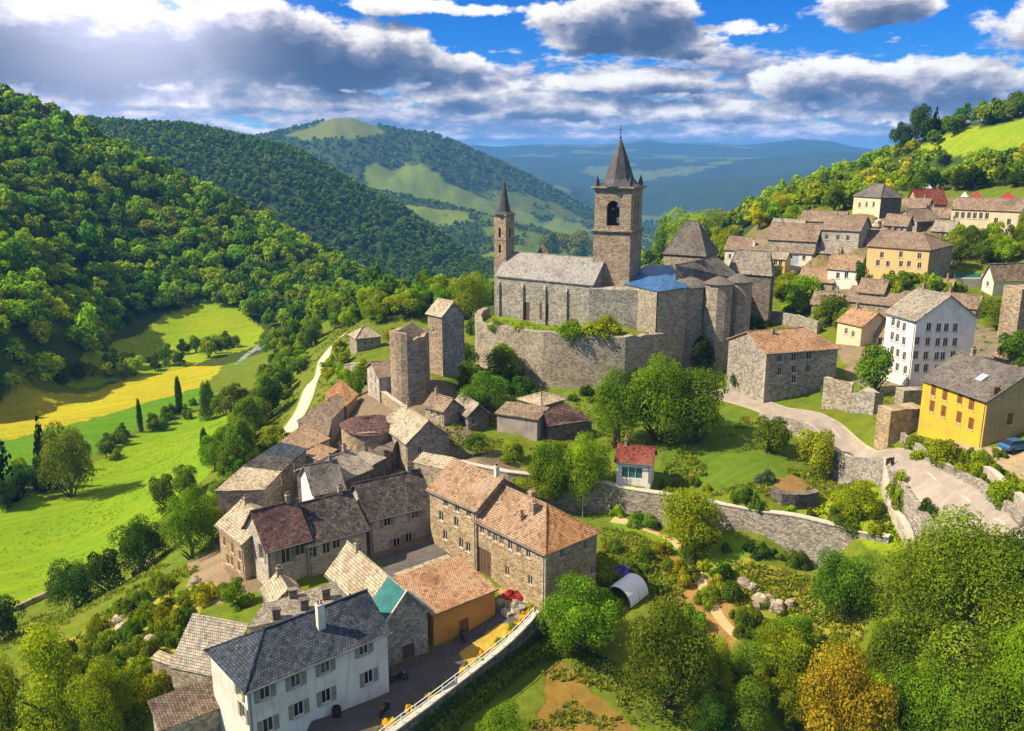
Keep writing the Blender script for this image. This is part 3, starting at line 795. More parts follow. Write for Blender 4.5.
# retaining walls: the ground steps up behind them. (polyline with the high side on its left, step, run-out length, end taper)
LONGWALL = w2([(440, 462, 4.6), (505, 487, 2.8), (600, 500, 1.2), (655, 513, 0.8), (717, 531, 0.5), (780, 546, 0.3), (836, 562, 0), (885, 578, -0.3)])
TERRACE = w2([(487, 326, 14.5), (478, 338, 13.5), (480, 358, 11.0), (503, 369, 10), (545, 384, 8.5), (580, 390, 7.8), (622, 392, 7.8), (660, 380, 9)])
ROADWALL = w2([(760, 424, 8.0), (800, 440, 7.9), (840, 462, 7.8), (866, 478, 7.8), (884, 492, 7.8), (902, 506, 8.2), (925, 522, 8.8), (950, 540, 9.4)])
YARDWALL = w2([(360, 765, 0.0), (397, 731, 0.0), (440, 698, 0.0), (490, 660, 0.0), (546, 618, 0.0)])
MEADOWWALL = w2([(20, 600, -23.5), (60, 590, -22), (95, 568, -20)])
STEPS = [(LONGWALL, 4.0, 26.0, 0.10), (TERRACE, 9.5, 40.0, 0.05), (ROADWALL, 3.2, 22.0, 0.25), (YARDWALL, 3.4, 26.0, 0.05)]


def steps(x, y):
    h = np.zeros(x.shape)
    for pl, amp, run, tap in STEPS:
        lo, hi = np.min(pl, axis=0) - run - 2, np.max(pl, axis=0) + run + 2
        k = (x > lo[0]) & (x < hi[0]) & (y > lo[1]) & (y < hi[1])
        if not k.any():
            continue
        d_, s_, p_ = seg_dist(x[k], y[k], pl)
        # the terrain's own step sits in the middle of the wall body
        up = np.clip(0.5 + s_ * d_ / 0.5, 0, 1)
        fall = np.clip(1 - d_ / run, 0, 1)
        fall = np.where(s_ > 0, fall * fall * (3 - 2 * fall), np.clip(1 - d_ / 1.0, 0, 1))
        taper = np.clip(np.minimum(p_, 1 - p_) / tap, 0, 1)
        h[k] += amp * up * fall * taper
    return h


ctrl = [at(*p) for p in GP] + [np.array(p, float) for p in GW]
for h_ in HOUSES:
    if not h_.get('free'):
        ctrl.append(at(h_['A'][0], h_['A'][1], h_['zg']))
ctrl = np.array(ctrl)
keep = []
for i in range(len(ctrl)):
    if all(np.hypot(*(ctrl[i, :2] - ctrl[j, :2])) > 1.2 for j in keep):
        keep.append(i)
ctrl = ctrl[keep]
_tps = TPS(ctrl[:, :2], ctrl[:, 2] - steps(ctrl[:, 0], ctrl[:, 1]), lam=0.6)
GX0, GY0, GS = -420.0, 0.0, 2.5
_nx, _ny = int(840 / GS) + 1, int(460 / GS) + 1
_gx, _gy = np.meshgrid(GX0 + GS * np.arange(_nx), GY0 + GS * np.arange(_ny))
_G = _tps(np.stack([_gx.ravel(), _gy.ravel()], 1)).reshape(_ny, _nx)
_G = np.clip(_G, -32, 90)


def near_h(x, y):
    x, y = np.asarray(x, float), np.asarray(y, float)
    a = np.clip((x - GX0) / GS, 0, _nx - 1.001)
    b = np.clip((y - GY0) / GS, 0, _ny - 1.001)
    i, j = a.astype(int), b.astype(int)
    fa, fb = a - i, b - j
    g = (_G[j, i] * (1 - fa) + _G[j, i + 1] * fa) * (1 - fb) + (_G[j + 1, i] * (1 - fa) + _G[j + 1, i + 1] * fa) * fb
    return g + steps(x, y)


def curve(pts, n=400):
    """picture polyline (px, py) -> function azimuth -> tangent of elevation"""
    q = np.array([azel(*p) for p in pts])
    A, T = q[:, 0], np.tan(q[:, 1])
    k = np.argsort(A)
    A, T = A[k], T[k]
    return lambda a: np.interp(a, A, T)


def along(pts):
    q = np.array([(azel(px, 200)[0], d_) for px, d_ in pts])
    return lambda a: np.exp(np.interp(a, q[:, 0], np.log(q[:, 1])))


# hills: for every compass direction, knots of (distance, tangent of elevation) from near to far
LAYERS = [
    # crest of the wooded hill at left, low valley behind the castle, crest of the hill at right
    (along([(-600, 640), (0, 640), (200, 560), (400, 500), (690, 480), (1024, 470), (1600, 440)]),
     curve([(-600, -60), (-300, 15), (-100, 72), (0, 98), (50, 116), (100, 143), (150, 168), (200, 196), (250, 223), (300, 248), (350, 273), (395, 300), (430, 310), (500, 290), (600, 280), (660, 260),
            (690, 234), (720, 222), (760, 204), (800, 187), (850, 169), (900, 152), (930, 135), (960, 124), (1000, 118), (1100, 95), (1300, 60), (1700, 30)])),
    # behind those crests
    (along([(-600, 820), (400, 820), (690, 900), (1600, 800)]),
     curve([(-600, 150), (0, 250), (200, 290), (395, 318), (450, 300), (520, 290), (600, 280), (690, 260), (760, 250), (900, 215), (1024, 180), (1700, 120)])),
    # dark wooded hill
    (along([(-600, 1500), (90, 1350), (300, 1250), (520, 1100), (1700, 1200)]),
     curve([(-600, 110), (-100, 124), (90, 121), (130, 124), (190, 127), (240, 138), (300, 153), (350, 182), (400, 208), (450, 243), (490, 268), (540, 276), (620, 268), (700, 262), (800, 240), (1024, 200), (1700, 160)])),
    (along([(-600, 1750), (300, 1650), (520, 1400), (1700, 1500)]),
     curve([(-600, 200), (200, 210), (350, 230), (430, 245), (480, 262), (540, 268), (620, 262), (700, 258), (800, 240), (1024, 220), (1700, 180)])),
    # sunlit spur in the valley
    (along([(-600, 2050), (400, 2000), (600, 1800), (1700, 2000)]),
     curve([(-600, 190), (300, 190), (380, 192), (430, 202), (480, 214), (530, 226), (580, 244), (620, 256), (700, 254), (800, 240), (1024, 230), (1700, 190)])),
    (along([(-600, 2300), (600, 2150), (1700, 2400)]),
     curve([(-600, 200), (300, 200), (430, 216), (520, 240), (600, 256), (700, 250), (800, 235), (1024, 230), (1700, 200)])),
    # hill with the grassy top
    (along([(-600, 3000), (345, 2900), (600, 2800), (1700, 3200)]),
     curve([(-600, 150), (150, 160), (220, 145), (275, 134), (310, 126), (335, 118), (352, 118), (375, 126), (405, 133), (432, 135), (460, 145), (500, 163), (540, 183), (580, 205), (620, 228), (660, 238), (700, 240), (800, 230), (1024, 220), (1700, 190)])),
    (along([(-600, 3800), (600, 3600), (1700, 3800)]),
     curve([(-600, 170), (300, 170), (450, 185), (560, 205), (620, 222), (680, 222), (760, 215), (850, 200), (1024, 190), (1700, 180)])),
    # dark slope across the valley
    (along([(-600, 4600), (600, 4600), (1700, 4600)]),
     curve([(-600, 170), (400, 176), (500, 180), (560, 186), (610, 190), (650, 184), (700, 180), (760, 176), (820, 169), (860, 165), (1024, 160), (1700, 165)])),
    (along([(-600, 5200), (1700, 5200)]),
     curve([(-600, 175), (400, 182), (560, 184), (700, 182), (860, 176), (1700, 175)])),
    (along([(-600, 6200), (1700, 6200)]),
     curve([(-600, 160), (400, 166), (500, 168), (560, 165), (640, 160), (700, 163), (760, 158), (810, 153), (850, 152), (900, 156), (1700, 160)])),
    (along([(-600, 7200), (1700, 7200)]),
     curve([(-600, 160), (1700, 160)])),
    # blue skyline
    (along([(-600, 9500), (1700, 9500)]),
     curve([(-600, 146), (300, 150), (420, 149), (470, 145), (500, 147), (540, 144), (590, 145), (625, 143), (648, 139), (670, 143), (710, 143), (745, 145), (775, 142), (800, 139), (830, 141), (850, 146), (880, 150), (1000, 150), (1300, 146), (1700, 148)])),
    (along([(-600, 11000), (1700, 11000)]), curve([(-600, 158), (1700, 158)])),
]
ND = 400.0


def Hxy(x, y):
    x, y = np.atleast_1d(np.asarray(x, float)), np.atleast_1d(np.asarray(y, float))
    d_ = np.hypot(x, y)
    out = near_h(x, y)
    k = d_ > ND
    if k.any():
        X, Y, D = x[k], y[k], d_[k]
        A = np.arctan2(X, Y)
        kd = [np.full(D.shape, ND)]
        kt = [(near_h(X / D * ND, Y / D * ND) - CAMZ) / ND]
        for fd, ft in LAYERS:
            kd.append(fd(A))
            kt.append(ft(A))
        T = kt[-1].copy()
        for i in range(len(kd) - 1):
            m_ = (D >= kd[i]) & (D < kd[i + 1])
            s = np.clip((np.log(D) - np.log(kd[i])) / (np.log(kd[i + 1]) - np.log(kd[i])), 0, 1)
            ez = s if i == 0 else s * s * (3 - 2 * s)
            bump = np.sin(math.pi * s) ** 2
            nz = fbm(A * 14.0 + 3.1 * i, np.log(D) * 9.0, 4, 5 + i) * 0.016 * bump * (1.0 if i in (0, 2, 4, 6, 8) else 0.5)
            if i == 0:
                nz = nz * 0.8
            T = np.where(m_, kt[i] * (1 - ez) + kt[i + 1] * ez + nz, T)
        out[k] = CAMZ + T * D
    return out


def H1(x, y):
    return float(Hxy(np.array([x]), np.array([y]))[0])


_ts = np.concatenate([np.arange(30, 420, 0.6), np.geomspace(420, 20000, 500)])


def ground(px, py):
    """where the line of sight through a picture point first meets the ground"""
    r = ray(px, py)
    X, Y, Z = r[0] * _ts, r[1] * _ts, CAMZ + r[2] * _ts
    below = np.nonzero(Z < Hxy(X, Y))[0]
    if len(below) == 0:
        return None
    i = below[0]
    a, b = _ts[max(i - 1, 0)], _ts[i]
    for _ in range(12):
        c = (a + b) / 2
        if CAMZ + r[2] * c < H1(r[0] * c, r[1] * c):
            b = c
        else:
            a = c
    return np.array([r[0] * b, r[1] * b, CAMZ + r[2] * b])


def in_poly(x, y, poly):
    inside = np.zeros(x.shape, bool)
    n = len(poly)
    for i in range(n):
        (x0, y0), (x1, y1) = poly[i][:2], poly[(i + 1) % n][:2]
        if y0 == y1:
            continue
        c = ((y0 > y) != (y1 > y)) & (x < (x1 - x0) * (y - y0) / (y1 - y0) + x0)
        inside ^= c
    return inside


def gpoly(pts):
    return [tuple(g[:2]) for g in (ground(*p) for p in pts) if g is not None]


# land cover: (colour, outline in the picture, soft edge in metres)
GRASS = (0.115, 0.165, 0.018)
COVER = [
    ((0.150, 0.265, 0.010), [(-160, 520), (0, 502), (58, 492), (95, 462), (140, 432), (213, 404), (232, 415), (236, 440), (205, 478), (160, 520), (112, 552), (60, 590), (10, 615), (-160, 660)]),   # bright meadow
    ((0.33, 0.325, 0.018), [(-120, 406), (0, 402), (60, 393), (130, 378), (190, 365), (224, 365), (205, 385), (150, 402), (70, 424), (10, 440), (-120, 465)]),                              # yellow field
    ((0.09, 0.22, 0.012), [(-120, 465), (10, 440), (70, 424), (150, 402), (205, 385), (218, 396), (140, 428), (60, 470), (-120, 490)]),
    ((0.20, 0.30, 0.012), [(62, 384), (85, 356), (120, 338), (165, 314), (205, 302), (240, 306), (264, 330), (240, 352), (190, 366), (120, 380)]),                               # upper pasture
    ((0.105, 0.098, 0.10), [(250, 790), (258, 720), (300, 690), (382, 672), (430, 646), (496, 612), (545, 616), (396, 730), (350, 790)]),                                          # courtyard asphalt
    ((0.12, 0.115, 0.12), [(372, 560), (395, 545), (432, 540), (470, 566), (452, 570), (400, 585)]),
    ((0.36, 0.24, 0.13), [(470, 566), (496, 589), (500, 612), (545, 612), (505, 590)]),
    ((0.42, 0.30, 0.06), [(455, 657), (500, 625), (512, 630), (468, 668)]),
    ((0.18, 0.15, 0.11), [(215, 590), (260, 590), (372, 560), (436, 540), (540, 480), (470, 440), (470, 400), (400, 380), (340, 380), (300, 440), (216, 520)]),                            # village lanes
    ((0.24, 0.20, 0.15), [(190, 560), (220, 552), (232, 600), (205, 608), (188, 585)]),
    ((0.215, 0.145, 0.036), [(528, 735), (548, 668), (562, 664), (640, 735)]),                                                                                                         # reddish garden patch
    ((0.30, 0.19, 0.07), [(655, 555), (690, 556), (730, 590), (760, 640), (735, 662), (700, 640), (668, 590)]),
    ((0.24, 0.26, 0.03), [(640, 545), (690, 560), (735, 600), (790, 640), (870, 625), (840, 575), (760, 565), (700, 560)]),
    ((0.14, 0.25, 0.015), [(610, 512), (680, 520), (760, 555), (720, 570), (660, 552), (612, 530)]),
    ((0.19, 0.27, 0.015), [(785, 500), (840, 490), (885, 480), (912, 545), (870, 545), (800, 520)]),
    ((0.095, 0.16, 0.016), [(670, 440), (730, 410), (790, 425), (850, 480), (780, 505), (700, 490), (655, 478)]),
    ((0.22, 0.15, 0.06), [(770, 487), (792, 474), (822, 488), (812, 505), (775, 503)]),
    ((0.34, 0.28, 0.19), [(930, 405), (985, 448), (1060, 455), (1060, 485), (990, 470), (935, 438)]),
    ((0.17, 0.15, 0.085), [(700, 252), (780, 220), (860, 214), (940, 196), (1060, 190), (1060, 235), (960, 260), (900, 285), (860, 300), (770, 282)]),                                      # upper village
    ((0.21, 0.18, 0.13), [(835, 340), (870, 312), (960, 315), (1060, 340), (1060, 400), (900, 400), (850, 380)]),
    ((0.26, 0.26, 0.04), [(60, 640), (150, 600), (215, 585), (190, 640), (150, 700), (60, 731)]),                                                                                      # dry slope
    ((0.14, 0.24, 0.02), [(480, 333), (600, 338), (600, 322), (500, 318)]),                                                                                                          # castle lawn
    ((0.20, 0.30, 0.02), [(905, 152), (925, 137), (960, 124), (1040, 115), (1060, 150), (1000, 160), (930, 160)]),                                                                    # hilltop pasture
]
WOODS = [  # ground under closed woods (dark litter) and where trees stand
    [(-300, 380), (-300, -20), (0, 80), (100, 125), (200, 183), (300, 235), (400, 298), (380, 305), (330, 318), (285, 328), (262, 322), (235, 308), (200, 303), (160, 314), (110, 332), (70, 375), (0, 402), (-300, 420)],
]


def build_terrain():
    azs = np.concatenate([np.linspace(-1.15, -0.66, 60)[:-1], np.linspace(-0.66, 0.66, 760), np.linspace(0.66, 1.15, 60)[1:]])
    ds = np.concatenate([[4.0, 12.0, 22.0, 30.0, 36.0], np.geomspace(40, 400, 700), np.geomspace(400, 3500, 330)[1:], np.geomspace(3500, 10900, 150)[1:]])
    A, D = np.meshgrid(azs, ds)
    X, Y = (D * np.sin(A)).ravel(), (D * np.cos(A)).ravel()
    Z = Hxy(X, Y)
    rough = np.clip((D.ravel() - 30) / 60, 0, 1) * np.clip((450 - D.ravel()) / 100, 0, 1)
    cols = np.tile(np.array(GRASS), (len(X), 1))
    near = D.ravel() < 600
    wx = X + 1.6 * fbm(X * 0.25, Y * 0.25, 3, 21)
    wy = Y + 1.6 * fbm(X * 0.25, Y * 0.25, 3, 22)
    natural = np.ones(len(X))
    # woods floor and far land cover
    f1, f2 = fbm(X / 160, Y / 160, 4, 31), fbm(X / 700, Y / 700, 4, 32)
    wood = np.array((0.045, 0.075, 0.016))
    far = D.ravel() > 330
    cols[far] = wood
    fk = D.ravel() > 1500
    mead = fk & (f2 + 0.5 * f1 > 0.34) & (D.ravel() < 3600)
    cols[mead] = (0.13, 0.19, 0.025)
    vf = D.ravel() > 3600
    cols[vf] = np.array((0.030, 0.055, 0.022))
    pk = vf & (f2 + 0.25 * f1 > 0.26)
    cols[pk] = (0.10, 0.14, 0.04)
    for poly in WOODS:
        g = gpoly(poly)
        cols[near & in_poly(wx, wy, g)] = wood
    for c, poly in COVER:
        g = gpoly(poly)
        k = near & in_poly(wx, wy, g)
        cols[k] = c
        natural[k] = 0.25
    # grassy top of the far hill and the sunlit spur
    for c, poly in FARCOVER:
        q = [azel(*p) for p in poly]
        aa, ee = A.ravel(), np.arctan2(Z - CAMZ, D.ravel())
        wa = aa + 0.004 * fbm(aa * 90, np.log(D.ravel()) * 60, 3, 8)
        k = (D.ravel() > 1500) & (D.ravel() < 3400) & in_poly(wa, ee + 0.002 * fbm(aa * 200, ee * 300, 3, 9), q)
        cols[k] = c
    for pl_ in NOROUGH:
        bx = near & (D.ravel() < 260)
        dd = np.full(len(X), 99.0)
        dd[bx] = seg_dist(X[bx], Y[bx], np.array([p_[:2] for p_ in pl_]))[0]
        natural *= np.clip((dd - 3.5) / 4.0, 0, 1)
    Z = Z + rough * natural * (0.5 * fbm(X * 0.12, Y * 0.12, 4, 40) + 0.22 * fbm(X * 0.6, Y * 0.6, 2, 41))
    nr, nc = len(ds), len(azs)
    idx = np.arange(nr * nc).reshape(nr, nc)
    quads = np.stack([idx[:-1, :-1], idx[:-1, 1:], idx[1:, 1:], idx[1:, :-1]], -1).reshape(-1, 4)
    me = bpy.data.meshes.new('ground')
    me.vertices.add(len(X))
    me.vertices.foreach_set('co', np.stack([X, Y, Z], 1).astype(np.float32).ravel())
    nq = len(quads)
    me.loops.add(nq * 4)
    me.loops.foreach_set('vertex_index', quads.astype(np.int32).ravel())
    me.polygons.add(nq)
    me.polygons.foreach_set('loop_start', np.arange(0, nq * 4, 4, dtype=np.int32))
    me.polygons.foreach_set('loop_total', np.full(nq, 4, dtype=np.int32))
    me.polygons.foreach_set('use_smooth', np.ones(nq, dtype=bool))
    ca = me.color_attributes.new('cover', 'FLOAT_COLOR', 'POINT')
    ca.data.foreach_set('color', np.concatenate([cols, np.ones((len(cols), 1))], 1).astype(np.float32).ravel())
    me.update(calc_edges=True)
    me.materials.append(ground_mat())
    o = mesh_obj('ground', me)
    tag(o, 'valley ground with meadows, gardens and hills under the village', 'ground', kind='structure')
    return Z.reshape(nr, nc), azs, ds


FARCOVER = [
    ((0.13, 0.16, 0.03), [(284, 136), (315, 126), (335, 117), (360, 117), (374, 124), (388, 134), (350, 139), (300, 140)]),
    ((0.085, 0.135, 0.018), [(478, 212), (520, 222), (575, 242), (612, 258), (560, 262), (520, 252), (488, 238)]),
    ((0.09, 0.135, 0.02), [(470, 190), (520, 192), (560, 206), (590, 222), (540, 216), (500, 204)]),
    ((0.12, 0.18, 0.02), [(420, 185), (450, 188), (440, 200), (415, 196)]),
]


def ground_mat():
    m_, n_, out = new_mat('land')
    pos = n_.n('ShaderNodeNewGeometry').outputs['Position']
    at_ = n_.n('ShaderNodeAttribute', attribute_name='cover')
    col = at_.outputs['Color']
    a = n_.noise(pos, 0.06, 5, 0.6)
    b = n_.noise(pos, 0.6, 5, 0.7)
    c = n_.noise(pos, 3.2, 3, 0.6)
    col = n_.mix(n_.ss(a, 0.38, 0.66, 0.0, 0.45), col, n_.mix(1.0, col, (1.45, 1.05, 0.8), 'MULTIPLY'))
    col = n_.mix(n_.ss(b, 0.42, 0.68, 0.0, 0.5), col, n_.mix(1.0, col, (0.55, 0.66, 0.6), 'MULTIPLY'))
    col = n_.mix(n_.ss(c, 0.35, 0.75, 0.0, 0.55), col, n_.mix(1.0, col, (0.55, 0.6, 0.55), 'MULTIPLY'))
    mow = n_.noise(n_.vm('MULTIPLY', n_.vm('ADD', pos, n_.vm('MULTIPLY', n_.cxyz(n_.xyz(pos)[1], n_.m('MULTIPLY', n_.xyz(pos)[0], -1.0)), (0.55, 0.55, 0))), (0.03, 0.42, 0.0)), 1.0, 3, 0.6)
    col = n_.mix(n_.ss(mow, 0.40, 0.62, 0.0, 0.42), col, n_.mix(1.0, col, (1.25, 1.12, 0.9), 'MULTIPLY'))
    col = n_.mix(n_.ss(mow, 0.58, 0.36, 0.0, 0.30), col, n_.mix(1.0, col, (0.66, 0.74, 0.7), 'MULTIPLY'))
    principled(n_, out, col, 0.95, n_.m('ADD', n_.m('MULTIPLY', b, 0.6), n_.m('MULTIPLY', c, 0.25)), 0.6, 0.35, spec=0.05)
    return m_
_rs = near_h(ctrl[:, 0], ctrl[:, 1]) - ctrl[:, 2]
for _i in np.argsort(-np.abs(_rs))[:14]:
    print('ground misfit %.1f at px %.0f %.0f z %.1f' % (_rs[_i], *proj(ctrl[_i]), ctrl[_i, 2]))
# ------------------------------------------------------------------ house builder
_wincache = {}


def window_meshes(w, h, shut):
    k = (round(w, 2), round(h, 2), shut)
    if k in _wincache:
        return _wincache[k]
    f = MB()   # frame in local coords: x along the wall, y outwards negative, z up, centre at 0
    t_ = 0.09
    for (x0, x1, z0, z1) in ((-w / 2, -w / 2 + t_, -h / 2, h / 2), (w / 2 - t_, w / 2, -h / 2, h / 2), (-w / 2 + t_, w / 2 - t_, h / 2 - t_, h / 2), (-w / 2 + t_, w / 2 - t_, -h / 2, -h / 2 + t_),
                             (-0.035, 0.035, -h / 2 + t_, h / 2 - t_)):
        f.box(x0, x1, 0.10, 0.17, z0, z1)
    g = MB()
    g.face([(-w / 2 + t_, 0.15, -h / 2 + t_), (w / 2 - t_, 0.15, -h / 2 + t_), (w / 2 - t_, 0.15, h / 2 - t_), (-w / 2 + t_, 0.15, h / 2 - t_)])
    s = MB()
    s.box(-w / 2 - 0.12, w / 2 + 0.12, -0.10, 0.02, -h / 2 - 0.14, -h / 2)
    sh = None
    if shut:
        sh = []
        for sx in (-1, 1):
            b = MB()
            if shut == 'shutter_brown':      # closed
                b.box(min(sx * 0.02, sx * (w / 2 - 0.01)), max(sx * 0.02, sx * (w / 2 - 0.01)), 0.03, 0.09, -h / 2 + 0.01, h / 2 - 0.01)
                for q in range(6):
                    zc = -h / 2 + h * (q + 0.5) / 6
                    b.box(min(sx * 0.06, sx * (w / 2 - 0.06)), max(sx * 0.06, sx * (w / 2 - 0.06)), 0.012, 0.029, zc - h * 0.05, zc + h * 0.05)
                sh.append(b.mesh('shutter', M[shut]))
                continue
            x0 = sx * (w / 2 + w * 0.24 + 0.02)
            b.box(x0 - w * 0.22, x0 + w * 0.22, -0.075, -0.006, -h / 2, h / 2)
            for q in range(5):
                zc = -h / 2 + h * (q + 0.5) / 5
                b.box(x0 - w * 0.18, x0 + w * 0.18, -0.10, -0.076, zc - h * 0.06, zc + h * 0.06)
            sh.append(b.mesh('shutter', M[shut]))
    r = (f.mesh('window_frame', M['frame'] if shut != 'shutter_brown' else M['frame_dark']), g.mesh('pane', M['glass']), s.mesh('sill', M['sill']), sh)
    _wincache[k] = r
    return r


def add_window(root, x, y, z, rz, w, h, shut=None):
    f, g, s, sh = window_meshes(w, h, shut)
    o = mesh_obj('window', f, root, (x, y, z), rz)
    mesh_obj('pane', g, o)
    mesh_obj('sill', s, o)
    if sh:
        for m_ in sh:
            mesh_obj('shutter', m_, o)
    return o


def wall_grid(mb, P0, U, L, zb, zt, ops, mi=0, depth=0.22):
    N = (U[1], -U[0])      # outwards
    us = sorted({0.0, L, *[v for o in ops for v in o[:2]]})
    zs = sorted({zb, zt, *[v for o in ops for v in o[2:4]]})
    P = lambda s, z, d=0.0: (P0[0] + U[0] * s - N[0] * d, P0[1] + U[1] * s - N[1] * d, z)
    for a, b in zip(us[:-1], us[1:]):
        for c, d_ in zip(zs[:-1], zs[1:]):
            m_, n_ = (a + b) / 2, (c + d_) / 2
            if any(o[0] < m_ < o[1] and o[2] < n_ < o[3] for o in ops):
                continue
            mb.face([P(a, c), P(b, c), P(b, d_), P(a, d_)], uv=[(a, c), (b, c), (b, d_), (a, d_)], mi=mi)
    for (a, b, c, d_) in ops:
        mb.face([P(a, c), P(a, d_), P(a, d_, depth), P(a, c, depth)], mi=mi)
        mb.face([P(b, d_), P(b, c), P(b, c, depth), P(b, d_, depth)], mi=mi)
        mb.face([P(a, d_), P(b, d_), P(b, d_, depth), P(a, d_, depth)], mi=mi)
        mb.face([P(b, c), P(a, c), P(a, c, depth), P(b, c, depth)], mi=mi)


def frame_of(h):
    """origin, R direction, L direction, lengths and eave height in metres from the measured pixels"""
    A = at(h['A'][0], h['A'][1], h['zg'])
    ze = z_above(A[1], h['eave'])
    L, R = h['L'], h['R']
    A2 = A[:2]
    lv = at(*L, ze)[:2] - A2 if isinstance(L, tuple) else None
    rv = at(*R, ze)[:2] - A2 if isinstance(R, tuple) else None
    if h.get('yaw') is not None:
        a = R_(h['yaw']) + math.atan2(A[0], A[1])      # yaw is counted from the line of sight
        ld = np.array([-math.cos(a), math.sin(a)])
    elif lv is not None and (rv is None or np.hypot(*lv) >= np.hypot(*rv)):
        ld = lv / np.hypot(*lv)
    else:
        rd = rv / np.hypot(*rv)
        ld = np.array([-rd[1], rd[0]])
    rd = np.array([ld[1], -ld[0]])

    def length(spec, d_, vec):
        if isinstance(spec, str):
            px = float(spec[1:])
            # u = x/zc with x = A.x + s d.x, zc = zc0 + s d.y CP
            u = (px - CX) / FPX
            zc0 = A[1] * CP + (CAMZ - ze) * SP
            return (u * zc0 - A[0]) / (d_[0] - u * d_[1] * CP)
        if vec is not None:
            return float(vec @ d_)
        return float(spec)
    lL, lR = length(L, ld, lv), length(R, rd, rv)
    if h.get('rlen'):
        lR = h['rlen']
    return A, rd, ld, lR, lL, ze


def wall_hit(px, py, A, n, off):
    """point where the sight line meets the vertical plane (p - A).n = off"""
    r = ray(px, py)
    o = np.array([0, 0, CAMZ])
    k = (off + A[:2] @ n) / (r[:2] @ n)
    return o + r * k


def roof_gable(mb, lx, ly, ze, rise, axis, hip=(), hipin=0.0, o=0.38, mi=0, hmi=None, thick=0.16):
    """ridge along local x (axis='R') or y ('L'); hip 'A' = at the near end, 'B' = far end"""
    Ln, Wd = (lx, ly) if axis == 'R' else (ly, lx)
    T = (lambda a, b, z: (a, b, z)) if axis == 'R' else (lambda a, b, z: (b, a, z))
    sl = rise / (Wd / 2)
    zo = ze - sl * o + 0.10
    zr = ze + rise + 0.10
    a0 = hipin if 'A' in hip else -o
    a1 = Ln - hipin if 'B' in hip else Ln + o
    flip = axis != 'R'

    def sh(p, m_):
        q = [T(*v) for v in p]
        if flip:
            q = [q[1], q[0], q[3], q[2]]
        mb.sheet(*q, thick=thick, mi=m_)
    sh([(-o, -o, zo), (Ln + o, -o, zo), (a1, Wd / 2, zr), (a0, Wd / 2, zr)], mi)
    sh([(Ln + o, Wd + o, zo), (-o, Wd + o, zo), (a0, Wd / 2, zr), (a1, Wd / 2, zr)], mi)
    hm = mi if hmi is None else hmi
    if 'A' in hip:
        sh([(-o, Wd + o, zo), (-o, -o, zo), (a0, Wd / 2, zr), (a0 , Wd / 2 + 0.02, zr)], hm)
    if 'B' in hip:
        sh([(Ln + o, -o, zo), (Ln + o, Wd + o, zo), (a1, Wd / 2 + 0.02, zr), (a1, Wd / 2, zr)], hm)
    ridge = [T(a0, Wd / 2, zr + 0.03), T((a0 + a1) / 2, Wd / 2, zr - 0.03), T(a1, Wd / 2, zr + 0.03)]
    mb.tube(ridge, 0.13, 6, mi=mi)
    for e, s_ in (('A', -o), ('B', Ln + o)):
        if e in hip:
            for wy in (-o, Wd + o):
                mb.tube([T(s_, wy, zo + 0.03), T(a0 if e == 'A' else a1, Wd / 2, zr + 0.03)], 0.11, 5, mi=hm)


def roof_z(h, lx, ly, ze, fx, fy):
    x, y = fx * lx, fy * ly
    if h['kind'] == 'gable':
        q, W_ = (y, ly) if h['ridge'] == 'R' else (x, lx)
        return ze + h['rise'] * (1 - abs(q - W_ / 2) / (W_ / 2))
    if h['kind'] == 'mono':
        return ze + h['rise'] * (fy if h['ridge'] == 'R' else fx)
    return ze + h['rise'] * 0.4


HB = {}


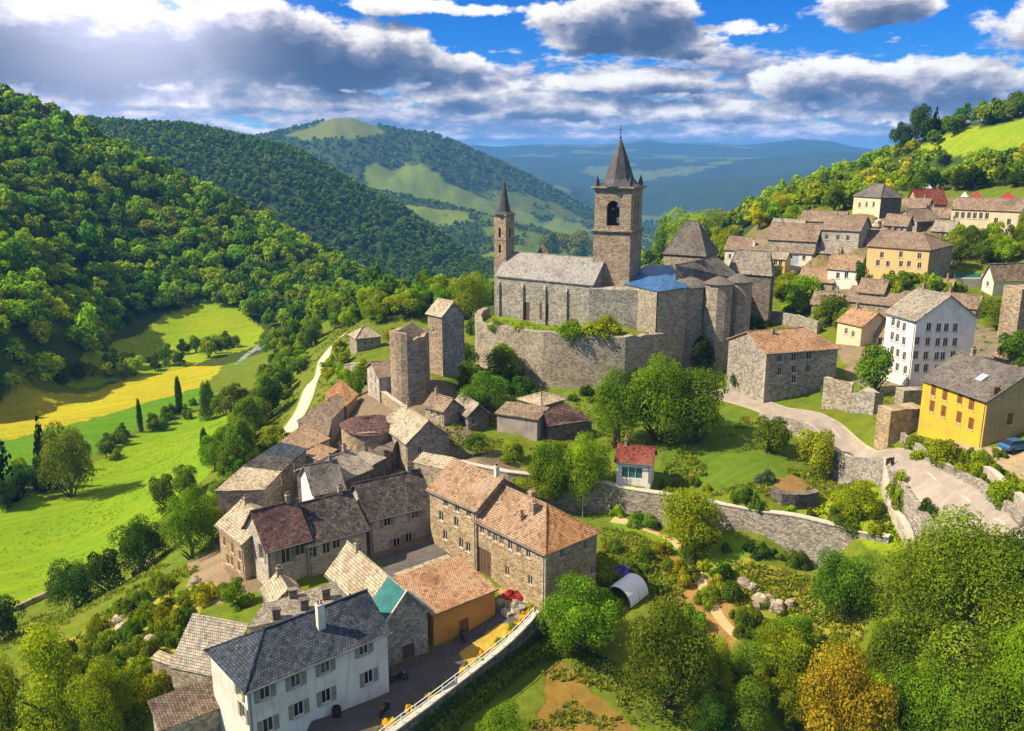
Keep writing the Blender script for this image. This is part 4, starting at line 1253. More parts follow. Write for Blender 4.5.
def build_house(h):
    A, rd, ld, lx, ly, ze = frame_of(h)
    zg = h['zg']
    name = h.get('name', 'house')
    rz = math.atan2(rd[1], rd[0])
    root = empty(name, (A[0], A[1], zg), rz)
    tag(root, h['label'], h.get('cat', 'house'), h.get('group'))
    HB[h['label']] = (root, A, rd, ld, lx, ly, ze)
    e = ze - zg
    gs = [H1(*(A[:2] + rd * a + ld * b)) for a in (0, lx / 2, lx) for b in (0, ly / 2, ly)]
    zb = min(min(gs) - zg, 0) - 0.8
    zb = max(zb, -9.0)
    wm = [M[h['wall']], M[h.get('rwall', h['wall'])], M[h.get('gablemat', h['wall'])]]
    ops = {'L': [], 'R': []}
    wins = []
    w, hh = h.get('ww', (0.9, 1.3))

    def loc(side, px, py):
        if side == 'R':
            p = wall_hit(px, py, A, ld, 0.0)
            return float((p[:2] - A[:2]) @ rd), p[2] - zg
        p = wall_hit(px, py, A, rd, 0.0)
        return float((p[:2] - A[:2]) @ ld), p[2] - zg

    def place(side, s, z, w_, h_):
        lim = lx if side == 'R' else ly
        s = min(max(s, w_ / 2 + 0.15), lim - w_ / 2 - 0.15)
        ss_ = s if side == 'R' else ly - s
        r = (ss_ - w_ / 2, ss_ + w_ / 2, z - h_ / 2, z + h_ / 2)
        if any(not (r[1] < o[0] - 0.05 or r[0] > o[1] + 0.05 or r[3] < o[2] - 0.05 or r[2] > o[3] + 0.05) for o in ops[side]):
            return None
        if r[3] < e - 0.05:
            ops[side].append(r)
        return s, z
    doors = []
    for side, px, py, w_, h_ in h.get('doors', ()):
        s, z = loc(side, px, py)
        q = place(side, s, z, w_, h_)
        if q:
            doors.append((side, *q, w_, h_))
    for side, key in (('L', 'wl'), ('R', 'wr')):
        for p in h.get(key, ()):
            s, z = loc(side, p[0], p[1])
            if z < 0.2:
                continue
            inside_gable = (side == 'R') == (h['ridge'] == 'L')
            if z + hh / 2 > e - 0.12:
                if inside_gable and z > e:
                    pass
                else:
                    z = e - 0.14 - hh / 2
            q = place(side, s, z, w, hh)
            if q:
                wins.append((side, *q))
    # walls: R wall y=0, L wall x=0, far walls plain
    mb = MB()
    zt = e + 0.0
    wall_grid(mb, (0, 0), (1, 0), lx, zb, zt, ops['R'], mi=1)
    wall_grid(mb, (lx, 0), (0, 1), ly, zb, zt, [], mi=0)
    wall_grid(mb, (lx, ly), (-1, 0), lx, zb, zt, [], mi=1)
    wall_grid(mb, (0, ly), (0, -1), ly, zb, zt, ops['L'], mi=2 if h['ridge'] == 'R' and 'gablemat' in h else 0)
    rise = h['rise']
    hip = h.get('hip', ())
    if h['kind'] == 'gable':
        def tri(p, q, r, mi):
            mb.face([p, q, r], mi=mi)
        if h['ridge'] == 'R':
            if 'A' not in hip:
                tri((0, ly, e), (0, 0, e), (0, ly / 2, e + rise), 2)
            if 'B' not in hip:
                tri((lx, 0, e), (lx, ly, e), (lx, ly / 2, e + rise), 0)
        else:
            if 'A' not in hip:
                tri((0, 0, e), (lx, 0, e), (lx / 2, 0, e + rise), 1)
            if 'B' not in hip:
                tri((lx, ly, e), (0, ly, e), (lx / 2, ly, e + rise), 1)
    elif h['kind'] == 'mono':
        if h['ridge'] == 'R':      # high side at y = ly
            mb.face([(0, ly, e), (0, 0, e), (0, ly, e + rise)], mi=0)
            mb.face([(lx, 0, e), (lx, ly, e), (lx, ly, e + rise)], mi=0)
            mb.face([(lx, ly, e), (0, ly, e), (0, ly, e + rise), (lx, ly, e + rise)], mi=1)
        else:
            mb.face([(0, 0, e), (lx, 0, e), (lx, 0, e + rise)], mi=1)
            mb.face([(lx, ly, e), (0, ly, e), (lx, ly, e + rise)], mi=1)
            mb.face([(lx, 0, e), (lx, ly, e), (lx, ly, e + rise), (lx, 0, e + rise)], mi=0)
    if h.get('church'):
        church_walls(mb, lx, ly, e, zb)
    mb.build('wall', wm, root)
    # roof
    rb = MB()
    rmats = [M[h['roof']], M[h.get('hipmat', h['roof'])]]
    if h['kind'] == 'gable':
        roof_gable(rb, lx, ly, e, rise, h['ridge'], hip, h.get('hipin', 0), hmi=1)
    elif h['kind'] == 'pyramid':
        o = 0.4
        if ly >= lx:
            roof_gable(rb, lx, ly, e, rise, 'L', ('A', 'B'), min(lx, ly) / 2 * 0.94)
        else:
            roof_gable(rb, lx, ly, e, rise, 'R', ('A', 'B'), min(lx, ly) / 2 * 0.94)
    elif h['kind'] == 'mono':
        o = 0.35
        if h['ridge'] == 'R':
            k = rise / ly
            rb.sheet((-o, -o, e - o * k + 0.1), (lx + o, -o, e - o * k + 0.1), (lx + o, ly + o, e + rise + o * k + 0.1), (-o, ly + o, e + rise + o * k + 0.1), thick=0.18)
        else:
            k = rise / lx
            rb.sheet((-o, ly + o, e - o * k + 0.1), (-o, -o, e - o * k + 0.1), (lx + o, -o, e + rise + o * k + 0.1), (lx + o, ly + o, e + rise + o * k + 0.1), thick=0.18)
    roof = rb.build('roof', rmats, root)
    for (fx, fy, ch, cw) in h.get('chim', ()):
        z = roof_z(h, lx, ly, e, fx, fy)
        cb = MB()
        cb.box(-cw / 2, cw / 2, -cw * 0.35, cw * 0.35, -1.0, ch)
        cb.box(-cw / 2 - 0.07, cw / 2 + 0.07, -cw * 0.35 - 0.07, cw * 0.35 + 0.07, ch + 0.002, ch + 0.14)
        for q in (-0.22, 0.22):
            cb.lathe([(0.12, ch + 0.14), (0.10, ch + 0.55), (0.0, ch + 0.55)], 8, (q * cw, 0), mi=1)
        cb.build('chimney', [M[h.get('chimmat', 'stone')], M['tile_terra']], roof, (fx * lx, fy * ly, z))
    if h.get('panel'):
        pb = MB()
        k = rise / (lx / 2)
        x0, x1, y0, y1 = -0.3, lx / 2 - 0.1, -0.25, 3.6
        pb.sheet((x0, y1, e + x0 * k + 0.28), (x0, y0, e + x0 * k + 0.28), (x1, y0, e + x1 * k + 0.28), (x1, y1, e + x1 * k + 0.28), thick=0.07, jit=0.0)
        pb.build('roof_panel', M['teal_sheet'], roof)
        vb = MB()
        vb.tube([(-0.45, -0.42, e - 0.25 * k), (lx / 2, -0.42, e + rise + 0.2)], 0.12, 5)
        vb.tube([(lx / 2, -0.42, e + rise + 0.2), (lx + 0.45, -0.42, e - 0.25 * k)], 0.12, 5)
        vb.build('verge', M['frame'], roof)
    if h.get('skylight'):
        sb = MB()
        k = rise / (lx / 2)
        xs = lx * 0.22
        sb.sheet((xs - 0.5, ly * 0.36 + 0.5, e + (xs - 0.5) * k + 0.3), (xs - 0.5, ly * 0.36 - 0.5, e + (xs - 0.5) * k + 0.3), (xs + 0.6, ly * 0.36 - 0.5, e + (xs + 0.6) * k + 0.36), (xs + 0.6, ly * 0.36 + 0.5, e + (xs + 0.6) * k + 0.36), thick=0.2, jit=0)
        sb.build('skylight', M['canvas'], roof)
    for side, s, z in wins:
        if side == 'R':
            add_window(root, s, 0, z, 0, w, hh, h.get('sh'))
        else:
            add_window(root, 0, s, z, -math.pi / 2, w, hh, h.get('sh'))
    for side, s, z, w_, h_ in doors:
        db = MB()
        db.box(-w_ / 2 + 0.02, w_ / 2 - 0.02, 0.12, 0.20, -h_ / 2, h_ / 2)
        for q in range(4):
            xx = -w_ / 2 + w_ * (q + 0.5) / 4
            db.box(xx - w_ * 0.10, xx + w_ * 0.10, 0.085, 0.119, -h_ / 2 + 0.08, h_ / 2 - 0.08)
        do = db.build('door', M[h.get('doormat', 'wood')], root, (s, 0, z) if side == 'R' else (0, s, z), 0 if side == 'R' else -math.pi / 2)
        hb = MB()
        hb.box(w_ * 0.32, w_ * 0.36, 0.02, 0.084, -0.1, 0.1)
        hb.build('handle', M['metal'], do)
    if 'stone' in h['wall'] and A[1] < 165 and h.get('cat') is None:
        qb = MB()
        z_, k_ = zb + 0.1, 0
        while z_ < e - 0.45:
            a_, b_ = (0.62, 0.34) if k_ % 2 else (0.34, 0.62)
            a_ += random.uniform(-.08, .08)
            b_ += random.uniform(-.08, .08)
            qb.box(-0.02, a_, -0.02, b_, z_, z_ + 0.36)
            z_ += 0.38
            k_ += 1
        qb.build('quoins', M['quoin'], root)
    if A[1] < 165 and h.get('cat') is None and h['kind'] == 'gable':
        gu = MB()
        sl = rise / ((ly if h['ridge'] == 'R' else lx) / 2)
        zz_ = e - sl * 0.42 + 0.06
        if h['ridge'] == 'R':
            gu.tube([(-0.35, -0.46, zz_), (lx + 0.35, -0.46, zz_ - 0.05)], 0.08, 6)
            gu.tube([(0.25, -0.42, zz_), (0.25, -0.07, zz_ - 0.35), (0.25, -0.07, 0)], 0.05, 5)
        else:
            gu.tube([(-0.46, -0.35, zz_), (-0.46, ly + 0.35, zz_ - 0.05)], 0.08, 6)
            gu.tube([(-0.42, 0.25, zz_), (-0.07, 0.25, zz_ - 0.35), (-0.07, 0.25, 0)], 0.05, 5)
        gu.build('gutter', M['zinc'], root)
    return root


def church_walls(mb, lx, ly, e, zb):
    """buttresses and the blind arches of the nave's long wall (x = 0 side)"""
    for f in (0.02, 0.26, 0.48, 0.72, 0.985):
        y = f * ly
        zt = e - 1.2
        mb.prism([(-0.45, y - 0.4), (-0.002, y - 0.4), (-0.002, y + 0.4), (-0.45, y + 0.4)], zb, [zt - 1.0, zt, zt, zt - 1.0], mi=0)
    mb.box(-0.28, -0.003, -0.2, ly + 0.2, e - 0.5, e - 0.15)


def poly_house(label, pts, wall, roof, drop=None, name='house', cat='house', over=0.3, wins=(), windows_on=0, ww=(0.8, 1.2)):
    """irregular building: roof corners given as (px, py, height), counter-clockwise seen from above"""
    P = [at(*p) for p in pts]
    a2 = sum(P[i][0] * P[(i + 1) % len(P)][1] - P[(i + 1) % len(P)][0] * P[i][1] for i in range(len(P)))
    if a2 < 0:
        P = P[::-1]
    gz = min(H1(p[0], p[1]) for p in P)
    c = sum(P) / len(P)
    base = min(gz, c[2] - 1.5)
    root = empty(name, (c[0], c[1], base))
    tag(root, label, cat)
    Q = [p - np.array([c[0], c[1], base]) for p in P]
    mb = MB()
    n = len(Q)
    for i in range(n):
        j = (i + 1) % n
        L = float(np.hypot(*(Q[j] - Q[i])[:2]))
        mb.face([(*Q[i][:2], -1.2), (*Q[j][:2], -1.2), Q[j], Q[i]], uv=[(0, -1.2), (L, -1.2), (L, Q[j][2]), (0, Q[i][2])])
    mb.build('wall', M[wall], root)
    rb = MB()
    ctr = sum(Q) / n
    O = [q + np.array([*(over * (q - ctr)[:2] / max(np.hypot(*(q - ctr)[:2]), 0.1)), 0.12]) for q in Q]
    if n == 4:
        rb.sheet(*O, thick=0.15)
    else:
        rb.face(O)
        for i in range(n):
            j = (i + 1) % n
            rb.face([O[i] - np.array([0, 0, 0.15]), O[j] - np.array([0, 0, 0.15]), O[j], O[i]])
        rb.face([o - np.array([0, 0, 0.15]) for o in O[::-1]])
    rf = rb.build('roof', M[roof], root)
    return root, rf, c, base
# ------------------------------------------------------------------ ground strips
def smooth(pl, n=8):
    P = [np.array(p, float) for p in pl]
    P = [2 * P[0] - P[1]] + P + [2 * P[-1] - P[-2]]
    out = []
    for i in range(1, len(P) - 2):
        for k in range(n):
            s = k / n
            out.append(0.5 * ((2 * P[i]) + (-P[i - 1] + P[i + 1]) * s + (2 * P[i - 1] - 5 * P[i] + 4 * P[i + 1] - P[i + 2]) * s * s + (-P[i - 1] + 3 * P[i] - 3 * P[i + 1] + P[i + 2]) * s ** 3))
    out.append(P[-2])
    return out


def resample(pl, step):
    pl = [np.array(p[:2], float) for p in pl]
    out, carry = [pl[0]], 0.0
    for a, b in zip(pl[:-1], pl[1:]):
        L = np.hypot(*(b - a))
        s = step - carry
        while s < L:
            out.append(a + (b - a) * s / L)
            s += step
        carry = L - (s - step)
    out.append(pl[-1])
    return out


def tangents(P):
    T = []
    for i in range(len(P)):
        d_ = P[min(i + 1, len(P) - 1)] - P[max(i - 1, 0)]
        T.append(d_ / max(np.hypot(*d_), 1e-9))
    return T


def ribbon(name, label, pl, width, mat, lift=0.05, na=4, skirt=0.25, off=0.0, step=1.5, kind='structure', cat=None):
    P = resample(pl, step)
    T = tangents(P)
    mb = MB()
    rows, s = [], 0.0
    for i, (p, t_) in enumerate(zip(P, T)):
        n_ = np.array([-t_[1], t_[0]])
        w_ = width(i / max(1, len(P) - 1)) if callable(width) else width
        if i:
            s += float(np.hypot(*(P[i] - P[i - 1])))
        row = []
        for k in range(na + 1):
            q = p + n_ * (off + w_ * (k / na - 0.5))
            row.append(((q[0], q[1], H1(*q) + lift), (w_ * (k / na - 0.5), s)))
        rows.append(row)
    for a, b in zip(rows[:-1], rows[1:]):
        for k in range(na):
            q = [a[k], b[k], b[k + 1], a[k + 1]]
            mb.face([v[0] for v in q][::-1], uv=[v[1] for v in q][::-1])
        for k, sg in ((0, 1), (na, -1)):
            p, q = a[k][0], b[k][0]
            f = [p, q, (q[0], q[1], q[2] - skirt), (p[0], p[1], p[2] - skirt)]
            mb.face(f if sg > 0 else f[::-1])
    o = mb.build(name, mat)
    tag(o, label, cat or name.replace('_', ' '), kind=kind)
    return o


def asphalt_mat(name, col, track, edge, w):
    m_, n_, out = new_mat(name)
    uv = uvc(n_)
    a = n_.noise(uv, 0.5, 5, 0.65)
    g = n_.noise(uv, 7.0, 3)
    x_ = n_.m('ABSOLUTE', n_.xyz(uv)[0])
    c = n_.mix(n_.ss(a, 0.35, 0.7), col, track)
    c = n_.mix(n_.ss(n_.m('ADD', x_, n_.m('MULTIPLY', n_.m('SUBTRACT', a, 0.5), 0.9)), w * 0.36, w * 0.5), c, edge)
    c = n_.mix(n_.ss(g, 0.3, 0.7, 0, 0.3), c, tuple(v * 0.6 for v in col))
    principled(n_, out, c, 0.9, g, 0.3, 0.02, spec=0.15)
    return m_


M['road'] = asphalt_mat('worn_pale_asphalt', (0.27, 0.235, 0.20), (0.36, 0.31, 0.26), (0.46, 0.38, 0.26), 5.0)
M['lane'] = asphalt_mat('white_gravel_lane', (0.44, 0.38, 0.30), (0.52, 0.46, 0.37), (0.30, 0.28, 0.14), 4.0)
M['paint'] = plain_mat('worn_road_paint', (0.50, 0.47, 0.42), 0.8, 0.4)
M['path'] = asphalt_mat('bare_earth_path', (0.46, 0.34, 0.16), (0.56, 0.42, 0.22), (0.28, 0.24, 0.07), 2.0)
M['foam'] = plain_mat('white_water', (0.55, 0.58, 0.56), 0.5, 0.6, 0.9)
M['water'] = plain_mat('shallow_river', (0.30, 0.36, 0.36), 0.25, 0.6, 0.6, spec=0.5)

ROAD = smooth([at(*p) for p in [(690, 386, 9.2), (725, 397, 8.7), (780, 413, 9.6), (830, 430, 10.6), (880, 452, 11.6), (920, 472, 12.3), (960, 494, 13), (1000, 522, 13.7), (1040, 552, 14.2), (1120, 612, 15)]])
LANE = smooth([at(*p) for p in [(345, 335, -1), (328, 352, -5), (319, 374, -4.5), (308, 398, -4.2), (296, 420, -3), (286, 440, -3)]])
PATH = smooth([g for g in (ground(*p) for p in [(612, 520), (660, 535), (685, 552), (700, 580), (715, 610), (730, 630), (760, 655)]) if g is not None])
RIVER = smooth([g for g in (ground(*p) for p in [(268, 340), (260, 346), (250, 353), (242, 360), (238, 365)]) if g is not None])
WEIR = smooth([g for g in (ground(*p) for p in [(296, 382), (292, 395), (288, 412)]) if g is not None])
NOROUGH = [ROAD, LANE]

terrainZ, TAZ, TDS = build_terrain()
TCUM = np.maximum.accumulate((terrainZ - CAMZ) / TDS[:, None], axis=0)


def tree_seen(x, y, ztop, slack=0.0):
    """rough cull of trees wholly behind a crest"""
    a, d_ = np.arctan2(x, y), np.hypot(x, y)
    j = np.clip(np.searchsorted(TAZ, a), 0, len(TAZ) - 1)
    i = np.clip(np.searchsorted(TDS, d_ * 0.985) - 1, 0, len(TDS) - 1)
    return (ztop - CAMZ) / d_ > TCUM[i, j] - slack


ribbon('road', 'pale worn road curving along the slope to the castle', ROAD, 4.6, M['road'], 0.22, 6, 0.6)
for k in range(0, 1):
    dash = MB()
    PR = resample(ROAD, 0.5)
    TR = tangents(PR)
    i = 40
    while i < len(PR) - 8:
        for j in range(i, i + 5):
            p, q = PR[j], PR[j + 1]
            n0, n1 = np.array([-TR[j][1], TR[j][0]]), np.array([-TR[j + 1][1], TR[j + 1][0]])
            f = []
            for (c, n_, s_) in ((p, n0, 0.07), (q, n1, 0.07), (q, n1, -0.07), (p, n0, -0.07)):
                v = c + n_ * (0.2 + s_)
                f.append((v[0], v[1], H1(*v) + 0.24))
            dash.face(f[::-1])
        i += 16
    tag(dash.build('road_markings', M['paint']), 'worn dashed white line along the road', 'road markings', kind='structure')
ribbon('lane', 'white gravel lane climbing round the village edge', LANE, 4.3, M['lane'], 0.2, 4, 0.6)
ribbon('path', 'bare earth path across the garden slope', PATH, lambda s: 1.8 - 0.5 * s, M['path'], 0.09, 3)
ribbon('river', 'shallow grey river at the foot of the wooded hill', RIVER, lambda s: 4.5 - 2 * s, M['water'], 0.15)


# ------------------------------------------------------------------ stone walls along lines
def wall_line(label, pl, mat, top=None, thick=0.9, parapet=0.4, low=-0.9, ragged=0.12, step=1.6, coping=None, name='stone_wall', even=1):
    """body between the low ground on one side and just above the high ground on the other; top(s, hi) may override the crest height"""
    P = resample(pl, step)
    T = tangents(P)
    mb, cb, s = MB(), MB(), 0.0
    rows = []
    for i, (p, t_) in enumerate(zip(P, T)):
        n_ = np.array([-t_[1], t_[0]])
        if i:
            s += float(np.hypot(*(P[i] - P[i - 1])))
        a, b = p + n_ * (thick / 2 + 0.25), p - n_ * (thick / 2 + 0.25)
        ha, hb = H1(*a), H1(*b)
        zt = (top(i / (len(P) - 1), max(ha, hb)) if top else max(ha, hb) + parapet) + random.uniform(-ragged, ragged)
        zl = min(ha, hb) + low
        rows.append([p + n_ * thick / 2, p - n_ * thick / 2, zl, zt, s])
    zs_ = np.array([r[3] for r in rows])
    kk = min(even, len(zs_) // 2 * 2 - 1)
    if kk > 1:
        pad = np.concatenate([np.full(kk // 2, zs_[0]), zs_, np.full(kk // 2, zs_[-1])])
        zs_ = np.convolve(pad, np.ones(kk) / kk, 'valid')
    for r, z_ in zip(rows, zs_):
        r[3] = float(z_)
    for A_, B_ in zip(rows[:-1], rows[1:]):
        (a0, a1, al, at_, sa), (b0, b1, bl, bt, sb) = A_, B_
        mb.face([(*b0, bl), (*a0, al), (*a0, at_), (*b0, bt)], uv=[(sb, bl), (sa, al), (sa, at_), (sb, bt)])
        mb.face([(*a1, al), (*b1, bl), (*b1, bt), (*a1, at_)], uv=[(sa, al), (sb, bl), (sb, bt), (sa, at_)])
        mb.face([(*a0, at_), (*a1, at_), (*b1, bt), (*b0, bt)][::-1] if False else [(*a1, at_), (*b1, bt), (*b0, bt), (*a0, at_)])
        if coping:
            e = 0.10
            na, nb = (a0 - a1) / thick, (b0 - b1) / thick
            q = [a1 - na * e, b1 - nb * e, b0 + nb * e, a0 + na * e]
            zq = [at_, bt, bt, at_]
            lo = [(*v, z + 0.004) for v, z in zip(q, zq)]
            hi = [(*v, z + 0.16) for v, z in zip(q, zq)]
            cb.face(hi)
            cb.face([lo[0], lo[1], hi[1], hi[0]])
            cb.face([lo[2], lo[3], hi[3], hi[2]])
            cb.face(lo[::-1])
    for r in (rows[0], rows[-1]):
        f = [(*r[0], r[2]), (*r[1], r[2]), (*r[1], r[3]), (*r[0], r[3])]
        mb.face(f if r is rows[0] else f[::-1])
    o = mb.build(name, M[mat])
    tag(o, label, 'wall')
    if coping:
        cb.build('coping', M[coping], o)
    return o


wall_line('long grey retaining wall crossing the gardens below the grass slope', LONGWALL, 'stone_grey', parapet=0.5, coping='sill', even=13)
wall_line('high rough stone wall holding up the church lawn', TERRACE, 'stone', thick=1.4, top=lambda s, hi: 19.0, ragged=0.35)
wall_line('curving stone wall carrying the edge of the upper road', smooth(ROADWALL, 4), 'stone_grey', parapet=0.5, even=7)
wall_line('straight wall with a white rail between courtyard and hedge', YARDWALL, 'stone_dark', thick=0.5, parapet=0.3, ragged=0.02, coping='sill')
WALLSPECS = [
    ('low pale dry stone wall curving down the grass from the road', [(884, 486), (886, 500), (892, 515), (900, 530), (908, 546), (910, 556)], 'stone_pale', 1.1, 0.7),
    ('low mossy wall at the edge of the bright meadow', [(14, 612), (40, 600), (64, 590), (90, 574)], 'stone_warm', 1.0, 0.7),
    ('rough low wall between the road and the yellow house bushes', [(902, 440), (918, 452), (940, 468), (965, 482), (992, 502), (1024, 528)], 'stone_grey', 0.9, 0.6),
    ('low brown retaining wall standing alone in the grass slope below the road', [(772, 497), (782, 503), (800, 506), (816, 503)], 'stone_dark', 1.6, 1.2),
    ('white topped wall rising at the right edge of the road', [(985, 478), (1000, 492), (1014, 505), (1030, 520)], 'stone_pale', 1.3, 0.6),
    ('stepped wall with a pale top descending from the tall plastered house', [(383, 402), (395, 410), (410, 421), (420, 428)], 'stone_warm', 1.6, 0.6),
    ('pale garden wall above the lane by the red roofed house', [(345, 372), (358, 370), (366, 376)], 'stone_pale', 1.4, 0.5),
    ('long sloping wall between the castle and the orange tiled house', [(770, 322), (785, 324), (800, 328), (818, 334)], 'stone_grey', 2.6, 0.7),
]
for lab, px, mat, hgt, th in WALLSPECS:
    pl = [g[:2] for g in (ground(*p) for p in px) if g is not None]
    wall_line(lab, smooth(pl, 4), mat, top=lambda s, hi, hgt=hgt: hi + hgt, thick=th, ragged=0.15, coping='sill' if 'pale' in lab or 'white' in lab else None)


# ------------------------------------------------------------------ houses
for h_ in HOUSES:
    build_house(h_)

# church: hips, towers and the fortified east end
CH = HB['church nave with buttressed grey walls and a pale stone roof']


def arch_wall(mb, P0, U, L, zb, zt, arches, mi=0, depth=0.7, seg=8):
    """wall with round or pointed headed openings: (centre s, foot z, width, height)"""
    N = (U[1], -U[0])
    ops = [(s - w / 2, s + w / 2, z, z + h) for s, z, w, h in arches]
    wall_grid(mb, P0, U, L, zb, zt, ops, mi, depth)
    for s, z, w, h in arches:
        r, zc = w / 2, z + h - w / 2
        for sg in (-1, 1):
            pts = [(s + sg * r * math.cos(a), zc + r * math.sin(a)) for a in np.linspace(0, math.pi / 2, seg)]
            poly = pts + [(s + sg * r, z + h)]
            f = [(P0[0] + U[0] * a - N[0] * 0.02, P0[1] + U[1] * a - N[1] * 0.02, b) for a, b in poly]
            mb.face(f if sg < 0 else f[::-1], uv=poly if sg < 0 else poly[::-1], mi=mi)
            g_ = [(P0[0] + U[0] * a - N[0] * depth, P0[1] + U[1] * a - N[1] * depth, b) for a, b in pts]
            for k in range(seg - 1):
                q = [f[k], f[k + 1], g_[k + 1], g_[k]]
                mb.face(q if sg > 0 else q[::-1], mi=mi)


def bell_tower():
    A = at(627.5, 326, 18.0)
    a = R_(25)
    ld, rd = np.array([-math.cos(a), math.sin(a)]), np.array([math.sin(a), math.cos(a)])
    S = 8.1
    zt = z_above(A[1], 190) - 18.0
    zs = z_above(A[1], 231) - 18.0
    root = empty('bell_tower', tuple(A), math.atan2(rd[1], rd[0]))
    tag(root, 'square church bell tower with an open arched belfry and a dark pointed spire', 'tower')
    mb = MB()
    hb = zt - zs
    arL = [(S * 0.50, zs + 0.9, 2.8, hb * 0.62)]
    arR = [(S * 0.36, zs + 1.1, 0.95, hb * 0.58), (S * 0.62, zs + 1.1, 0.95, hb * 0.58)]
    wall_grid(mb, (0, 0), (1, 0), S, -6, zs, [])
    wall_grid(mb, (0, S), (0, -1), S, -6, zs, [])
    mb.prism([(0, 0), (S, 0), (S, S), (0, S)], zs - 0.02, zs - 0.01)
    i = 0.12
    s2 = S - 2 * i
    arch_wall(mb, (i, i), (1, 0), s2, zs, zt, arR)
    arch_wall(mb, (i, S - i), (0, -1), s2, zs, zt, arL)
    arch_wall(mb, (S - i, i), (0, 1), s2, zs, zt, arL)
    arch_wall(mb, (S - i, S - i), (-1, 0), s2, zs, zt, arR)
    wall_grid(mb, (S, 0), (0, 1), S, -6, zs, [])
    wall_grid(mb, (S, S), (-1, 0), S, -6, zs, [])
    mb.build('shaft', M['stone_tower'], root)
    cb = MB()
    for (z0, z1, e) in ((zs - 0.55, zs - 0.25, 0.25), (zs - 0.248, zs + 0.05, 0.45), (zt, zt + 0.30, 0.25), (zt + 0.302, zt + 0.62, 0.55)):
        cb.box(-e, S + e, -e, S + e, z0, z1)
    cb.build('cornice', M['stone_tower'], root)
    sb = MB()
    c = (S / 2, S / 2)
    zb = zt + 0.62
    k = z_above(A[1] + 5, 140) - 18.0 - zb
    prof = [(5.2, zb), (4.2, zb + 0.5), (3.2, zb + 0.16 * k), (2.55, zb + 0.36 * k), (1.7, zb + 0.62 * k), (0.75, zb + 0.88 * k), (0.28, zb + k), (0.0, zb + k + 0.1)]
    sb.lathe(prof, 8, c)
    for sx in (0.06, 0.94):
        for sy in (0.06, 0.94):
            sb.lathe([(0.55, zb), (0.45, zb + 0.9), (0.0, zb + 2.4)], 4, (S * sx, S * sy))
    sp = sb.build('spire', M['lead'], root)
    fb = MB()
    top = z_above(A[1] + 5, 124) - 18.0
    fb.tube([(*c, zb + k), (*c, top)], [0.14, 0.05], 5)
    fb.lathe([(0.0, zb + k + 0.2), (0.35, zb + k + 0.5), (0.0, zb + k + 0.8)], 8, c)
    fb.box(c[0] - 0.04, c[0] + 0.04, c[1] - 0.55, c[1] + 0.55, top - 1.2, top - 1.08)
    fb.build('finial', M['lead'], sp)
    bb = MB()
    z = zs + hb * 0.30
    bb.lathe([(0.0, z + 1.7), (0.35, z + 1.6), (0.55, z + 1.0), (0.7, z + 0.35), (1.0, z)], 14, c)
    bb.build('bell', M['clock'], root)
    yb = MB()
    yb.box(0.3, S - 0.3, S / 2 - 0.12, S / 2 + 0.12, z + 1.72, z + 2.0)
    yb.box(S / 2 - 0.12, S / 2 + 0.12, 0.3, S - 0.3, zs + 0.4, zs + 0.6)
    yb.build('bell_beam', M['wood'], root)


def west_tower():
    root0, A, rd, ld, lx, ly, ze = CH
    S = 3.3
    p = A[:2] + ld * (ly - 0.5) + rd * 2.6
    # near corner on the column the photo shows
    A2 = np.array([p[0], p[1], 17.5])
    zt = z_above(A2[1], 216) - 17.5
    root = empty('stair_tower', tuple(A2), R_(90 - 35))
    tag(root, 'slender church tower with a sharp dark spire at the far left end of the nave', 'tower')
    mb = MB()
    wall_grid(mb, (0, 0), (1, 0), S, -6, zt, [(1.3, 1.9, zt - 4.8, zt - 2.6)])
    wall_grid(mb, (S, 0), (0, 1), S, -6, zt, [])
    wall_grid(mb, (S, S), (-1, 0), S, -6, zt, [])
    wall_grid(mb, (0, S), (0, -1), S, -6, zt, [(1.3, 1.9, zt - 4.8, zt - 2.6), (1.3, 1.9, zt - 8.2, zt - 6.4)])
    mb.build('shaft', M['stone_tower'], root)
    cb = MB()
    cb.box(-0.2, S + 0.2, -0.2, S + 0.2, zt, zt + 0.3)
    cb.box(-0.08, S + 0.08, -0.08, S + 0.08, zt - 5.4, zt - 5.15)
    cb.build('cornice', M['stone'], root)
    sb = MB()
    k = z_above(A2[1] + 2, 181) - 17.5 - zt - 0.3
    sb.lathe([(2.5, zt + 0.3), (1.5, zt + 0.9), (1.25, zt + 0.3 + 0.22 * k), (0.7, zt + 0.3 + 0.62 * k), (0.1, zt + 0.3 + k), (0, zt + 0.35 + k)], 8, (S / 2, S / 2))
    sb.build('spire', M['lead'], root)


bell_tower()
west_tower()


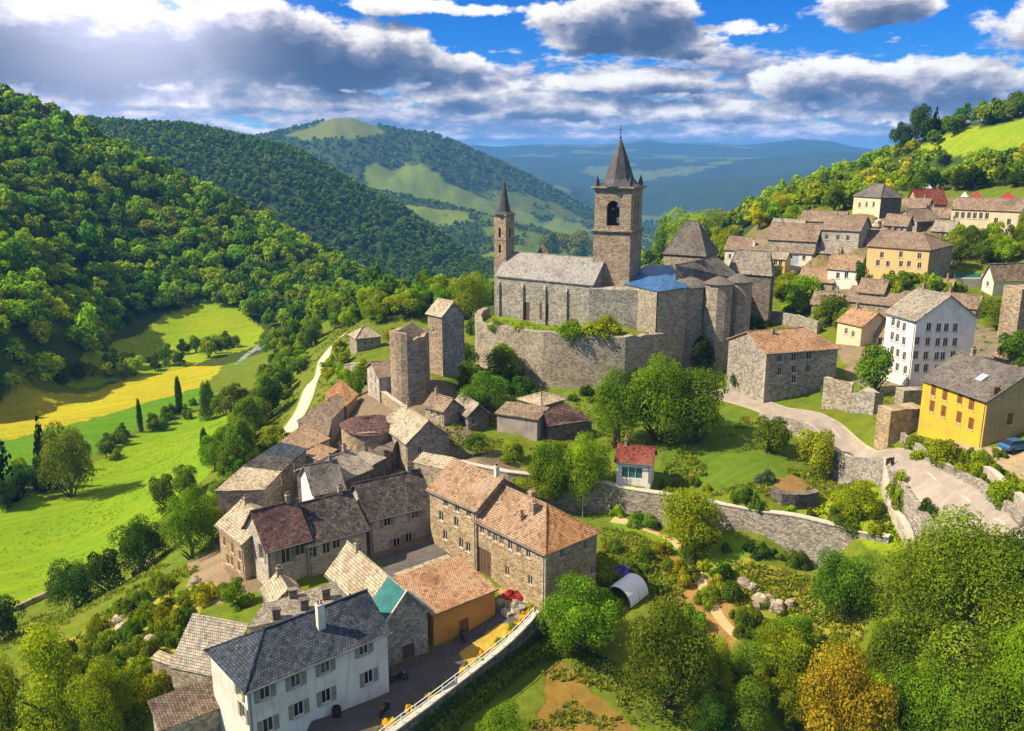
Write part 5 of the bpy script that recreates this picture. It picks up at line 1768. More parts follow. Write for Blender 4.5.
def bell_gable():
    root0, A, rd, ld, lx, ly, ze = CH
    p = A[:2] + ld * (ly * 0.72) + rd * (lx * 0.9)
    y = p[1]
    zb, z1, z2 = z_above(y, 256), z_above(y, 243), z_above(y, 233)
    root = empty('bell_cote', (p[0], p[1], zb - 4), math.atan2(-ld[1], -ld[0]))
    tag(root, 'small stone gable with a cross behind the nave roof', 'gable')
    mb = MB()
    h = z1 - zb + 4
    mb.prism([(-1.6, -0.3), (1.6, -0.3), (1.6, 0.3), (-1.6, 0.3)], -6, h - 2.2)
    mb.face([(-1.6, -0.3, h - 2.2), (1.6, -0.3, h - 2.2), (0, -0.3, h)])
    mb.face([(1.6, 0.3, h - 2.2), (-1.6, 0.3, h - 2.2), (0, 0.3, h)])
    mb.face([(1.6, -0.3, h - 2.2), (1.6, 0.3, h - 2.2), (0, 0.3, h), (0, -0.3, h)])
    mb.face([(-1.6, 0.3, h - 2.2), (-1.6, -0.3, h - 2.2), (0, -0.3, h), (0, 0.3, h)])
    mb.build('wall', M['stone_dark'], root)
    cb = MB()
    cb.box(-0.12, 0.12, -0.12, 0.12, h - 0.1, h + z2 - z1)
    cb.box(-0.7, 0.7, -0.12, 0.12, h + (z2 - z1) * 0.6, h + (z2 - z1) * 0.6 + 0.3)
    cb.build('cross', M['stone_dark'], root)


bell_gable()


def prism_px(name, label, cat, pts, zb, mat, ragged=0.0, cap=True, capmat=None):
    P = [at(*p) for p in pts]
    a2 = sum(P[i][0] * P[(i + 1) % len(P)][1] - P[(i + 1) % len(P)][0] * P[i][1] for i in range(len(P)))
    if a2 < 0:
        P = P[::-1]
    c = sum(P) / len(P)
    mb = MB()
    # extra corners along each side so a ragged top can break
    Q, Zt = [], []
    for i in range(len(P)):
        a, b = P[i], P[(i + 1) % len(P)]
        n_ = max(1, int(np.hypot(*(b - a)[:2]) / 1.3)) if ragged else 1
        for k in range(n_):
            q = a + (b - a) * k / n_
            Q.append((q[0] - c[0], q[1] - c[1]))
            Zt.append(q[2] - zb + (random.uniform(-ragged, ragged) if ragged else 0))
    mb.prism(Q, -1.0, Zt)
    o = mb.build(name, M[mat], None, (c[0], c[1], zb))
    tag(o, label, cat)
    return o


prism_px('castle_wall', 'tall grey castle wall below the blue roof, right of the bell tower', 'castle wall', [(589, 288.5, 26.3), (632, 290, 26.3), (658, 291, 26.3), (672, 281, 26.3), (640, 276, 26.3), (600, 279, 26.3)], 5.0, 'stone_grey', 0.08)
cB = at(685, 286, 26.6)
mbt = MB()
nb = 14
mbt.prism([(4.9 * math.cos(2 * math.pi * k / nb), 4.9 * math.sin(2 * math.pi * k / nb)) for k in range(nb)], -1, [19.8 for k in range(nb)])
ob_ = mbt.build('bastion', M['stone'], None, (cB[0], cB[1], 7.0))
tag(ob_, 'broad rounded stone bastion with a low dark roof at the corner of the castle', 'bastion')


def cone_roof(parent, r, z, rise, mat, seg=14):
    rb = MB()
    rb.lathe([(r + 0.35, z - 0.12), (r + 0.35, z + 0.02), (r * 0.55, z + rise * 0.55), (0.0, z + rise)], seg)
    rb.build('roof', M[mat], parent)


cone_roof(ob_, 4.9, 19.9, 2.4, 'tile_lead')
for k, (px, py, r, lab) in enumerate([(719, 285, 2.8, 'left of two narrow rounded wall towers between bastion and keep'), (739, 282.5, 2.8, 'right of two narrow rounded wall towers between bastion and keep')]):
    c = at(px, py, 27.4)
    mbt = MB()
    mbt.prism([(r * math.cos(2 * math.pi * j / 10), r * math.sin(2 * math.pi * j / 10)) for j in range(10)], -1, [18.2 for j in range(10)])
    ot_ = mbt.build('wall_tower', M['stone'], None, (c[0], c[1], 9.5))
    tag(ot_, lab, 'tower')
    cone_roof(ot_, r, 18.3, 1.6, 'tile_lead', 10)
poly_house('castle hall under a large dark sloping slate roof behind the bastion', [(690, 285.5, 27.0), (742, 280.5, 27.2), (717, 257, 31.6), (676, 265, 31.2)], 'stone_dark', 'tile_lead', name='castle_hall', cat='castle')
r_, rf_, c_, b_ = poly_house('castle building with a bright blue roof beside the bell tower', [(625, 284, 26.9), (657, 292, 26.9), (668, 266, 29.6), (645, 266, 29.6)], 'stone', 'blue_sheet', name='castle_building', cat='castle')
poly_house('small stone building whose blue roof slopes right beside the larger blue roof', [(658, 292, 26.9), (687, 287.5, 27.2), (672, 266, 29.7), (667, 266.5, 29.7)], 'stone', 'blue_sheet', name='castle_building', cat='castle')


def ruin_ring(label, px, py, zg, r, top_py, mat, thick=0.9, rag=1.2, seg=20, gap=None, name='ruined_tower', cat='ruin'):
    c = at(px, py, zg)
    zt = z_above(c[1], top_py) - zg
    mb = MB()
    hts = [zt - abs(random.gauss(0, rag)) for _ in range(seg)]
    if gap:
        for k in range(*gap):
            hts[k % seg] *= 0.55
    for k in range(seg):
        a0, a1 = 2 * math.pi * k / seg, 2 * math.pi * (k + 1) / seg
        h0, h1 = hts[k], hts[(k + 1) % seg]
        o0, o1 = (r * math.cos(a0), r * math.sin(a0)), (r * math.cos(a1), r * math.sin(a1))
        f = (r - thick) / r
        i0, i1 = (o0[0] * f, o0[1] * f), (o1[0] * f, o1[1] * f)
        L = r * 2 * math.pi / seg
        mb.face([(*o0, -2), (*o1, -2), (*o1, h1), (*o0, h0)], uv=[(k * L, -2), (k * L + L, -2), (k * L + L, h1), (k * L, h0)])
        mb.face([(*i1, -0.5), (*i0, -0.5), (*i0, h0), (*i1, h1)], uv=[(k * L + L, -0.5), (k * L, -0.5), (k * L, h0), (k * L + L, h1)])
        mb.face([(*o0, h0), (*o1, h1), (*i1, h1), (*i0, h0)])
    o = mb.build(name, M[mat], None, tuple(c))
    tag(o, label, cat)
    return o, c, zt


o_, c_, zt_ = ruin_ring('ruined round tower with a broken top, left of the square stone tower', 411, 399, 9.2, 3.6, 328, 'stone_tower', rag=0.7)
gb_ = MB()     # surviving gable on the ruin
gb_.face([(-3.2, -1.2, zt_ - 3), (3.2, -1.2, zt_ - 3), (3.1, -1.2, zt_ - 0.5), (0.6, -1.2, zt_ + 1.3), (-3.0, -1.2, zt_ - 0.9)])
gb_.face([(3.2, -0.6, zt_ - 3), (-3.2, -0.6, zt_ - 3), (-3.0, -0.6, zt_ - 0.9), (0.6, -0.6, zt_ + 1.3), (3.1, -0.6, zt_ - 0.5)])
gb_.face([(3.1, -1.2, zt_ - 0.5), (3.1, -0.6, zt_ - 0.5), (0.6, -0.6, zt_ + 1.3), (0.6, -1.2, zt_ + 1.3)])
gb_.face([(0.6, -1.2, zt_ + 1.3), (0.6, -0.6, zt_ + 1.3), (-3.0, -0.6, zt_ - 0.9), (-3.0, -1.2, zt_ - 0.9)])
gb_.build('broken_gable', M['stone_tower'], o_)
o_, c_, zt_ = ruin_ring('round stone house with a slumped plum brown roof below the ruined tower', 370, 448, 5.2, 4.6, 424, 'stone_warm', thick=0.8, rag=0.15, name='round_house', cat='house')
sb_ = MB()
prev = None
for fz, fr in ((-0.25, 1.08), (0.5, 0.8), (1.1, 0.45), (1.35, 0.0)):
    ring = [((4.6 * fr * (1 + 0.05 * math.sin(3 * a))) * math.cos(a), 4.6 * fr * math.sin(a), zt_ + fz + 0.25 * math.sin(2 * a + 1)) for a in np.linspace(0, 2 * math.pi, 21)[:-1]]
    if prev:
        for i_ in range(20):
            j_ = (i_ + 1) % 20
            sb_.face([prev[i_], prev[j_], ring[j_], ring[i_]] if fr else [prev[i_], prev[j_], ring[i_]])
    prev = ring
sb_.build('roof', M['tile_plum'], o_)
poly_house('house with a grey stone slab roof between the round house and the timbered house', [(344, 463, 6.0), (366, 469, 5.8), (385, 458, 6.8), (362, 452, 7.0)], 'stone_dark', 'tile_grey')
poly_house('house with a pale brown roof squeezed between lane row and white gable end', [(300, 453, 6.0), (319, 461, 5.6), (336, 450, 6.4), (316, 443.5, 6.8)], 'stone', 'tile_pink')
poly_house('small house with a beige roof against the stepped wall below the towers', [(383, 420, 10.2), (398, 426, 9.8), (410, 417, 10.6), (396, 411, 11)], 'stone_warm', 'tile_beige')

# roofs stepping up the lane behind the second row
poly_house('end house of the lane row with a flat pale stone roof', [(216, 491.5, 4.6), (263, 490, 4.6), (280, 472, 6.2), (243, 468, 6.2)], 'stone', 'tile_beige')
poly_house('lane row house with a blackish slate roof beside the pale roofed end house', [(243, 467.5, 6.0), (281, 472, 5.6), (293, 460, 6.6), (262, 455, 7.0)], 'stone', 'tile_dark')
poly_house('lane row house with a bluish slate roof', [(262.5, 454.5, 6.6), (294, 460, 6.0), (306, 449, 7.2), (281, 443, 7.6)], 'stone', 'tile_slate')
poly_house('lane row house with a pinkish grey roof', [(281, 442.5, 7.0), (307, 449, 6.4), (329, 439, 7.0), (304, 425, 8.2)], 'stone_pale', 'tile_pink')
poly_house('lane row house with a dull brown roof', [(298, 421, 7.6), (328, 436, 6.4), (331, 418.5, 7.6), (315, 410, 8.6)], 'stone_dark', 'tile_brown')
poly_house('lane row house with a reddish brown roof and a tall shaded wall', [(313, 410, 8.2), (331, 421, 7.2), (349, 401, 8.2), (337, 394.5, 9.2)], 'greyplaster', 'tile_brown')
poly_house('topmost lane row house with a red orange tile end', [(325, 395, 8.6), (346, 406, 8.0), (357, 395, 8.4), (341, 380.5, 10.2)], 'stone_warm', 'tile_orange')
poly_house('wide low house with a mossy stone slab roof left of the white house', [(171, 668, 1.2), (221, 678, 2.0), (246, 625, 6.0), (194, 615, 5.2)], 'stone', 'tile_grey')
r_, rf_, c_, b_ = poly_house('low link building with a rubble strewn stone roof behind the white house', [(250, 628, 6.0), (346, 606, 6.0), (334, 583, 6.8), (266, 605, 6.8)], 'stone', 'tile_grey')
for px, py, z in ((276.5, 615.5, 6.5), (304.5, 606, 6.6), (326, 595, 6.8), (293, 596, 6.9)):
    c = at(px, py, z)
    cb = MB()
    cb.box(-0.4, 0.4, -0.3, 0.3, -0.6, 0.7)
    cb.box(-0.5, 0.5, -0.4, 0.4, 0.702, 0.85)
    o = cb.build('chimney', M['stone_dark'], rf_, (c[0] - r_.location.x, c[1] - r_.location.y, c[2] - r_.location.z), 0.4)
poly_house('long low shed with a rounded brown shingle roof, left of the white house', [(151, 701, 3.0), (162, 731, 1.2), (234, 703, 1.2), (219, 676, 3.0)], 'stone', 'tile_brown', name='shed', cat='shed')
poly_house('small lean-to with a pale tile roof left of the wide stone roof', [(152, 660, 0.6), (172, 667, 0.6), (176, 659, 1.6), (160, 652, 1.6)], 'stone', 'tile_beige', name='shed', cat='shed')
poly_house('dark roofed house set into the slope below the castle wall', [(549, 427, 8.4), (592, 421, 8.6), (566, 404, 11.0), (545, 412, 10.6)], 'stone_dark', 'tile_plum')
poly_house('rubble roofed little house with a beige roof at the head of the courtyard', [(414, 463, 8.0), (444, 470, 8.0), (452, 458, 9.2), (424, 453, 9.2)], 'stone', 'tile_beige')
poly_house('low building with a strip of beige roof between the courtyard and the shed', [(396, 574, 2.0), (408, 581, 2.0), (457, 562.5, 2.6), (446, 556, 2.6)], 'stone_warm', 'tile_beige')
poly_house('low brown roofed barn behind the pool house, upper right village', [(985, 204, 36.8), (1045, 207, 36.0), (1048, 191, 41.0), (990, 190, 41.4)], 'stone', 'tile_brown')


# rubble blocks and small ruins by the road
def block(label, A, zg, top, L, R, yaw, mat, rag=0.3, name='ruined_wall', cat='ruin', cap=None):
    h = dict(A=A, zg=zg, eave=top, L=L, R=R, yaw=yaw)
    P, rd, ld, lx, ly, ze = frame_of(h)
    mb = MB()
    pts, zt = [], []
    cs = [(0, 0), (lx, 0), (lx, ly), (0, ly)]
    for i in range(4):
        a, b = np.array(cs[i]), np.array(cs[(i + 1) % 4])
        n_ = max(1, int(np.hypot(*(b - a)) / 1.0))
        for k in range(n_):
            pts.append(tuple(a + (b - a) * k / n_))
            zt.append(ze - zg + random.uniform(-rag, rag))
    mb.prism(pts, -2.5, zt)
    o = mb.build(name, M[mat], None, tuple(P), math.atan2(rd[1], rd[0]))
    tag(o, label, cat)
    return o, (lx, ly, ze - zg)


block('square block of ruined wall beside the long stone house', (849, 419), 10.8, 384, 'x824', 'x854', 30, 'stone', 0.25)
block('ragged ruined wall under the round tree by the road', (872, 424), 11.2, 396, 'x852', 'x884', 35, 'stone_grey', 0.7)
block('flat topped stone terrace block below the yellow house', (888, 441), 12.2, 411, 'x878', 'x926', 52, 'stone_warm', 0.12, 'stone_terrace', 'terrace')
o_, d_ = block('flat roofed stone hut with one dark window beside the yellow house', (902, 410), 13.2, 391, 'x896', 'x925', 55, 'stone', 0.08, 'stone_hut', 'hut')
add_window(o_, d_[0] * 0.35, 0.0, d_[2] * 0.5, 0, 1.1, 1.2)
o_, d_ = block('tall brown stone tower cut by the right edge of the picture', (1012, 362), 17.5, 289, 'x1004', 'x1050', 50, 'stone_tower', 0.1, 'stone_tower', 'tower')
block('pale broken rubble wall among the upper village roofs', (872, 238), 31, 231, 'x858', 'x892', 20, 'stone_pale', 0.5)
block('jagged brown ruined wall in front of the beige roofed narrow house', (385, 476), 3.5, 452, 'x368', 'x404', 40, 'stone_dark', 1.0)
# ------------------------------------------------------------------ trees and shrubs
def leaf_mat():
    m_, n_, out = new_mat('leaves')
    oi = n_.n('ShaderNodeObjectInfo')
    at_ = n_.n('ShaderNodeAttribute', attribute_name='tint')
    col = n_.mix(1.0, oi.outputs['Color'], at_.outputs['Color'], 'MULTIPLY')
    hs_ = n_.n('ShaderNodeHueSaturation')
    n_.put(hs_.inputs['Hue'], n_.m('ADD', 0.5, n_.m('MULTIPLY', n_.m('SUBTRACT', oi.outputs['Random'], 0.5), 0.03)))
    n_.put(hs_.inputs['Value'], n_.m('ADD', 0.82, n_.m('MULTIPLY', oi.outputs['Random'], 0.36)))
    n_.put(hs_.inputs['Color'], col)
    d_ = n_.n('ShaderNodeBsdfDiffuse')
    tr = n_.n('ShaderNodeBsdfTranslucent')
    n_.put(d_.inputs['Color'], hs_.outputs[0])
    n_.put(tr.inputs['Color'], n_.mix(1.0, hs_.outputs[0], (1.35, 1.45, 0.5), 'MULTIPLY'))
    ms = n_.n('ShaderNodeMixShader')
    ms.inputs[0].default_value = 0.42
    n_.t.links.new(d_.outputs[0], ms.inputs[1])
    n_.t.links.new(tr.outputs[0], ms.inputs[2])
    n_.t.links.new(ms.outputs[0], out.inputs['Surface'])
    return m_


M['leaf'] = leaf_mat()


def leaf_cloud(rng, n, shape='round', leaf=0.09, lobes_n=16, low=0.25):
    """unit crown: about 1 wide in radius, from z=0 to z=2; returns quads (n,4,3) and tints (n,3)"""
    if shape == 'round':
        C = []
        while len(C) < lobes_n:
            v = rng.normal(size=3)
            v /= np.linalg.norm(v)
            if v[2] < -0.75:
                continue
            C.append(v * rng.uniform(0.36, 0.80) * np.array([1, 1, 1.0]) + [0, 0, 1.0])
        C.append([0, 0, 1.1])
        C = np.array(C)
        r = rng.uniform(0.18, 0.42, len(C))
        r[-1] = 0.58
    elif shape == 'tall':
        C = np.array([[rng.uniform(-.5, .5) * (1.1 - z * 0.35), rng.uniform(-.5, .5) * (1.1 - z * 0.35), z] for z in np.linspace(0.3, 1.85, lobes_n)])
        r = rng.uniform(0.26, 0.44, len(C)) * (1.15 - 0.3 * C[:, 2] / 2)
    elif shape == 'column':
        z = np.linspace(0.06, 1.92, lobes_n)
        C = np.stack([rng.uniform(-.12, .12, lobes_n), rng.uniform(-.12, .12, lobes_n), z], 1)
        r = 0.85 * np.clip(np.sin(np.pi * np.clip(z / 2.0, 0.10, 1)) ** 0.55, 0.22, 1) * (1 - 0.35 * z / 2)
    elif shape == 'cone':
        z = np.repeat(np.linspace(0.1, 1.9, max(3, lobes_n // 3)), 3)[:lobes_n]
        a = rng.uniform(0, 6.28, len(z))
        rr = (2.0 - z) / 2.0
        C = np.stack([rr * 0.55 * np.cos(a), rr * 0.55 * np.sin(a), z], 1)
        r = 0.10 + 0.45 * rr
    else:      # mound: bush
        C = []
        for _ in range(lobes_n):
            a, q = rng.uniform(0, 6.28), math.sqrt(rng.uniform(0, 1)) * 0.68
            C.append([q * math.cos(a), q * math.sin(a), rng.uniform(0.15, 0.85) * (1.15 - q)])
        C = np.array(C)
        r = rng.uniform(0.25, 0.42, len(C))
    w = r ** 2
    li = rng.choice(len(C), n, p=w / w.sum())
    v = rng.normal(size=(n, 3))
    v /= np.linalg.norm(v, axis=1)[:, None]
    flip = (v[:, 2] < -0.3) & (rng.random(n) < 0.7)
    v[flip, 2] *= -1
    rad = r[li] * rng.uniform(0.72, 1.06, n)
    P = C[li] + v * rad[:, None]
    P[:, 2] = np.maximum(P[:, 2], 0.02)
    N = v + rng.normal(size=(n, 3)) * 0.42
    N /= np.linalg.norm(N, axis=1)[:, None]
    A = np.cross(N, rng.normal(size=(n, 3)))
    A /= np.linalg.norm(A, axis=1)[:, None] + 1e-9
    B = np.cross(N, A)
    s = leaf * rng.uniform(0.6, 1.35, n)[:, None]
    Q = np.stack([P - A * s, P - B * s * 0.62, P + A * s, P + B * s * 0.62], 1)
    lob = rng.uniform(0.72, 1.28, len(C))[li]
    t_ = lob * rng.uniform(0.70, 1.30, n)
    hue = rng.uniform(-1, 1, n) * 0.09 + rng.uniform(-0.08, 0.05, len(C))[li]
    T = np.stack([t_ * (1 + hue), t_, t_ * (1 - hue * 0.6)], 1)
    return Q, T


def quads_mesh(name, Q, T, mat):
    n = len(Q)
    me = bpy.data.meshes.new(name)
    me.vertices.add(n * 4)
    me.vertices.foreach_set('co', Q.astype(np.float32).ravel())
    me.loops.add(n * 4)
    me.loops.foreach_set('vertex_index', np.arange(n * 4, dtype=np.int32))
    me.polygons.add(n)
    me.polygons.foreach_set('loop_start', np.arange(0, n * 4, 4, dtype=np.int32))
    me.polygons.foreach_set('loop_total', np.full(n, 4, dtype=np.int32))
    ca = me.color_attributes.new('tint', 'FLOAT_COLOR', 'CORNER')
    c4 = np.ones((n, 4, 4), np.float32)
    c4[:, :, :3] = T[:, None, :]
    ca.data.foreach_set('color', c4.ravel())
    me.update(calc_edges=True)
    me.materials.append(mat)
    return me


def trunk_mesh(rng, shape):
    mb = MB()
    top = {'round': 1.0, 'tall': 1.5, 'column': 1.2, 'cone': 1.6, 'mound': 0.4}[shape]
    r0 = 0.10 if shape != 'mound' else 0.06
    pts = [(rng.uniform(-.03, .03) * k, rng.uniform(-.03, .03) * k, -0.75 + (top + 0.75) * k / 5) for k in range(6)]
    mb.tube(pts, [r0 * (1.25 if k == 0 else 1 - 0.13 * k) for k in range(6)], 7)
    if shape in ('round', 'tall', 'mound'):
        for _ in range(6):
            a = rng.uniform(0, 6.28)
            z0 = rng.uniform(0.0, top * 0.6)
            L = rng.uniform(0.45, 0.7)
            mb.tube([(0, 0, z0), (L * 0.5 * math.cos(a), L * 0.5 * math.sin(a), z0 + L * 0.45), (L * math.cos(a), L * math.sin(a), z0 + L * 0.75)], [r0 * 0.5, r0 * 0.34, r0 * 0.12], 5)
    return mb.mesh('trunk', M['bark'])


CR, TR_ = {}, {}
rngp = np.random.default_rng(5)
for shape, sizes in (('round', (('XL', 42000, .0165, 46, 2), ('L', 14000, .028, 28, 4), ('M', 4800, .048, 18, 5), ('S', 1500, .085, 12, 5))),
                     ('tall', (('L', 14000, .027, 34, 2), ('M', 4500, .047, 22, 3), ('S', 1300, .085, 12, 2))),
                     ('column', (('M', 1800, .09, 12, 2),)), ('cone', (('M', 1800, .085, 21, 2),)),
                     ('mound', (('L', 8000, .034, 26, 3), ('M', 2400, .062, 16, 5), ('S', 700, .115, 10, 5)))):
    for sz, n, lf, nl, var in sizes:
        CR[(shape, sz)] = [quads_mesh('crown', *leaf_cloud(rngp, n, shape, lf, nl), M['leaf']) for _ in range(var)]
    TR_[shape] = [trunk_mesh(rngp, shape) for _ in range(2)]

GREEN = {'mid': (0.112, 0.178, 0.014), 'dark': (0.055, 0.108, 0.014), 'lime': (0.230, 0.300, 0.010), 'yellow': (0.330, 0.330, 0.010), 'olive': (0.165, 0.215, 0.014), 'bright': (0.140, 0.245, 0.011),
         'autumn': (0.33, 0.245, 0.016), 'pine': (0.018, 0.045, 0.016), 'blue': (0.028, 0.075, 0.034), 'grey': (0.10, 0.13, 0.07), 'flower': (0.75, 0.48, 0.01)}
NTREES = [0]


def plant(x, y, zg, width, height, shape, colour, label, cat='tree', group=None, clear=-0.10, size=None, name=None):
    """a tree (Empty > trunk, crown) or a shrub; width and height in metres"""
    w = width / 2
    nm = name or {'round': 'broadleaf_tree', 'tall': 'broadleaf_tree', 'column': 'cypress_tree', 'cone': 'conifer_tree', 'mound': 'shrub'}[shape]
    root = empty(nm, (x, y, zg - 0.15), random.uniform(0, 6.28))
    tag(root, label, cat, group)
    d_ = math.hypot(x, y)
    appar = width / d_ * FPX
    keys = [k[1] for k in CR if k[0] == shape]
    want = size or ('XL' if appar > 110 else 'L' if appar > 48 else 'M' if appar > 20 else 'S')
    order = ['XL', 'L', 'M', 'S']
    sz = next((s for s in order[order.index(want):] + order[::-1] if s in keys))
    c0 = height * clear if shape != 'mound' else 0.0
    cm = random.choice(CR[(shape, sz)])
    sc = (w, w, (height - c0) / 2.0) if shape != 'mound' else (w, w, height * 0.95)
    cr = mesh_obj('crown', cm, root, (0, 0, c0))
    cr.scale = sc
    cr.rotation_euler = (0, 0, random.uniform(0, 6.28))
    col = GREEN[colour]
    j = random.uniform(0.88, 1.14)
    cr.color = (col[0] * j * random.uniform(0.92, 1.1), col[1] * j, col[2] * j, 1)
    tm = random.choice(TR_[shape])
    tr = mesh_obj('trunk', tm, root, (0, 0, c0))
    ts = w * (0.8 if shape != 'mound' else 1.0)
    tr.scale = (ts, ts, (height - c0) / 2.0 if shape != 'mound' else height * 0.5)
    NTREES[0] += shape != 'mound'
    return root


def plant_px(px, py, wpx, hpx, shape, colour, label, cat=None, group=None, z=None, **kw):
    """foot at the picture point (px, py), size in pixels there"""
    g = at(px, py, z) if z is not None else ground(px, py)
    if g is None:
        return None
    zc = g[1] * CP + (CAMZ - g[2]) * SP
    m_ = zc / FPX
    # the picture foreshortens heights when looking down
    hm = hpx * m_
    if shape == 'mound':
        hm = max(0.5, hm * 0.85)
    return plant(g[0], g[1], g[2], wpx * m_, hm, shape, colour, label, cat or ('shrub' if shape == 'mound' else 'tree'), group, **kw)


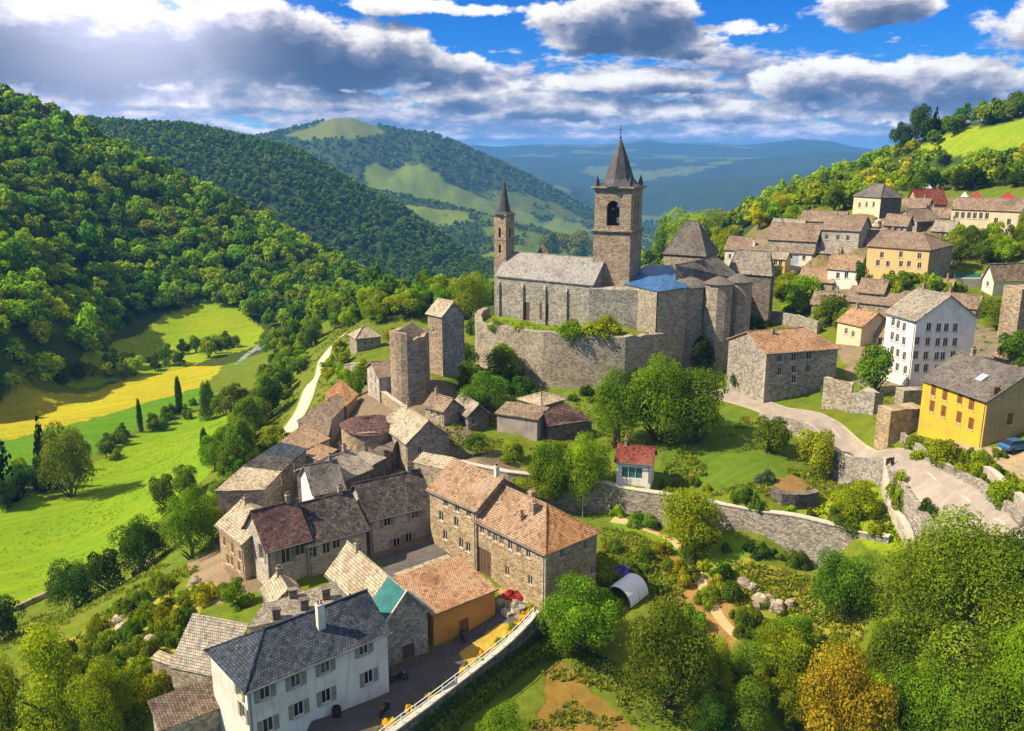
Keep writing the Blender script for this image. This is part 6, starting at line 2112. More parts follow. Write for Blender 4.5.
TREES = [
    # south gardens
    (580, 652, 84, 80, 'round', 'bright', 'round bright green tree beside the corner of the long courtyard building'),
    (668, 712, 96, 124, 'round', 'mid', 'large dark green tree in front of the white tunnel tent'),
    (503, 748, 56, 56, 'round', 'bright', 'small bright green tree at the bottom edge beside the long hedge'),
    (688, 550, 74, 80, 'round', 'lime', 'tall pale green tree standing in front of the long grey wall'),
    (818, 474, 42, 52, 'round', 'yellow', 'round lime yellow tree on the grass below the road'),
    (768, 452, 44, 40, 'round', 'mid', 'round green tree alone in the shaded grass below the orange tiled house'),
    (843, 616, 66, 78, 'round', 'mid', 'round dark green tree in front of the lower end of the long wall'),
    (962, 668, 176, 160, 'round', 'olive', 'huge olive green tree covering the lower right bend of the road'),
    (843, 752, 92, 128, 'round', 'autumn', 'orange yellow autumn tree near the bottom edge'),
    (784, 684, 72, 66, 'round', 'lime', 'broad green tree left of the autumn tree, above the bottom thicket'),
    (902, 690, 86, 86, 'round', 'mid', 'green tree just right of the top of the autumn tree'),
    (922, 742, 76, 92, 'round', 'bright', 'bright green tree at the bottom edge right of the autumn tree'),
    (985, 760, 100, 110, 'round', 'olive', 'broad olive tree at the bottom edge below the huge olive tree'),
    (1026, 720, 80, 112, 'round', 'lime', 'yellowish tree in the bottom right corner'),
    (746, 752, 70, 78, 'tall', 'mid', 'leafy tree at the bottom edge left of the autumn tree'),
    (706, 742, 44, 62, 'round', 'dark', 'small dark tree at the bottom edge next to the large dark green tree'),
    (880, 760, 56, 60, 'round', 'lime', 'small lime tree at the bottom edge at the foot of the autumn tree'),
    (1010, 610, 70, 90, 'round', 'dark', 'dark tree hidden behind the huge olive tree at the right edge'),
    # castle slope
    (617, 446, 54, 82, 'round', 'bright', 'left of three big round trees below the castle wall'),
    (656, 442, 78, 96, 'round', 'bright', 'middle one of three big round trees below the castle wall'),
    (694, 442, 70, 92, 'round', 'mid', 'right of three big round trees below the castle wall'),
    (584, 506, 48, 80, 'round', 'lime', 'tall bright tree right of the pair behind the long courtyard building'),
    (550, 502, 50, 76, 'round', 'bright', 'tall bright tree left of the pair behind the long courtyard building'),
    (536, 500, 54, 34, 'round', 'lime', 'low spreading tree close behind the roof of the courtyard building'),
    (505, 382, 46, 42, 'round', 'bright', 'round tree against the left part of the high terrace wall'),
    (470, 396, 40, 38, 'round', 'mid', 'tree below the square tower'),
    (487, 414, 56, 44, 'round', 'mid', 'wide tree above the two cottages under the castle'),
    (524, 408, 42, 40, 'round', 'dark', 'dark tree between the cottages and the grey walled house'),
    (463, 368, 32, 28, 'round', 'mid', 'small tree right of the square tower'),
    (638, 398, 34, 36, 'round', 'dark', 'dark tree close to the foot of the castle wall'),
    (726, 360, 44, 52, 'round', 'dark', 'dark tree between the bastion and the keep'),
    (752, 342, 36, 34, 'round', 'dark', 'small dark tree at the foot of the keep'),
    (703, 372, 32, 40, 'round', 'dark', 'dark tree at the foot of the round bastion'),
    (745, 392, 30, 34, 'round', 'dark', 'dark tree against the end wall of the orange tiled house'),
    (478, 455, 34, 26, 'round', 'mid', 'small tree above the wall end near the grey walled house'),
    (512, 462, 34, 24, 'round', 'lime', 'light green tree on the wall behind the courtyard building'),
    # north of the church
    (690, 262, 62, 58, 'round', 'lime', 'bright tree right behind the bell tower'),
    (664, 262, 36, 48, 'round', 'bright', 'green tree between the bell tower and the pyramid roofed tower'),
    (720, 260, 40, 36, 'round', 'lime', 'yellowish tree behind the right side of the pyramid roof'),
    (575, 262, 40, 34, 'round', 'lime', 'bright tree showing over the middle of the nave roof'),
    (548, 262, 36, 32, 'round', 'bright', 'bright tree showing over the nave roof beside the gable cross'),
    (470, 318, 52, 50, 'round', 'lime', 'bright tree at the left end of the church'),
    (436, 302, 44, 32, 'round', 'lime', 'yellow green tree above the square tower'),
    (405, 318, 40, 32, 'round', 'lime', 'bright tree above the ruined round tower'),
    # right village
    (875, 396, 46, 58, 'round', 'mid', 'round tree in front of the five storey house'),
    (997, 330, 40, 36, 'round', 'olive', 'olive tree behind the right shoulder of the five storey house'),
    (805, 312, 50, 40, 'round', 'lime', 'bright tree on the slope between the keep and the white houses'),
    (785, 300, 36, 34, 'round', 'lime', 'bright tree against the right wall of the keep'),
    (830, 322, 42, 30, 'round', 'mid', 'green tree under the low pale roofed house'),
    (862, 290, 22, 34, 'round', 'dark', 'dark tree at the right wall of the white house with a blue window'),
    (1014, 365, 40, 38, 'round', 'mid', 'tree behind the yellow house'),
    # meadow trees
    (73, 496, 58, 82, 'round', 'olive', 'tall spreading tree standing alone on the bright meadow'),
    (44, 470, 22, 56, 'cone', 'pine', 'dark conifer behind the lone meadow tree'),
    (48, 488, 30, 50, 'cone', 'blue', 'bluish conifer left beside the lone meadow tree'),
    (4, 500, 40, 84, 'cone', 'pine', 'dark conifer at the left edge of the bright meadow'),
    (8, 508, 36, 36, 'round', 'dark', 'dark round tree at the left edge below the conifer'),
    (141, 432, 8, 34, 'column', 'dark', 'leftmost slim cypress in the hedge line above the meadow'),
    (180, 412, 10, 36, 'column', 'dark', 'middle cypress in the hedge line above the meadow'),
    (206, 464, 13, 37, 'column', 'dark', 'cypress standing alone on the near edge of the meadow'),
    (208, 420, 22, 40, 'tall', 'mid', 'upright tree at the right end of the meadow hedge'),
    # belt down the west slope
    (192, 557, 56, 76, 'round', 'bright', 'round bright green tree beside the outer corner house'),
    (142, 570, 58, 62, 'round', 'dark', 'dark tree left beside the round bright tree of the west slope'),
    (108, 594, 48, 50, 'round', 'dark', 'dark tree in the middle of the meadow belt'),
    (78, 610, 56, 58, 'round', 'dark', 'large dark tree at the lower end of the meadow belt'),
    (165, 512, 36, 42, 'round', 'mid', 'green tree above the dark belt trees'),
    (186, 500, 34, 40, 'round', 'mid', 'green tree near the lone cypress'),
    (2, 640, 44, 50, 'round', 'dark', 'dark tree at the left edge below the meadow'),
    (240, 468, 44, 56, 'round', 'mid', 'round green tree at the end of the meadow near the pale roofed end house'),
    (250, 440, 42, 50, 'round', 'mid', 'round green tree above the end of the meadow'),
    (272, 418, 38, 46, 'round', 'dark', 'round dark tree beside the weir'),
    (232, 420, 40, 44, 'round', 'mid', 'tree on the river bank below the hedge end'),
    (275, 450, 40, 32, 'round', 'lime', 'light green tree beside the foot of the white lane'),
    (58, 748, 96, 128, 'tall', 'lime', 'large feathery lime green tree at the bottom left'),
    (106, 742, 66, 100, 'round', 'lime', 'feathery lime green tree next to the large one at the bottom left'),
    (14, 764, 72, 110, 'tall', 'lime', 'feathery pale green tree in the bottom left corner'),
    (236, 608, 38, 34, 'round', 'bright', 'round bush like tree on the small lawn above the wide stone roof'),
    (365, 384, 24, 30, 'round', 'lime', 'bright tree beside the tall plastered house'),
    (352, 400, 30, 34, 'round', 'bright', 'bright tree behind the red tiled lane house'),
    (395, 348, 26, 26, 'round', 'yellow', 'yellow green tree between the pavilion and the ruined tower'),
]
for tr in TREES:
    plant_px(*tr)


def scatter(poly, n, sizes, cols, labels, group=None, sep=0.55, tries=12, aspect=(0.9, 1.25), cat=None, z=None):
    """trees or shrubs standing in an outline of the picture; sizes = (lo, hi) crown width in metres"""
    xs, ys = [p[0] for p in poly], [p[1] for p in poly]
    done = []
    for _ in range(n * tries):
        if len(done) >= n:
            break
        px, py = random.uniform(min(xs), max(xs)), random.uniform(min(ys), max(ys))
        if not in_poly(np.array([px]), np.array([py]), poly)[0]:
            continue
        g = ground(px, py)
        if g is None:
            continue
        w = random.uniform(*sizes)
        if any(math.hypot(g[0] - q[0], g[1] - q[1]) < sep * (w + q[2]) / 2 for q in done):
            continue
        done.append((g[0], g[1], w))
        shape, colour = random.choice(cols)
        plant(g[0], g[1], g[2], w, w * random.uniform(*aspect) * (1.25 if shape == 'tall' else 0.75 if shape == 'mound' else 1.0), shape, colour, labels, cat or ('shrub' if shape == 'mound' else 'tree'), group)
    return len(done)


scatter([(335, 345), (325, 372), (312, 398), (330, 392), (345, 378), (350, 355)], 9, (3, 5.5), [('round', 'lime'), ('mound', 'yellow'), ('mound', 'lime')], 'sunlit bushy tree on the right bank of the white lane', 'trees right of the lane')
scatter([(258, 356), (300, 322), (335, 310), (392, 298), (385, 318), (345, 330), (320, 342), (292, 372), (266, 402)], 34, (5, 8.5), [('round', 'lime'), ('round', 'bright'), ('round', 'lime'), ('round', 'mid')], 'sunlit tree of the wood between the river and the white lane', 'trees between river and lane')
T3 = [('round', 'mid'), ('round', 'bright'), ('round', 'dark')]
scatter([(212, 470), (232, 440), (256, 408), (272, 380), (298, 345), (316, 336), (308, 360), (290, 388), (276, 410), (262, 432), (240, 462), (225, 488)], 46, (5, 8), T3 + [('round', 'lime'), ('round', 'lime')],
        'leafy tree in the dense belt between the meadow end and the white lane', 'trees between the meadow and the lane')
scatter([(325, 325), (360, 305), (400, 285), (440, 280), (476, 285), (478, 318), (440, 322), (395, 322), (345, 330)], 26, (5.5, 9), [('round', 'lime'), ('round', 'bright'), ('round', 'yellow')],
        'sunlit tree in the wood on the ridge behind the two ruined towers', 'trees on the ridge behind the towers')
scatter([(100, 452), (140, 425), (200, 396), (222, 398), (214, 410), (150, 440), (110, 466)], 20, (3.2, 5), [('round', 'mid'), ('mound', 'mid'), ('mound', 'lime')],
        'small tree or bush in the hedge between the yellow field and the bright meadow', 'hedge plants between the two fields', cat='hedge tree')
scatter([(60, 386), (90, 380), (140, 378), (190, 366), (232, 350), (240, 342), (205, 350), (150, 362), (80, 374)], 24, (5, 8.5), [('round', 'mid'), ('round', 'dark'), ('round', 'lime')],
        'round tree in the row along the lower side of the upper pasture', 'trees along the upper pasture')
scatter([(0, 470), (30, 465), (60, 470), (40, 500), (0, 500)], 7, (4, 7), [('round', 'dark'), ('round', 'mid'), ('mound', 'lime')], 'dark tree in the clump at the left edge of the meadow', 'clump at the meadow edge')
scatter([(205, 520), (218, 490), (240, 470), (230, 500), (215, 550), (200, 560)], 7, (3.5, 6), [('round', 'bright'), ('round', 'lime')], 'sunlit tree crowding the outer wall of the lane row', 'trees at the outer wall')
scatter([(770, 285), (800, 292), (850, 318), (850, 335), (800, 325), (775, 310)], 13, (3.5, 6), [('round', 'lime'), ('round', 'mid'), ('mound', 'lime')], 'bright bushy tree on the slope between keep and upper village', 'trees between keep and upper village')
scatter([(938, 244), (1030, 238), (1030, 262), (950, 268), (935, 258)], 20, (4.5, 7), [('round', 'mid'), ('round', 'lime')], 'tree in the dense green thicket below the long cream house', 'thicket below the cream house')
scatter([(868, 275), (966, 285), (964, 296), (900, 298), (868, 290)], 16, (3.5, 5), [('round', 'bright'), ('mound', 'lime')], 'clipped leafy tree in the green row in front of the ochre ended house', 'green row before the ochre ended house', sep=0.45)
scatter([(765, 655), (870, 650), (1000, 660), (1024, 731), (700, 731), (720, 680)], 20, (3.5, 6.5), [('round', 'mid'), ('round', 'lime'), ('round', 'bright'), ('tall', 'lime'), ('round', 'olive')], 'tree filling the thicket along the bottom right edge', 'thicket at the bottom right', sep=0.7)
scatter([(700, 222), (760, 210), (850, 205), (890, 196), (860, 212), (760, 232), (715, 250)], 16, (6, 9), [('round', 'lime'), ('round', 'yellow'), ('round', 'mid')], 'sunlit tree at the foot of the wooded hill just behind the upper village roofs', 'trees behind the upper village')
scatter([(905, 192), (960, 186), (1030, 178), (1030, 186), (960, 192), (910, 198)], 12, (6, 9), [('round', 'dark'), ('round', 'mid')], 'dark tree at the wood edge above the red roofed barn', 'dark trees above the barn')

# shrubs
SHR = [
    (855, 516, 60, 40, 'lime', 'broad yellow green bush on the grass right of the ruined low wall'),
    (845, 528, 34, 18, 'mid', 'low dark bush in front of the broad yellow green bush'),
    (898, 508, 30, 52, 'lime', 'upright bush between the road wall and the pale dry stone wall'),
    (928, 518, 22, 28, 'dark', 'dark bush at the end of the road wall'),
    (600, 336, 46, 28, 'lime', 'bright rounded bush right of the pair on the castle terrace edge'),
    (570, 338, 40, 24, 'bright', 'bright rounded bush left of the pair on the castle terrace edge'),
    (476, 334, 26, 22, 'mid', 'bush at the left end of the terrace wall'),
    (497, 330, 22, 12, 'mid', 'low bush before the left part of the church'),
    (520, 331, 14, 10, 'lime', 'little bush on the terrace wall under the arched church window'),
    (944, 462, 46, 30, 'lime', 'large yellow green bush below the yellow house'),
    (972, 474, 34, 22, 'lime', 'rounded bush right of the large yellow green bush'),
    (995, 474, 28, 18, 'olive', 'bush below the far corner of the yellow house'),
    (915, 448, 28, 18, 'olive', 'bush at the end of the stone terrace block'),
    (722, 577, 26, 20, 'dark', 'dark round bush alone on the sunny garden slope'),
    (798, 568, 30, 26, 'mid', 'bush at the foot of the long wall, left of the round dark tree'),
    (830, 600, 40, 22, 'mid', 'bush beside the round dark tree in the garden'),
    (640, 524, 34, 16, 'mid', 'bush at the foot of the long wall behind the tall pale tree'),
    (745, 500, 20, 16, 'bright', 'bright bush on top of the long wall'),
    (764, 482, 24, 18, 'grey', 'greyish flowering bush on the shaded slope'),
    (600, 575, 50, 24, 'lime', 'yellow green bush beside the violet tarpaulin'),
    (1000, 455, 20, 12, 'mid', 'small bush at the corner of the yellow house'),
    (832, 396, 30, 16, 'mid', 'bush against the wall of the orange tiled house'),
    (1006, 505, 44, 40, 'lime', 'bright bush above the white topped wall at the right edge'),
]
for px, py, w_, h__, c, lab in SHR:
    plant_px(px, py, w_, h__, 'mound', c, lab)
MND = [('mound', 'lime'), ('mound', 'yellow'), ('mound', 'olive'), ('mound', 'mid')]
scatter([(60, 660), (110, 615), (150, 590), (190, 580), (215, 600), (185, 640), (160, 660), (140, 700), (110, 690)], 46, (1.6, 4.0), MND, 'rough yellow green shrub on the dry slope left of the houses', 'shrubs on the dry west slope')
scatter([(120, 690), (150, 665), (170, 680), (150, 731), (110, 731)], 10, (2.5, 4.5), MND, 'green shrub next to the brown shingled shed', 'shrubs by the shed')
scatter([(625, 560), (690, 545), (740, 590), (800, 620), (790, 650), (740, 640), (690, 600), (640, 590)], 34, (1.4, 3.4), MND, 'yellow green shrub on the sunny garden slope', 'shrubs on the garden slope')
scatter([(610, 505), (717, 540), (830, 568), (830, 576), (717, 550), (610, 515)], 20, (1.4, 2.8), [('mound', 'mid'), ('mound', 'dark'), ('mound', 'lime')], 'shrub growing along the foot of the long grey wall', 'shrubs along the long wall')
scatter([(660, 478), (760, 498), (840, 512), (880, 535), (830, 525), (740, 508), (660, 488)], 14, (1.2, 2.6), [('mound', 'lime'), ('mound', 'mid')], 'shrub on the grass above the long grey wall', 'shrubs above the long wall')
scatter([(905, 452), (960, 455), (1015, 468), (1015, 490), (960, 478), (915, 462)], 16, (1.2, 2.8), MND, 'shrub on the bank between the road and the yellow house', 'shrubs below the yellow house')
scatter([(455, 360), (520, 372), (600, 395), (640, 405), (600, 425), (540, 400), (470, 385)], 18, (2, 4), [('mound', 'mid'), ('mound', 'dark'), ('mound', 'bright')], 'green shrub on the slope under the high terrace wall', 'shrubs under the terrace wall')
scatter([(215, 520), (250, 470), (300, 440), (296, 432), (240, 462), (205, 505)], 16, (2, 4), [('mound', 'lime'), ('mound', 'bright')], 'sunlit shrub along the outer side of the lane row', 'shrubs outside the lane row')
scatter([(560, 590), (625, 600), (650, 590), (640, 560), (612, 540)], 12, (1.5, 3), [('mound', 'lime'), ('mound', 'mid')], 'shrub behind the white tunnel tent', 'shrubs behind the tent')
scatter([(660, 600), (720, 640), (700, 670), (760, 660), (740, 700), (690, 690)], 14, (2, 4), [('mound', 'mid'), ('mound', 'bright')], 'shrub filling the ground between the large dark tree and the autumn tree', 'shrubs in the lower garden')


# clipped hedges: dense leaf skins over a long body
def hedge(label, pl, width, height, colour, dens=60):
    P = resample(pl, 0.5)
    rng = np.random.default_rng(9)
    Q, T = [], []
    rad = min(width, height) / 2
    for p, t_ in zip(P, tangents(P)):
        n_ = np.array([-t_[1], t_[0]])
        g = H1(*p)
        for _ in range(dens):
            a = rng.uniform(-0.15, math.pi + 0.15)
            ce = np.array([p[0] + n_[0] * width / 2 * math.cos(a) + t_[0] * rng.uniform(-.3, .3), p[1] + n_[1] * width / 2 * math.cos(a) + t_[1] * rng.uniform(-.3, .3), g + height * max(0.0, math.sin(a)) ** 0.6 * rng.uniform(0.85, 1.05) + 0.05])
            nn_ = np.array([n_[0] * math.cos(a), n_[1] * math.cos(a), math.sin(a)]) + rng.normal(size=3) * 0.5
            nn_ /= np.linalg.norm(nn_)
            A = np.cross(nn_, rng.normal(size=3))
            A /= np.linalg.norm(A)
            B = np.cross(nn_, A)
            s = 0.17 * rng.uniform(0.7, 1.4)
            Q.append([ce - A * s, ce - B * s * .6, ce + A * s, ce + B * s * .6])
            v = rng.uniform(0.65, 1.3)
            T.append([v, v, v])
    o = mesh_obj('hedge', quads_mesh('hedge', np.array(Q), np.array(T), M['leaf']))
    o.color = (*GREEN[colour], 1)
    tag(o, label, 'hedge')


hedge('long clipped hedge running parallel to the courtyard wall', smooth([g[:2] for g in (ground(*p) for p in [(425, 752), (455, 722), (490, 693), (520, 668), (545, 655), (572, 653)])], 4), 1.7, 1.7, 'olive')
hedge('shaded clipped hedge branching right behind the reddish garden patch', smooth([g[:2] for g in (ground(*p) for p in [(574, 654), (600, 668), (630, 684), (655, 692)])], 4), 1.3, 1.3, 'dark')
hedge('dark hedge along the foot of the courtyard wall', smooth([g[:2] for g in (ground(*p) for p in [(410, 742), (450, 708), (500, 672), (540, 640)])], 4), 1.1, 1.6, 'dark')


# ------------------------------------------------------------------ closed woods on the hills
def forest():
    rng = np.random.default_rng(3)
    protos = {}
    for lod, n, lf, nl in ((0, 420, 0.135, 11), (1, 110, 0.24, 7), (2, 34, 0.40, 4)):
        protos[lod] = [leaf_cloud(rng, n, 'round', lf, nl) for _ in range(6)]
    knoll = [azel(*p_) for p_ in ((-200, 300), (-60, 290), (0, 283), (50, 292), (90, 310), (118, 336), (72, 374), (0, 402), (-200, 410))]
    zones = [  # picture outline of the tree feet, spacing (m), crown (m), colour weights
        ('left hill', [(-260, 420), (-260, -60), (0, 92), (100, 137), (200, 192), (300, 244), (398, 302), (384, 312), (330, 320), (285, 334), (262, 332), (235, 308), (200, 303), (160, 314), (118, 333), (75, 368), (40, 388), (0, 402)], 5.6, (8.0, 14.0), ['mid', 'olive', 'bright', 'lime', 'lime', 'olive', 'mid', 'dark'], 230, 780),
        ('right hill', [(690, 238), (720, 225), (760, 206), (800, 189), (850, 171), (900, 154), (940, 158), (1000, 163), (1060, 150), (1060, 182), (1000, 186), (950, 190), (905, 194), (860, 208), (790, 218), (740, 235), (700, 258)], 5.6, (6.0, 10.5), ['lime', 'yellow', 'mid', 'olive', 'lime'], 240, 560),
        ('right crest', [(915, 150), (930, 134), (960, 123), (1000, 117), (1100, 95), (1100, 104), (1005, 124), (965, 130), (940, 141), (930, 152)], 8, (6, 11), ['mid', 'dark', 'olive'], 300, 560),
        ('valley behind', [(395, 305), (430, 300), (480, 285), (520, 278), (600, 272), (660, 258), (690, 240), (700, 262), (680, 275), (600, 290), (520, 300), (430, 318), (390, 320)], 6, (6, 10), ['lime', 'bright', 'mid'], 240, 700),
    ]
    zones.append(('outside', [(1062, 186), (1400, 150), (1400, 480), (1180, 560), (1090, 470), (1062, 380)], 9.0, (5, 10), ['mid', 'lime', 'olive', 'bright'], 80, 420))
    zones.append(('outside', [(-420, 540), (-40, 450), (-40, 405), (-420, 405)], 14.0, (6, 10), ['mid', 'dark', 'lime'], 130, 420))
    allx, outside = [], []
    for nm, poly, sp, cr, cols, d0, d1 in zones:
        q = [azel(*p) for p in poly]
        amin, amax = min(p[0] for p in q), max(p[0] for p in q)
        area = (amax - amin) / 2 * (d1 ** 2 - d0 ** 2)
        n = int(area / sp ** 2)
        a = rng.uniform(amin, amax, n)
        d_ = np.sqrt(rng.uniform(d0 ** 2, d1 ** 2, n))
        x, y = d_ * np.sin(a), d_ * np.cos(a)
        z = Hxy(x, y)
        k = in_poly(a, np.arctan2(z - CAMZ, d_), q)
        x, y, z = x[k], y[k], z[k]
        w = rng.uniform(*cr, len(x))
        h = w * rng.uniform(0.85, 1.25, len(x))
        k = tree_seen(x, y, z + h, 0.004)
        if nm == 'left hill':
            cols = cols + ['lime'] * 2
        (outside if nm == 'outside' else allx).extend([(float(X), float(Y), float(Z), float(W_), float(Hh), cols[i]) for X, Y, Z, W_, Hh, i in zip(x[k], y[k], z[k], w[k], h[k], rng.integers(0, len(cols), k.sum()))])
    allx = [(*t_[:5], ('lime', 'yellow', 'lime', 'bright')[int(t_[0] * 7) % 4]) if in_poly(np.array([math.atan2(t_[0], t_[1])]), np.array([math.atan2(t_[2] - CAMZ, math.hypot(t_[0], t_[1]))]), knoll)[0] else t_ for t_ in allx]
    # far woods
    n = 72000
    a = rng.uniform(-0.66, 0.62, n)
    d_ = np.exp(rng.uniform(np.log(560), np.log(3500), n))
    x, y = d_ * np.sin(a), d_ * np.cos(a)
    z = Hxy(x, y)
    f2 = fbm(x / 700, y / 700, 4, 32) + 0.5 * fbm(x / 160, y / 160, 4, 31)
    el_ = np.arctan2(z - CAMZ, d_)
    k = ~((f2 > 0.34) & (d_ > 1500)) & tree_seen(x, y, z + 9, 0.002) & ((d_ > 850) | (a > azel(370, 300)[0]) & (a < azel(640, 300)[0]))
    clump = fbm(x / 70, y / 70, 3, 77) > 0.12
    for i_, (c, poly) in enumerate(FARCOVER):
        k &= ~((d_ > 1500) & ~(clump & (i_ > 0)) & in_poly(a, el_, [azel(*p) for p in poly]))
    far = [(float(X), float(Y), float(Z), float(W_), float(W_ * hh), 'dark' if r > 0.55 else 'mid') for X, Y, Z, W_, hh, r in
           zip(x[k], y[k], z[k], np.clip(0.0045 * d_[k], 8, 16) * rng.uniform(0.8, 1.3, k.sum()), rng.uniform(0.8, 1.1, k.sum()), rng.random(k.sum()))]
    # thin out crowded ones by a hash grid
    grid, kept = {}, []
    allx.sort(key=lambda t_: math.hypot(t_[0], t_[1]))
    for t_ in allx:
        c = (int(t_[0] // 6), int(t_[1] // 6))
        ok = True
        for i in (-1, 0, 1):
            for j in (-1, 0, 1):
                for q in grid.get((c[0] + i, c[1] + j), ()):
                    if math.hypot(q[0] - t_[0], q[1] - t_[1]) < 0.40 * (q[3] + t_[3]) / 2:
                        ok = False
        if ok:
            grid.setdefault(c, []).append(t_)
            kept.append(t_)
    nind = max(0, 292 - NTREES[0])
    ind, rest = kept[:nind], kept[nind:] + outside
    for (X, Y, Z, W_, Hh, c) in ind:
        if X < 0:
            plant(X, Y, Z, W_, Hh, 'round', c, 'tree at the lower edge of the wood on the left hill', 'tree', 'nearest trees of the left wood')
        else:
            plant(X, Y, Z, W_, Hh, 'round', c, 'tree at the lower edge of the wood on the right hill', 'tree', 'nearest trees of the right wood')
    for nm, lab, trees in (('forest', 'unbroken leafy wood covering the valley sides', rest), ('far_forest', 'dark woods on the hills across the valley', far)):
        QS, TS = [], []
        for (X, Y, Z, W_, Hh, c) in trees:
            d__ = math.hypot(X, Y)
            lod = 0 if d__ < 560 else 1 if d__ < 1150 else 2
            Q, T = protos[lod][rng.integers(6)]
            an = rng.uniform(0, 6.28)
            ca_, sa_ = math.cos(an), math.sin(an)
            s = np.array([W_ / 2, W_ / 2, Hh / 2])
            P = Q * s
            P = np.stack([P[..., 0] * ca_ - P[..., 1] * sa_ + X, P[..., 0] * sa_ + P[..., 1] * ca_ + Y, P[..., 2] + Z - 0.1 * Hh], -1)
            QS.append(P.astype(np.float32))
            col = np.array(GREEN[c]) * rng.uniform(0.8, 1.2) * np.array([rng.uniform(0.85, 1.2), 1, 1])
            TS.append((T * col).astype(np.float32))
        o = mesh_obj(nm, quads_mesh(nm, np.concatenate(QS), np.concatenate(TS), M['leaf']))
        tag(o, lab, 'forest', kind='stuff')
        print(nm, len(trees), 'trees', sum(len(q) for q in QS), 'faces')


forest()


def tufts():
    """rough grass standing over the open slopes near the village"""
    rng = np.random.default_rng(17)
    areas = [([(0, 731), (0, 620), (110, 590), (190, 560), (215, 600), (190, 680), (150, 731)], 5200, 'g'),
             ([(605, 505), (720, 540), (890, 585), (860, 650), (700, 660), (640, 600), (600, 560)], 5200, 'g'),
             ([(655, 480), (690, 440), (740, 415), (860, 480), (900, 545), (830, 530), (700, 500)], 4200, 'g'),
             ([(500, 731), (530, 672), (600, 664), (720, 700), (720, 731)], 700, 'g'),
             ([(430, 400), (600, 395), (640, 420), (600, 460), (440, 450)], 2200, 'g'),
             ([(215, 510), (250, 440), (330, 320), (400, 300), (340, 400), (290, 440)], 3000, 'g'),
             ([(-20, 600), (0, 500), (60, 490), (140, 430), (215, 405), (236, 440), (160, 520), (60, 590)], 2400, 'm'),
             ([(880, 340), (1024, 300), (1024, 480), (900, 450), (840, 400)], 1200, 'g'),
             ([(760, 330), (740, 270), (900, 210), (1024, 215), (1024, 290), (900, 320)], 2400, 'g'),
             ([(480, 333), (600, 338), (600, 322), (500, 318)], 500, 'g')]
    Q, T = [], []
    roads = [np.array([p_[:2] for p_ in r]) for r in (ROAD, LANE, PATH)]
    for poly, n, kind in areas:
        w = [g[:2] for g in (ground(*p_) for p_ in poly) if g is not None]
        xs, ys = [p_[0] for p_ in w], [p_[1] for p_ in w]
        x, y = rng.uniform(min(xs), max(xs), n * 2), rng.uniform(min(ys), max(ys), n * 2)
        k = in_poly(x, y, w) & (fbm(x * 0.15, y * 0.15, 3, 91) > (-0.08 if kind == 'g' else 0.0))
        for r in roads:
            k &= seg_dist(x, y, r)[0] > 3.0
        for (pl, root, A, rd, ld, lx, ly) in [(None, *v[:1], v[1], v[2], v[3], v[4], v[5]) for v in HB.values()]:
            dx, dy = x - A[0], y - A[1]
            a, b = dx * rd[0] + dy * rd[1], dx * ld[0] + dy * ld[1]
            k &= ~((a > -0.5) & (a < lx + 0.5) & (b > -0.5) & (b < ly + 0.5))
        x, y = x[k], y[k]
        z = Hxy(x, y)
        for X, Y, Z in zip(x, y, z):
            s = rng.uniform(0.16, 0.42) if kind == 'g' else rng.uniform(0.10, 0.2)
            c = np.array([(0.17, 0.22, 0.015), (0.24, 0.25, 0.02), (0.12, 0.19, 0.014), (0.30, 0.26, 0.06)][rng.integers(4)]) if kind == 'g' else np.array((0.17, 0.27, 0.012))
            c = c * rng.uniform(0.75, 1.2)
            for _ in range(5):
                a = rng.uniform(0, 6.28)
                o = np.array([X + rng.normal() * s * 0.5, Y + rng.normal() * s * 0.5, Z - 0.05])
                ln = np.array([math.cos(a), math.sin(a), 0]) * s * 0.6
                sd = np.array([-math.sin(a), math.cos(a), 0]) * s * 0.35
                up = np.array([0, 0, s * rng.uniform(0.8, 1.4)])
                Q.append([o - sd, o + sd, o + sd * 0.6 + ln + up, o - sd * 0.6 + ln + up])
                T.append(c)
    o = mesh_obj('grass', quads_mesh('grass', np.array(Q), np.array(T), M['leaf']))
    tag(o, 'rough grass tufts over the slopes round the village', 'grass', kind='stuff')


tufts()

# hilltop trees against the sky at the right
for px, py, w_, h_, sh, c, lab in [(916, 148, 26, 40, 'round', 'dark', 'dark bushy tree on the skyline at the top of the right hill'), (902, 152, 22, 34, 'round', 'dark', 'second dark tree down the skyline from the hilltop'),
                                   (992, 118, 14, 20, 'cone', 'pine', 'single dark pine on the skyline above the hilltop pasture'), (1018, 120, 26, 22, 'round', 'mid', 'tree at the right edge of the hilltop pasture'),
                                   (934, 136, 14, 26, 'cone', 'pine', 'slim dark conifer on the skyline beside the hilltop trees'), (960, 121, 12, 12, 'round', 'mid', 'small tree on the skyline of the hilltop pasture')]:
    az_, el_ = azel(px, py)
    d_ = 468.0
    x_, y_ = d_ * math.sin(az_), d_ * math.cos(az_)
    m_ = d_ / FPX
    plant(x_, y_, H1(x_, y_), w_ * m_, h_ * m_, sh, c, lab)
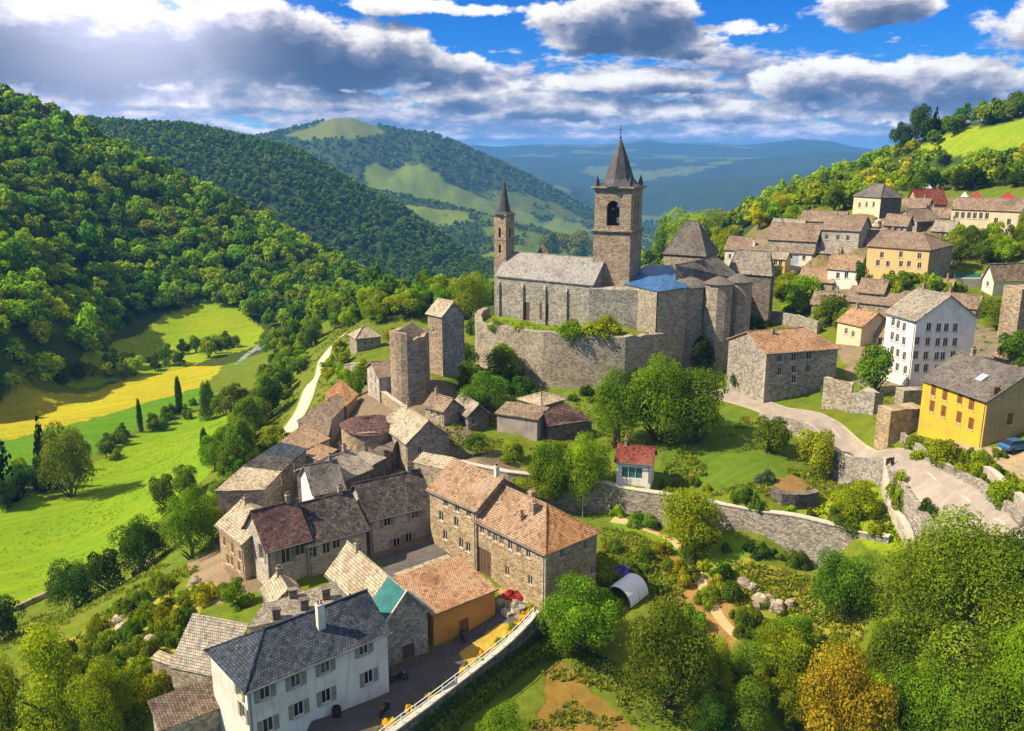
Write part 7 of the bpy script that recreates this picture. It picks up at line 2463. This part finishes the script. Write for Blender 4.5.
# ------------------------------------------------------------------ things in the courtyard and gardens
def crumple(name, label, cat, px, py, rx, ry, h, mat, seed=1, rz=0.0, z=None):
    g = ground(px, py) if z is None else at(px, py, z)
    rng = np.random.default_rng(seed)
    mb = MB()
    n, m_ = 18, 8
    g_ = []
    for j in range(m_ + 1):
        r = []
        for i in range(n):
            a = 2 * math.pi * i / n
            f = j / m_
            wob = 1 + 0.22 * math.sin(3 * a + seed) + rng.uniform(-.08, .08)
            rr = math.sin(f * math.pi / 2) * wob
            r.append((rx * rr * math.cos(a), ry * rr * math.sin(a), max(-0.1, h * math.cos(f * math.pi / 2) * (1 + rng.uniform(-.3, .3))) - (0.15 if j == m_ else 0)))
        g_.append(r)
    for j in range(m_):
        for i in range(n):
            k = (i + 1) % n
            mb.face([g_[j][i], g_[j + 1][i], g_[j + 1][k], g_[j][k]])
    o = mb.build(name, M[mat], None, tuple(g), rz)
    tag(o, label, cat)
    return o


def boulder(px, py, r, label, seed, mat='rock', group=None):
    g = ground(px, py)
    rng = np.random.default_rng(seed)
    mb = MB()
    n, m_ = 9, 5
    R = rng.uniform(0.72, 1.2, (m_ + 1, n))
    sx, sy, sz = rng.uniform(0.8, 1.3), rng.uniform(0.7, 1.1), rng.uniform(0.55, 0.85)
    pt = lambda j, i: (r * sx * R[j, i % n] * math.sin(math.pi * j / m_) * math.cos(2 * math.pi * i / n), r * sy * R[j, i % n] * math.sin(math.pi * j / m_) * math.sin(2 * math.pi * i / n), r * sz * R[j, 0 if j in (0, m_) else i % n] * math.cos(math.pi * j / m_))
    for j in range(m_):
        for i in range(n):
            q = [pt(j, i), pt(j + 1, i), pt(j + 1, i + 1), pt(j, i + 1)]
            mb.face(q[:3] if j == m_ - 1 else [q[0], q[1], q[2]] if j == 0 else q)
    o = mb.build('boulder', M[mat], None, (g[0], g[1], g[2] + r * 0.25), rng.uniform(0, 6))
    tag(o, label, 'boulder', group)


crumple('tarpaulin', 'crumpled red tarpaulin over rubble between shed and long building', 'tarpaulin', 512, 601, 2.0, 1.3, 1.1, 'red_cloth', 3, 0.5)
crumple('tarpaulin', 'violet tarpaulin heap at the foot of the courtyard building corner', 'tarpaulin', 619, 580, 2.4, 1.5, 1.6, 'purple', 5, 0.2)
for i, (px, py, r) in enumerate([(500, 604, 0.8), (517, 610, 1.1), (525, 606, 0.7), (506, 614, 0.7), (528, 618, 0.6), (519, 618, 0.5), (533, 612, 0.5)]):
    boulder(px, py, r, 'broken stone block in the rubble heap beside the ochre shed', 20 + i, group='rubble beside the shed')
for i, (px, py, r) in enumerate([(744, 585, 1.1), (752, 588, 0.9), (762, 602, 1.3), (770, 605, 1.0), (777, 610, 1.2), (790, 606, 0.9), (757, 606, 0.8)]):
    boulder(px, py, r, 'pale boulder in the outcrop on the sunny garden slope', 40 + i, group='boulders on the garden slope')
for i, (px, py, r) in enumerate([(118, 622, 1.2), (125, 630, 1.0), (150, 640, 0.9), (160, 615, 0.9), (195, 582, 0.8), (136, 575, 0.9), (150, 562, 0.8)]):
    boulder(px, py, r, 'grey boulder showing among the shrubs of the dry west slope', 60 + i, group='boulders on the west slope')
rng_b = np.random.default_rng(77)
for i in range(16):
    boulder(rng_b.uniform(336, 390), rng_b.uniform(446, 456), rng_b.uniform(0.5, 1.0), 'pale fallen stone in front of the round stone house', 90 + i, 'stone_pale', group='fallen stones by the round house')
for i in range(14):
    boulder(rng_b.uniform(872, 925), rng_b.uniform(222, 232), rng_b.uniform(0.6, 1.2), 'pale rubble stone among the upper village roofs', 120 + i, 'stone_pale', group='rubble in the upper village')
crumple('flower_bed', 'patch of orange flowers beside the round stone house', 'flower bed', 335, 449, 1.3, 0.9, 0.6, 'tile_orange', 9)


def tunnel_tent():
    g = ground(626, 596)
    root = empty('tunnel_tent', tuple(g), R_(-38))
    tag(root, 'open white tunnel tent in the garden behind the courtyard building', 'tent')
    mb, n, L, r = MB(), 14, 4.4, 2.0
    for j in range(6):
        y0, y1 = L * j / 6 - L / 2, L * (j + 1) / 6 - L / 2
        for i in range(n):
            a0, a1 = math.pi * i / n, math.pi * (i + 1) / n
            s0, s1 = 1 - 0.02 * (j % 2), 1 - 0.02 * ((j + 1) % 2)
            p = lambda a, y, s: (r * s * math.cos(a), y, 2.2 * s * math.sin(a))
            mb.face([p(a0, y0, s0), p(a0, y1, s1), p(a1, y1, s1), p(a1, y0, s0)])
            q = lambda a, y: (r * .985 * math.cos(a), y, 2.16 * math.sin(a))
            mb.face([q(a1, y0), q(a1, y1), q(a0, y1), q(a0, y0)])
    mb.build('cover', M['canvas'], root)
    fb = MB()
    for y in (-L / 2, 0, L / 2):
        fb.tube([(1.95 * math.cos(a), y, 2.12 * math.sin(a)) for a in np.linspace(0, math.pi, 14)], 0.05, 5)
    fb.build('hoop', M['metal'], root)


tunnel_tent()


def motorcycle(px, py, rz, label):
    g = ground(px, py)
    root = empty('motorcycle', (g[0], g[1], g[2] + 0.04), rz)
    tag(root, label, 'motorcycle')
    for x in (-0.7, 0.7):
        wb = MB()
        for k in range(16):
            a0, a1 = 2 * math.pi * k / 16, 2 * math.pi * (k + 1) / 16
            for (r0, y0, r1, y1) in ((0.32, -0.08, 0.32, 0.08), (0.32, 0.08, 0.22, 0.06), (0.22, -0.06, 0.32, -0.08), (0.22, 0.06, 0.22, -0.06)):
                wb.face([(r0 * math.cos(a0), y0, r0 * math.sin(a0)), (r0 * math.cos(a1), y0, r0 * math.sin(a1)), (r1 * math.cos(a1), y1, r1 * math.sin(a1)), (r1 * math.cos(a0), y1, r1 * math.sin(a0))])
        w = wb.build('wheel', M['black'], root, (x, 0, 0.32))
        rb = MB()
        for k in range(6):
            a = math.pi * k / 6
            rb.tube([(0.22 * math.cos(a), 0, 0.22 * math.sin(a)), (-0.22 * math.cos(a), 0, -0.22 * math.sin(a))], 0.015, 4)
        rb.build('rim', M['metal'], w)
    b = MB()
    b.tube([(-0.35, 0, 0.62), (0.05, 0, 0.80), (0.32, 0, 0.84), (0.45, 0, 0.72)], [0.12, 0.17, 0.18, 0.08], 8)
    b.box(-0.18, 0.25, -0.15, 0.15, 0.25, 0.62)
    b.tube([(-0.7, 0.1, 0.32), (-0.1, 0.1, 0.34)], 0.04, 5)
    b.build('body', M['black'], root)
    s = MB()
    s.tube([(-0.85, 0, 0.84), (-0.5, 0, 0.80), (-0.1, 0, 0.80)], [0.08, 0.14, 0.11], 7)
    s.build('seat', M['wood'], root)
    h = MB()
    h.tube([(0.7, 0.09, 0.32), (0.45, 0.09, 0.95)], 0.03, 5)
    h.tube([(0.7, -0.09, 0.32), (0.45, -0.09, 0.95)], 0.03, 5)
    h.tube([(0.35, -0.38, 1.05), (0.45, 0, 0.97), (0.35, 0.38, 1.05)], 0.025, 5)
    h.build('handlebar', M['metal'], root)
    l = MB()
    l.lathe([(0.0, 0.0), (0.1, 0.02), (0.1, 0.12), (0.0, 0.16)], 8)
    o = l.build('headlight', M['metal'], root, (0.52, 0, 0.85))
    o.rotation_euler = (0, R_(90), 0)


motorcycle(463.5, 639, R_(100), 'black motorcycle parked against the ochre shed door')
motorcycle(385, 713, R_(70), 'black motorcycle parked nearest the bottom of the courtyard')
motorcycle(399, 681, R_(20), 'dark motorcycle parked at the corner of the white house')


def barrel(px, py, label):
    g = ground(px, py)
    mb = MB()
    mb.lathe([(0.0, -0.2), (0.36, -0.2), (0.42, 0.3), (0.44, 0.55), (0.38, 1.0), (0.34, 1.0), (0.33, 0.9), (0, 0.9)], 14)
    for z_ in (0.25, 0.8):
        mb.lathe([(0.43, z_ - 0.03), (0.455, z_), (0.43, z_ + 0.03)], 14)
    o = mb.build('barrel', M['black'], None, tuple(g))
    tag(o, label, 'barrel')


barrel(337, 716, 'black barrel standing against the base of the white house')

# yellow flowers in front of the rail, one clump every couple of metres
PY = resample(YARDWALL, 0.9)
TY = tangents(PY)
for k in range(4, len(PY) - 1):
    n_ = np.array([-TY[k][1], TY[k][0]])
    if random.random() < 0.25:
        continue
    p = PY[k] + n_ * random.uniform(0.75, 1.05)
    plant(p[0], p[1], H1(*p) + 0.1, random.uniform(1.0, 1.7), random.uniform(0.8, 1.2), 'mound', random.choice(['flower', 'flower', 'yellow']), 'clump of yellow flowers along the railed courtyard wall', 'flower clump', 'yellow flowers on the courtyard wall', size='S', name='flower_clump')


def railing():
    P = resample(YARDWALL, 2.0)
    root = empty('railing', (P[0][0], P[0][1], H1(*P[0]) + 0.3))
    tag(root, 'thin white railing on the straight courtyard wall', 'railing')
    o = np.array(root.location)
    T = tangents(P)
    rb = MB()
    zs = []
    for p, t_ in zip(P, T):
        n_ = np.array([-t_[1], t_[0]])
        zs.append(max(H1(*(p + n_ * 0.6)), H1(*(p - n_ * 0.6))) + 0.45)
    for hh_ in (0.5, 0.95):
        rb.tube([(p[0] - o[0], p[1] - o[1], z_ + hh_ - o[2]) for p, z_ in zip(P, zs)], 0.05, 5)
    rb.build('rail', M['canvas'], root)
    for p, z_ in zip(P, zs):
        pb = MB()
        pb.tube([(0, 0, -0.1), (0, 0, 1.0)], 0.045, 5)
        pb.build('post', M['canvas'], root, (p[0] - o[0], p[1] - o[1], z_ - o[2]))


railing()


def pole(px, py, h, label, name='pole', mat='canvas', r=0.06, cat='pole'):
    g = ground(px, py)
    mb = MB()
    mb.lathe([(r * 1.8, -0.2), (r * 1.8, 0.15), (r, 0.2), (r * 0.7, h), (0, h + 0.05)], 8)
    tag(mb.build(name, M[mat], None, tuple(g)), label, cat)


pole(582.5, 516, 4.6, 'thin white pole behind the hipped orange roof')


def road_sign():
    g = ground(888, 474)
    root = empty('road_sign', tuple(g), R_(25))
    tag(root, 'weathered blank sign board on a post at the parapet of the upper road', 'sign')
    b = MB()
    b.tube([(0, 0, -0.3), (0, 0, 2.4)], 0.07, 6)
    b.build('post', M['wood'], root)
    p = MB()
    p.box(-0.75, 0.75, -0.13, -0.075, 1.4, 2.4)
    p.build('board', M['wood'], root)


road_sign()


def car(px, py, rz, paint, label, z=None):
    g = ground(px, py) if z is None else at(px, py, z)
    root = empty('parked_car', tuple(g), rz)
    tag(root, label, 'car')
    prof = [(-2.05, 0.35), (-2.1, 0.75), (-1.9, 0.95), (-1.1, 1.0), (-0.9, 1.02), (1.2, 1.02), (1.95, 0.85), (2.1, 0.6), (2.05, 0.35)]
    def loft(mb, pr, w0, w1):
        n = len(pr)
        for i in range(n - 1):
            (x0, z0), (x1, z1) = pr[i], pr[i + 1]
            mb.face([(x0, -w0(z0), z0), (x0, w0(z0), z0), (x1, w0(z1), z1), (x1, -w0(z1), z1)])
        for s in (-1, 1):
            f = [(x_, s * w0(z_), z_) for x_, z_ in pr]
            mb.face(f if s < 0 else f[::-1])
    b = MB()
    loft(b, prof, lambda z_: 0.88 - 0.06 * abs(z_ - 0.65), None)
    b.build('body', paint, root)
    c = MB()
    cab = [(-1.75, 1.0), (-1.35, 1.42), (0.35, 1.45), (1.05, 1.02)]
    loft(c, cab, lambda z_: 0.80 - 0.30 * max(0, z_ - 1.0), None)
    c.build('cabin_glass', M['glass'], root)
    r = MB()
    r.box(-1.32, 0.33, -0.64, 0.64, 1.455, 1.50)
    r.build('roof_panel', paint, root)
    for x_ in (-1.3, 1.3):
        for y_ in (-0.80, 0.80):
            w = MB()
            w.lathe([(0.0, -0.11), (0.2, -0.11), (0.32, -0.09), (0.32, 0.09), (0.2, 0.11), (0.0, 0.11)], 14)
            o = w.build('wheel', M['black'], root, (x_, y_, 0.32))
            o.rotation_euler = (R_(90), 0, 0)
    for y_ in (-0.6, 0.6):
        l = MB()
        l.box(2.02, 2.10, y_ - 0.17, y_ + 0.17, 0.60, 0.74)
        l.build('headlight', M['canvas'], root)


car(1016, 450, R_(15), M['blue_paint'], 'blue car parked in the shade beside the yellow house')


def tent(px, py, z, w, h, label, mat='canvas'):
    g = at(px, py, z)
    g[2] = H1(g[0], g[1])
    root = empty('market_tent', tuple(g), 0.3)
    tag(root, label, 'tent')
    mb = MB()
    mb.lathe([(w * 0.72, h * 0.45), (w * 0.30, h * 0.68), (0.05, h), (0, h)], 4)
    mb.build('canopy', M[mat], root)
    for sx in (-1, 1):
        for sy in (-1, 1):
            p = MB()
            p.tube([(0, 0, -0.3), (0, 0, h * 0.47)], 0.06, 5)
            p.build('leg', M['metal'], root, (sx * w * 0.48, sy * w * 0.02 if False else sy * w * 0.48, 0))


tent(963, 207, 37, 5.5, 5.2, 'white pointed tent on the roofs of the upper village')
tent(976, 197, 40, 4.5, 3.6, 'red awning left of two near the white pointed tent', 'red_cloth')
tent(1008, 195, 41, 4.5, 3.6, 'red awning right of two behind the long cream house', 'red_cloth')
tent(928, 186, 43, 5.0, 4.0, 'pale blue white tent at the wood edge above the barn')


def pool():
    c = [at(*p) for p in ((953, 279, 24.3), (982, 279, 24.3), (985, 266, 24.3), (958, 264, 24.3))]
    cz = sum(c) / 4
    root = empty('pool', (cz[0], cz[1], 24.3))
    tag(root, 'turquoise covered pool below the green thicket', 'pool')
    P = [q - cz for q in c]
    mb = MB()
    mb.prism([tuple(q[:2]) for q in P], -4, 0.12, cap=True)
    mb.build('basin', M['sill'], root)
    wb = MB()
    wb.prism([tuple(q[:2] * 0.9) for q in P], 0.05, 0.16, cap=True)
    wb.build('water', M['teal_sheet'], root)


pool()

# ------------------------------------------------------------------ air
hz = MB()
hz.box(-12000, 12000, -1000, 12000, terrainZ.min() - 1.0, max(terrainZ.max() + 25.0, 120.0))
m_, n_, out = new_mat('haze')
pv = n_.n('ShaderNodeVolumePrincipled')
pv.inputs['Color'].default_value = HAZECOL
pv.inputs['Density'].default_value = HAZE
pv.inputs['Anisotropy'].default_value = 0.0
n_.t.links.new(pv.outputs[0], out.inputs['Volume'])
if HAZE > 0:
    o = hz.build('haze', m_)
    tag(o, 'thin blue haze filling the valley', 'haze', kind='stuff')
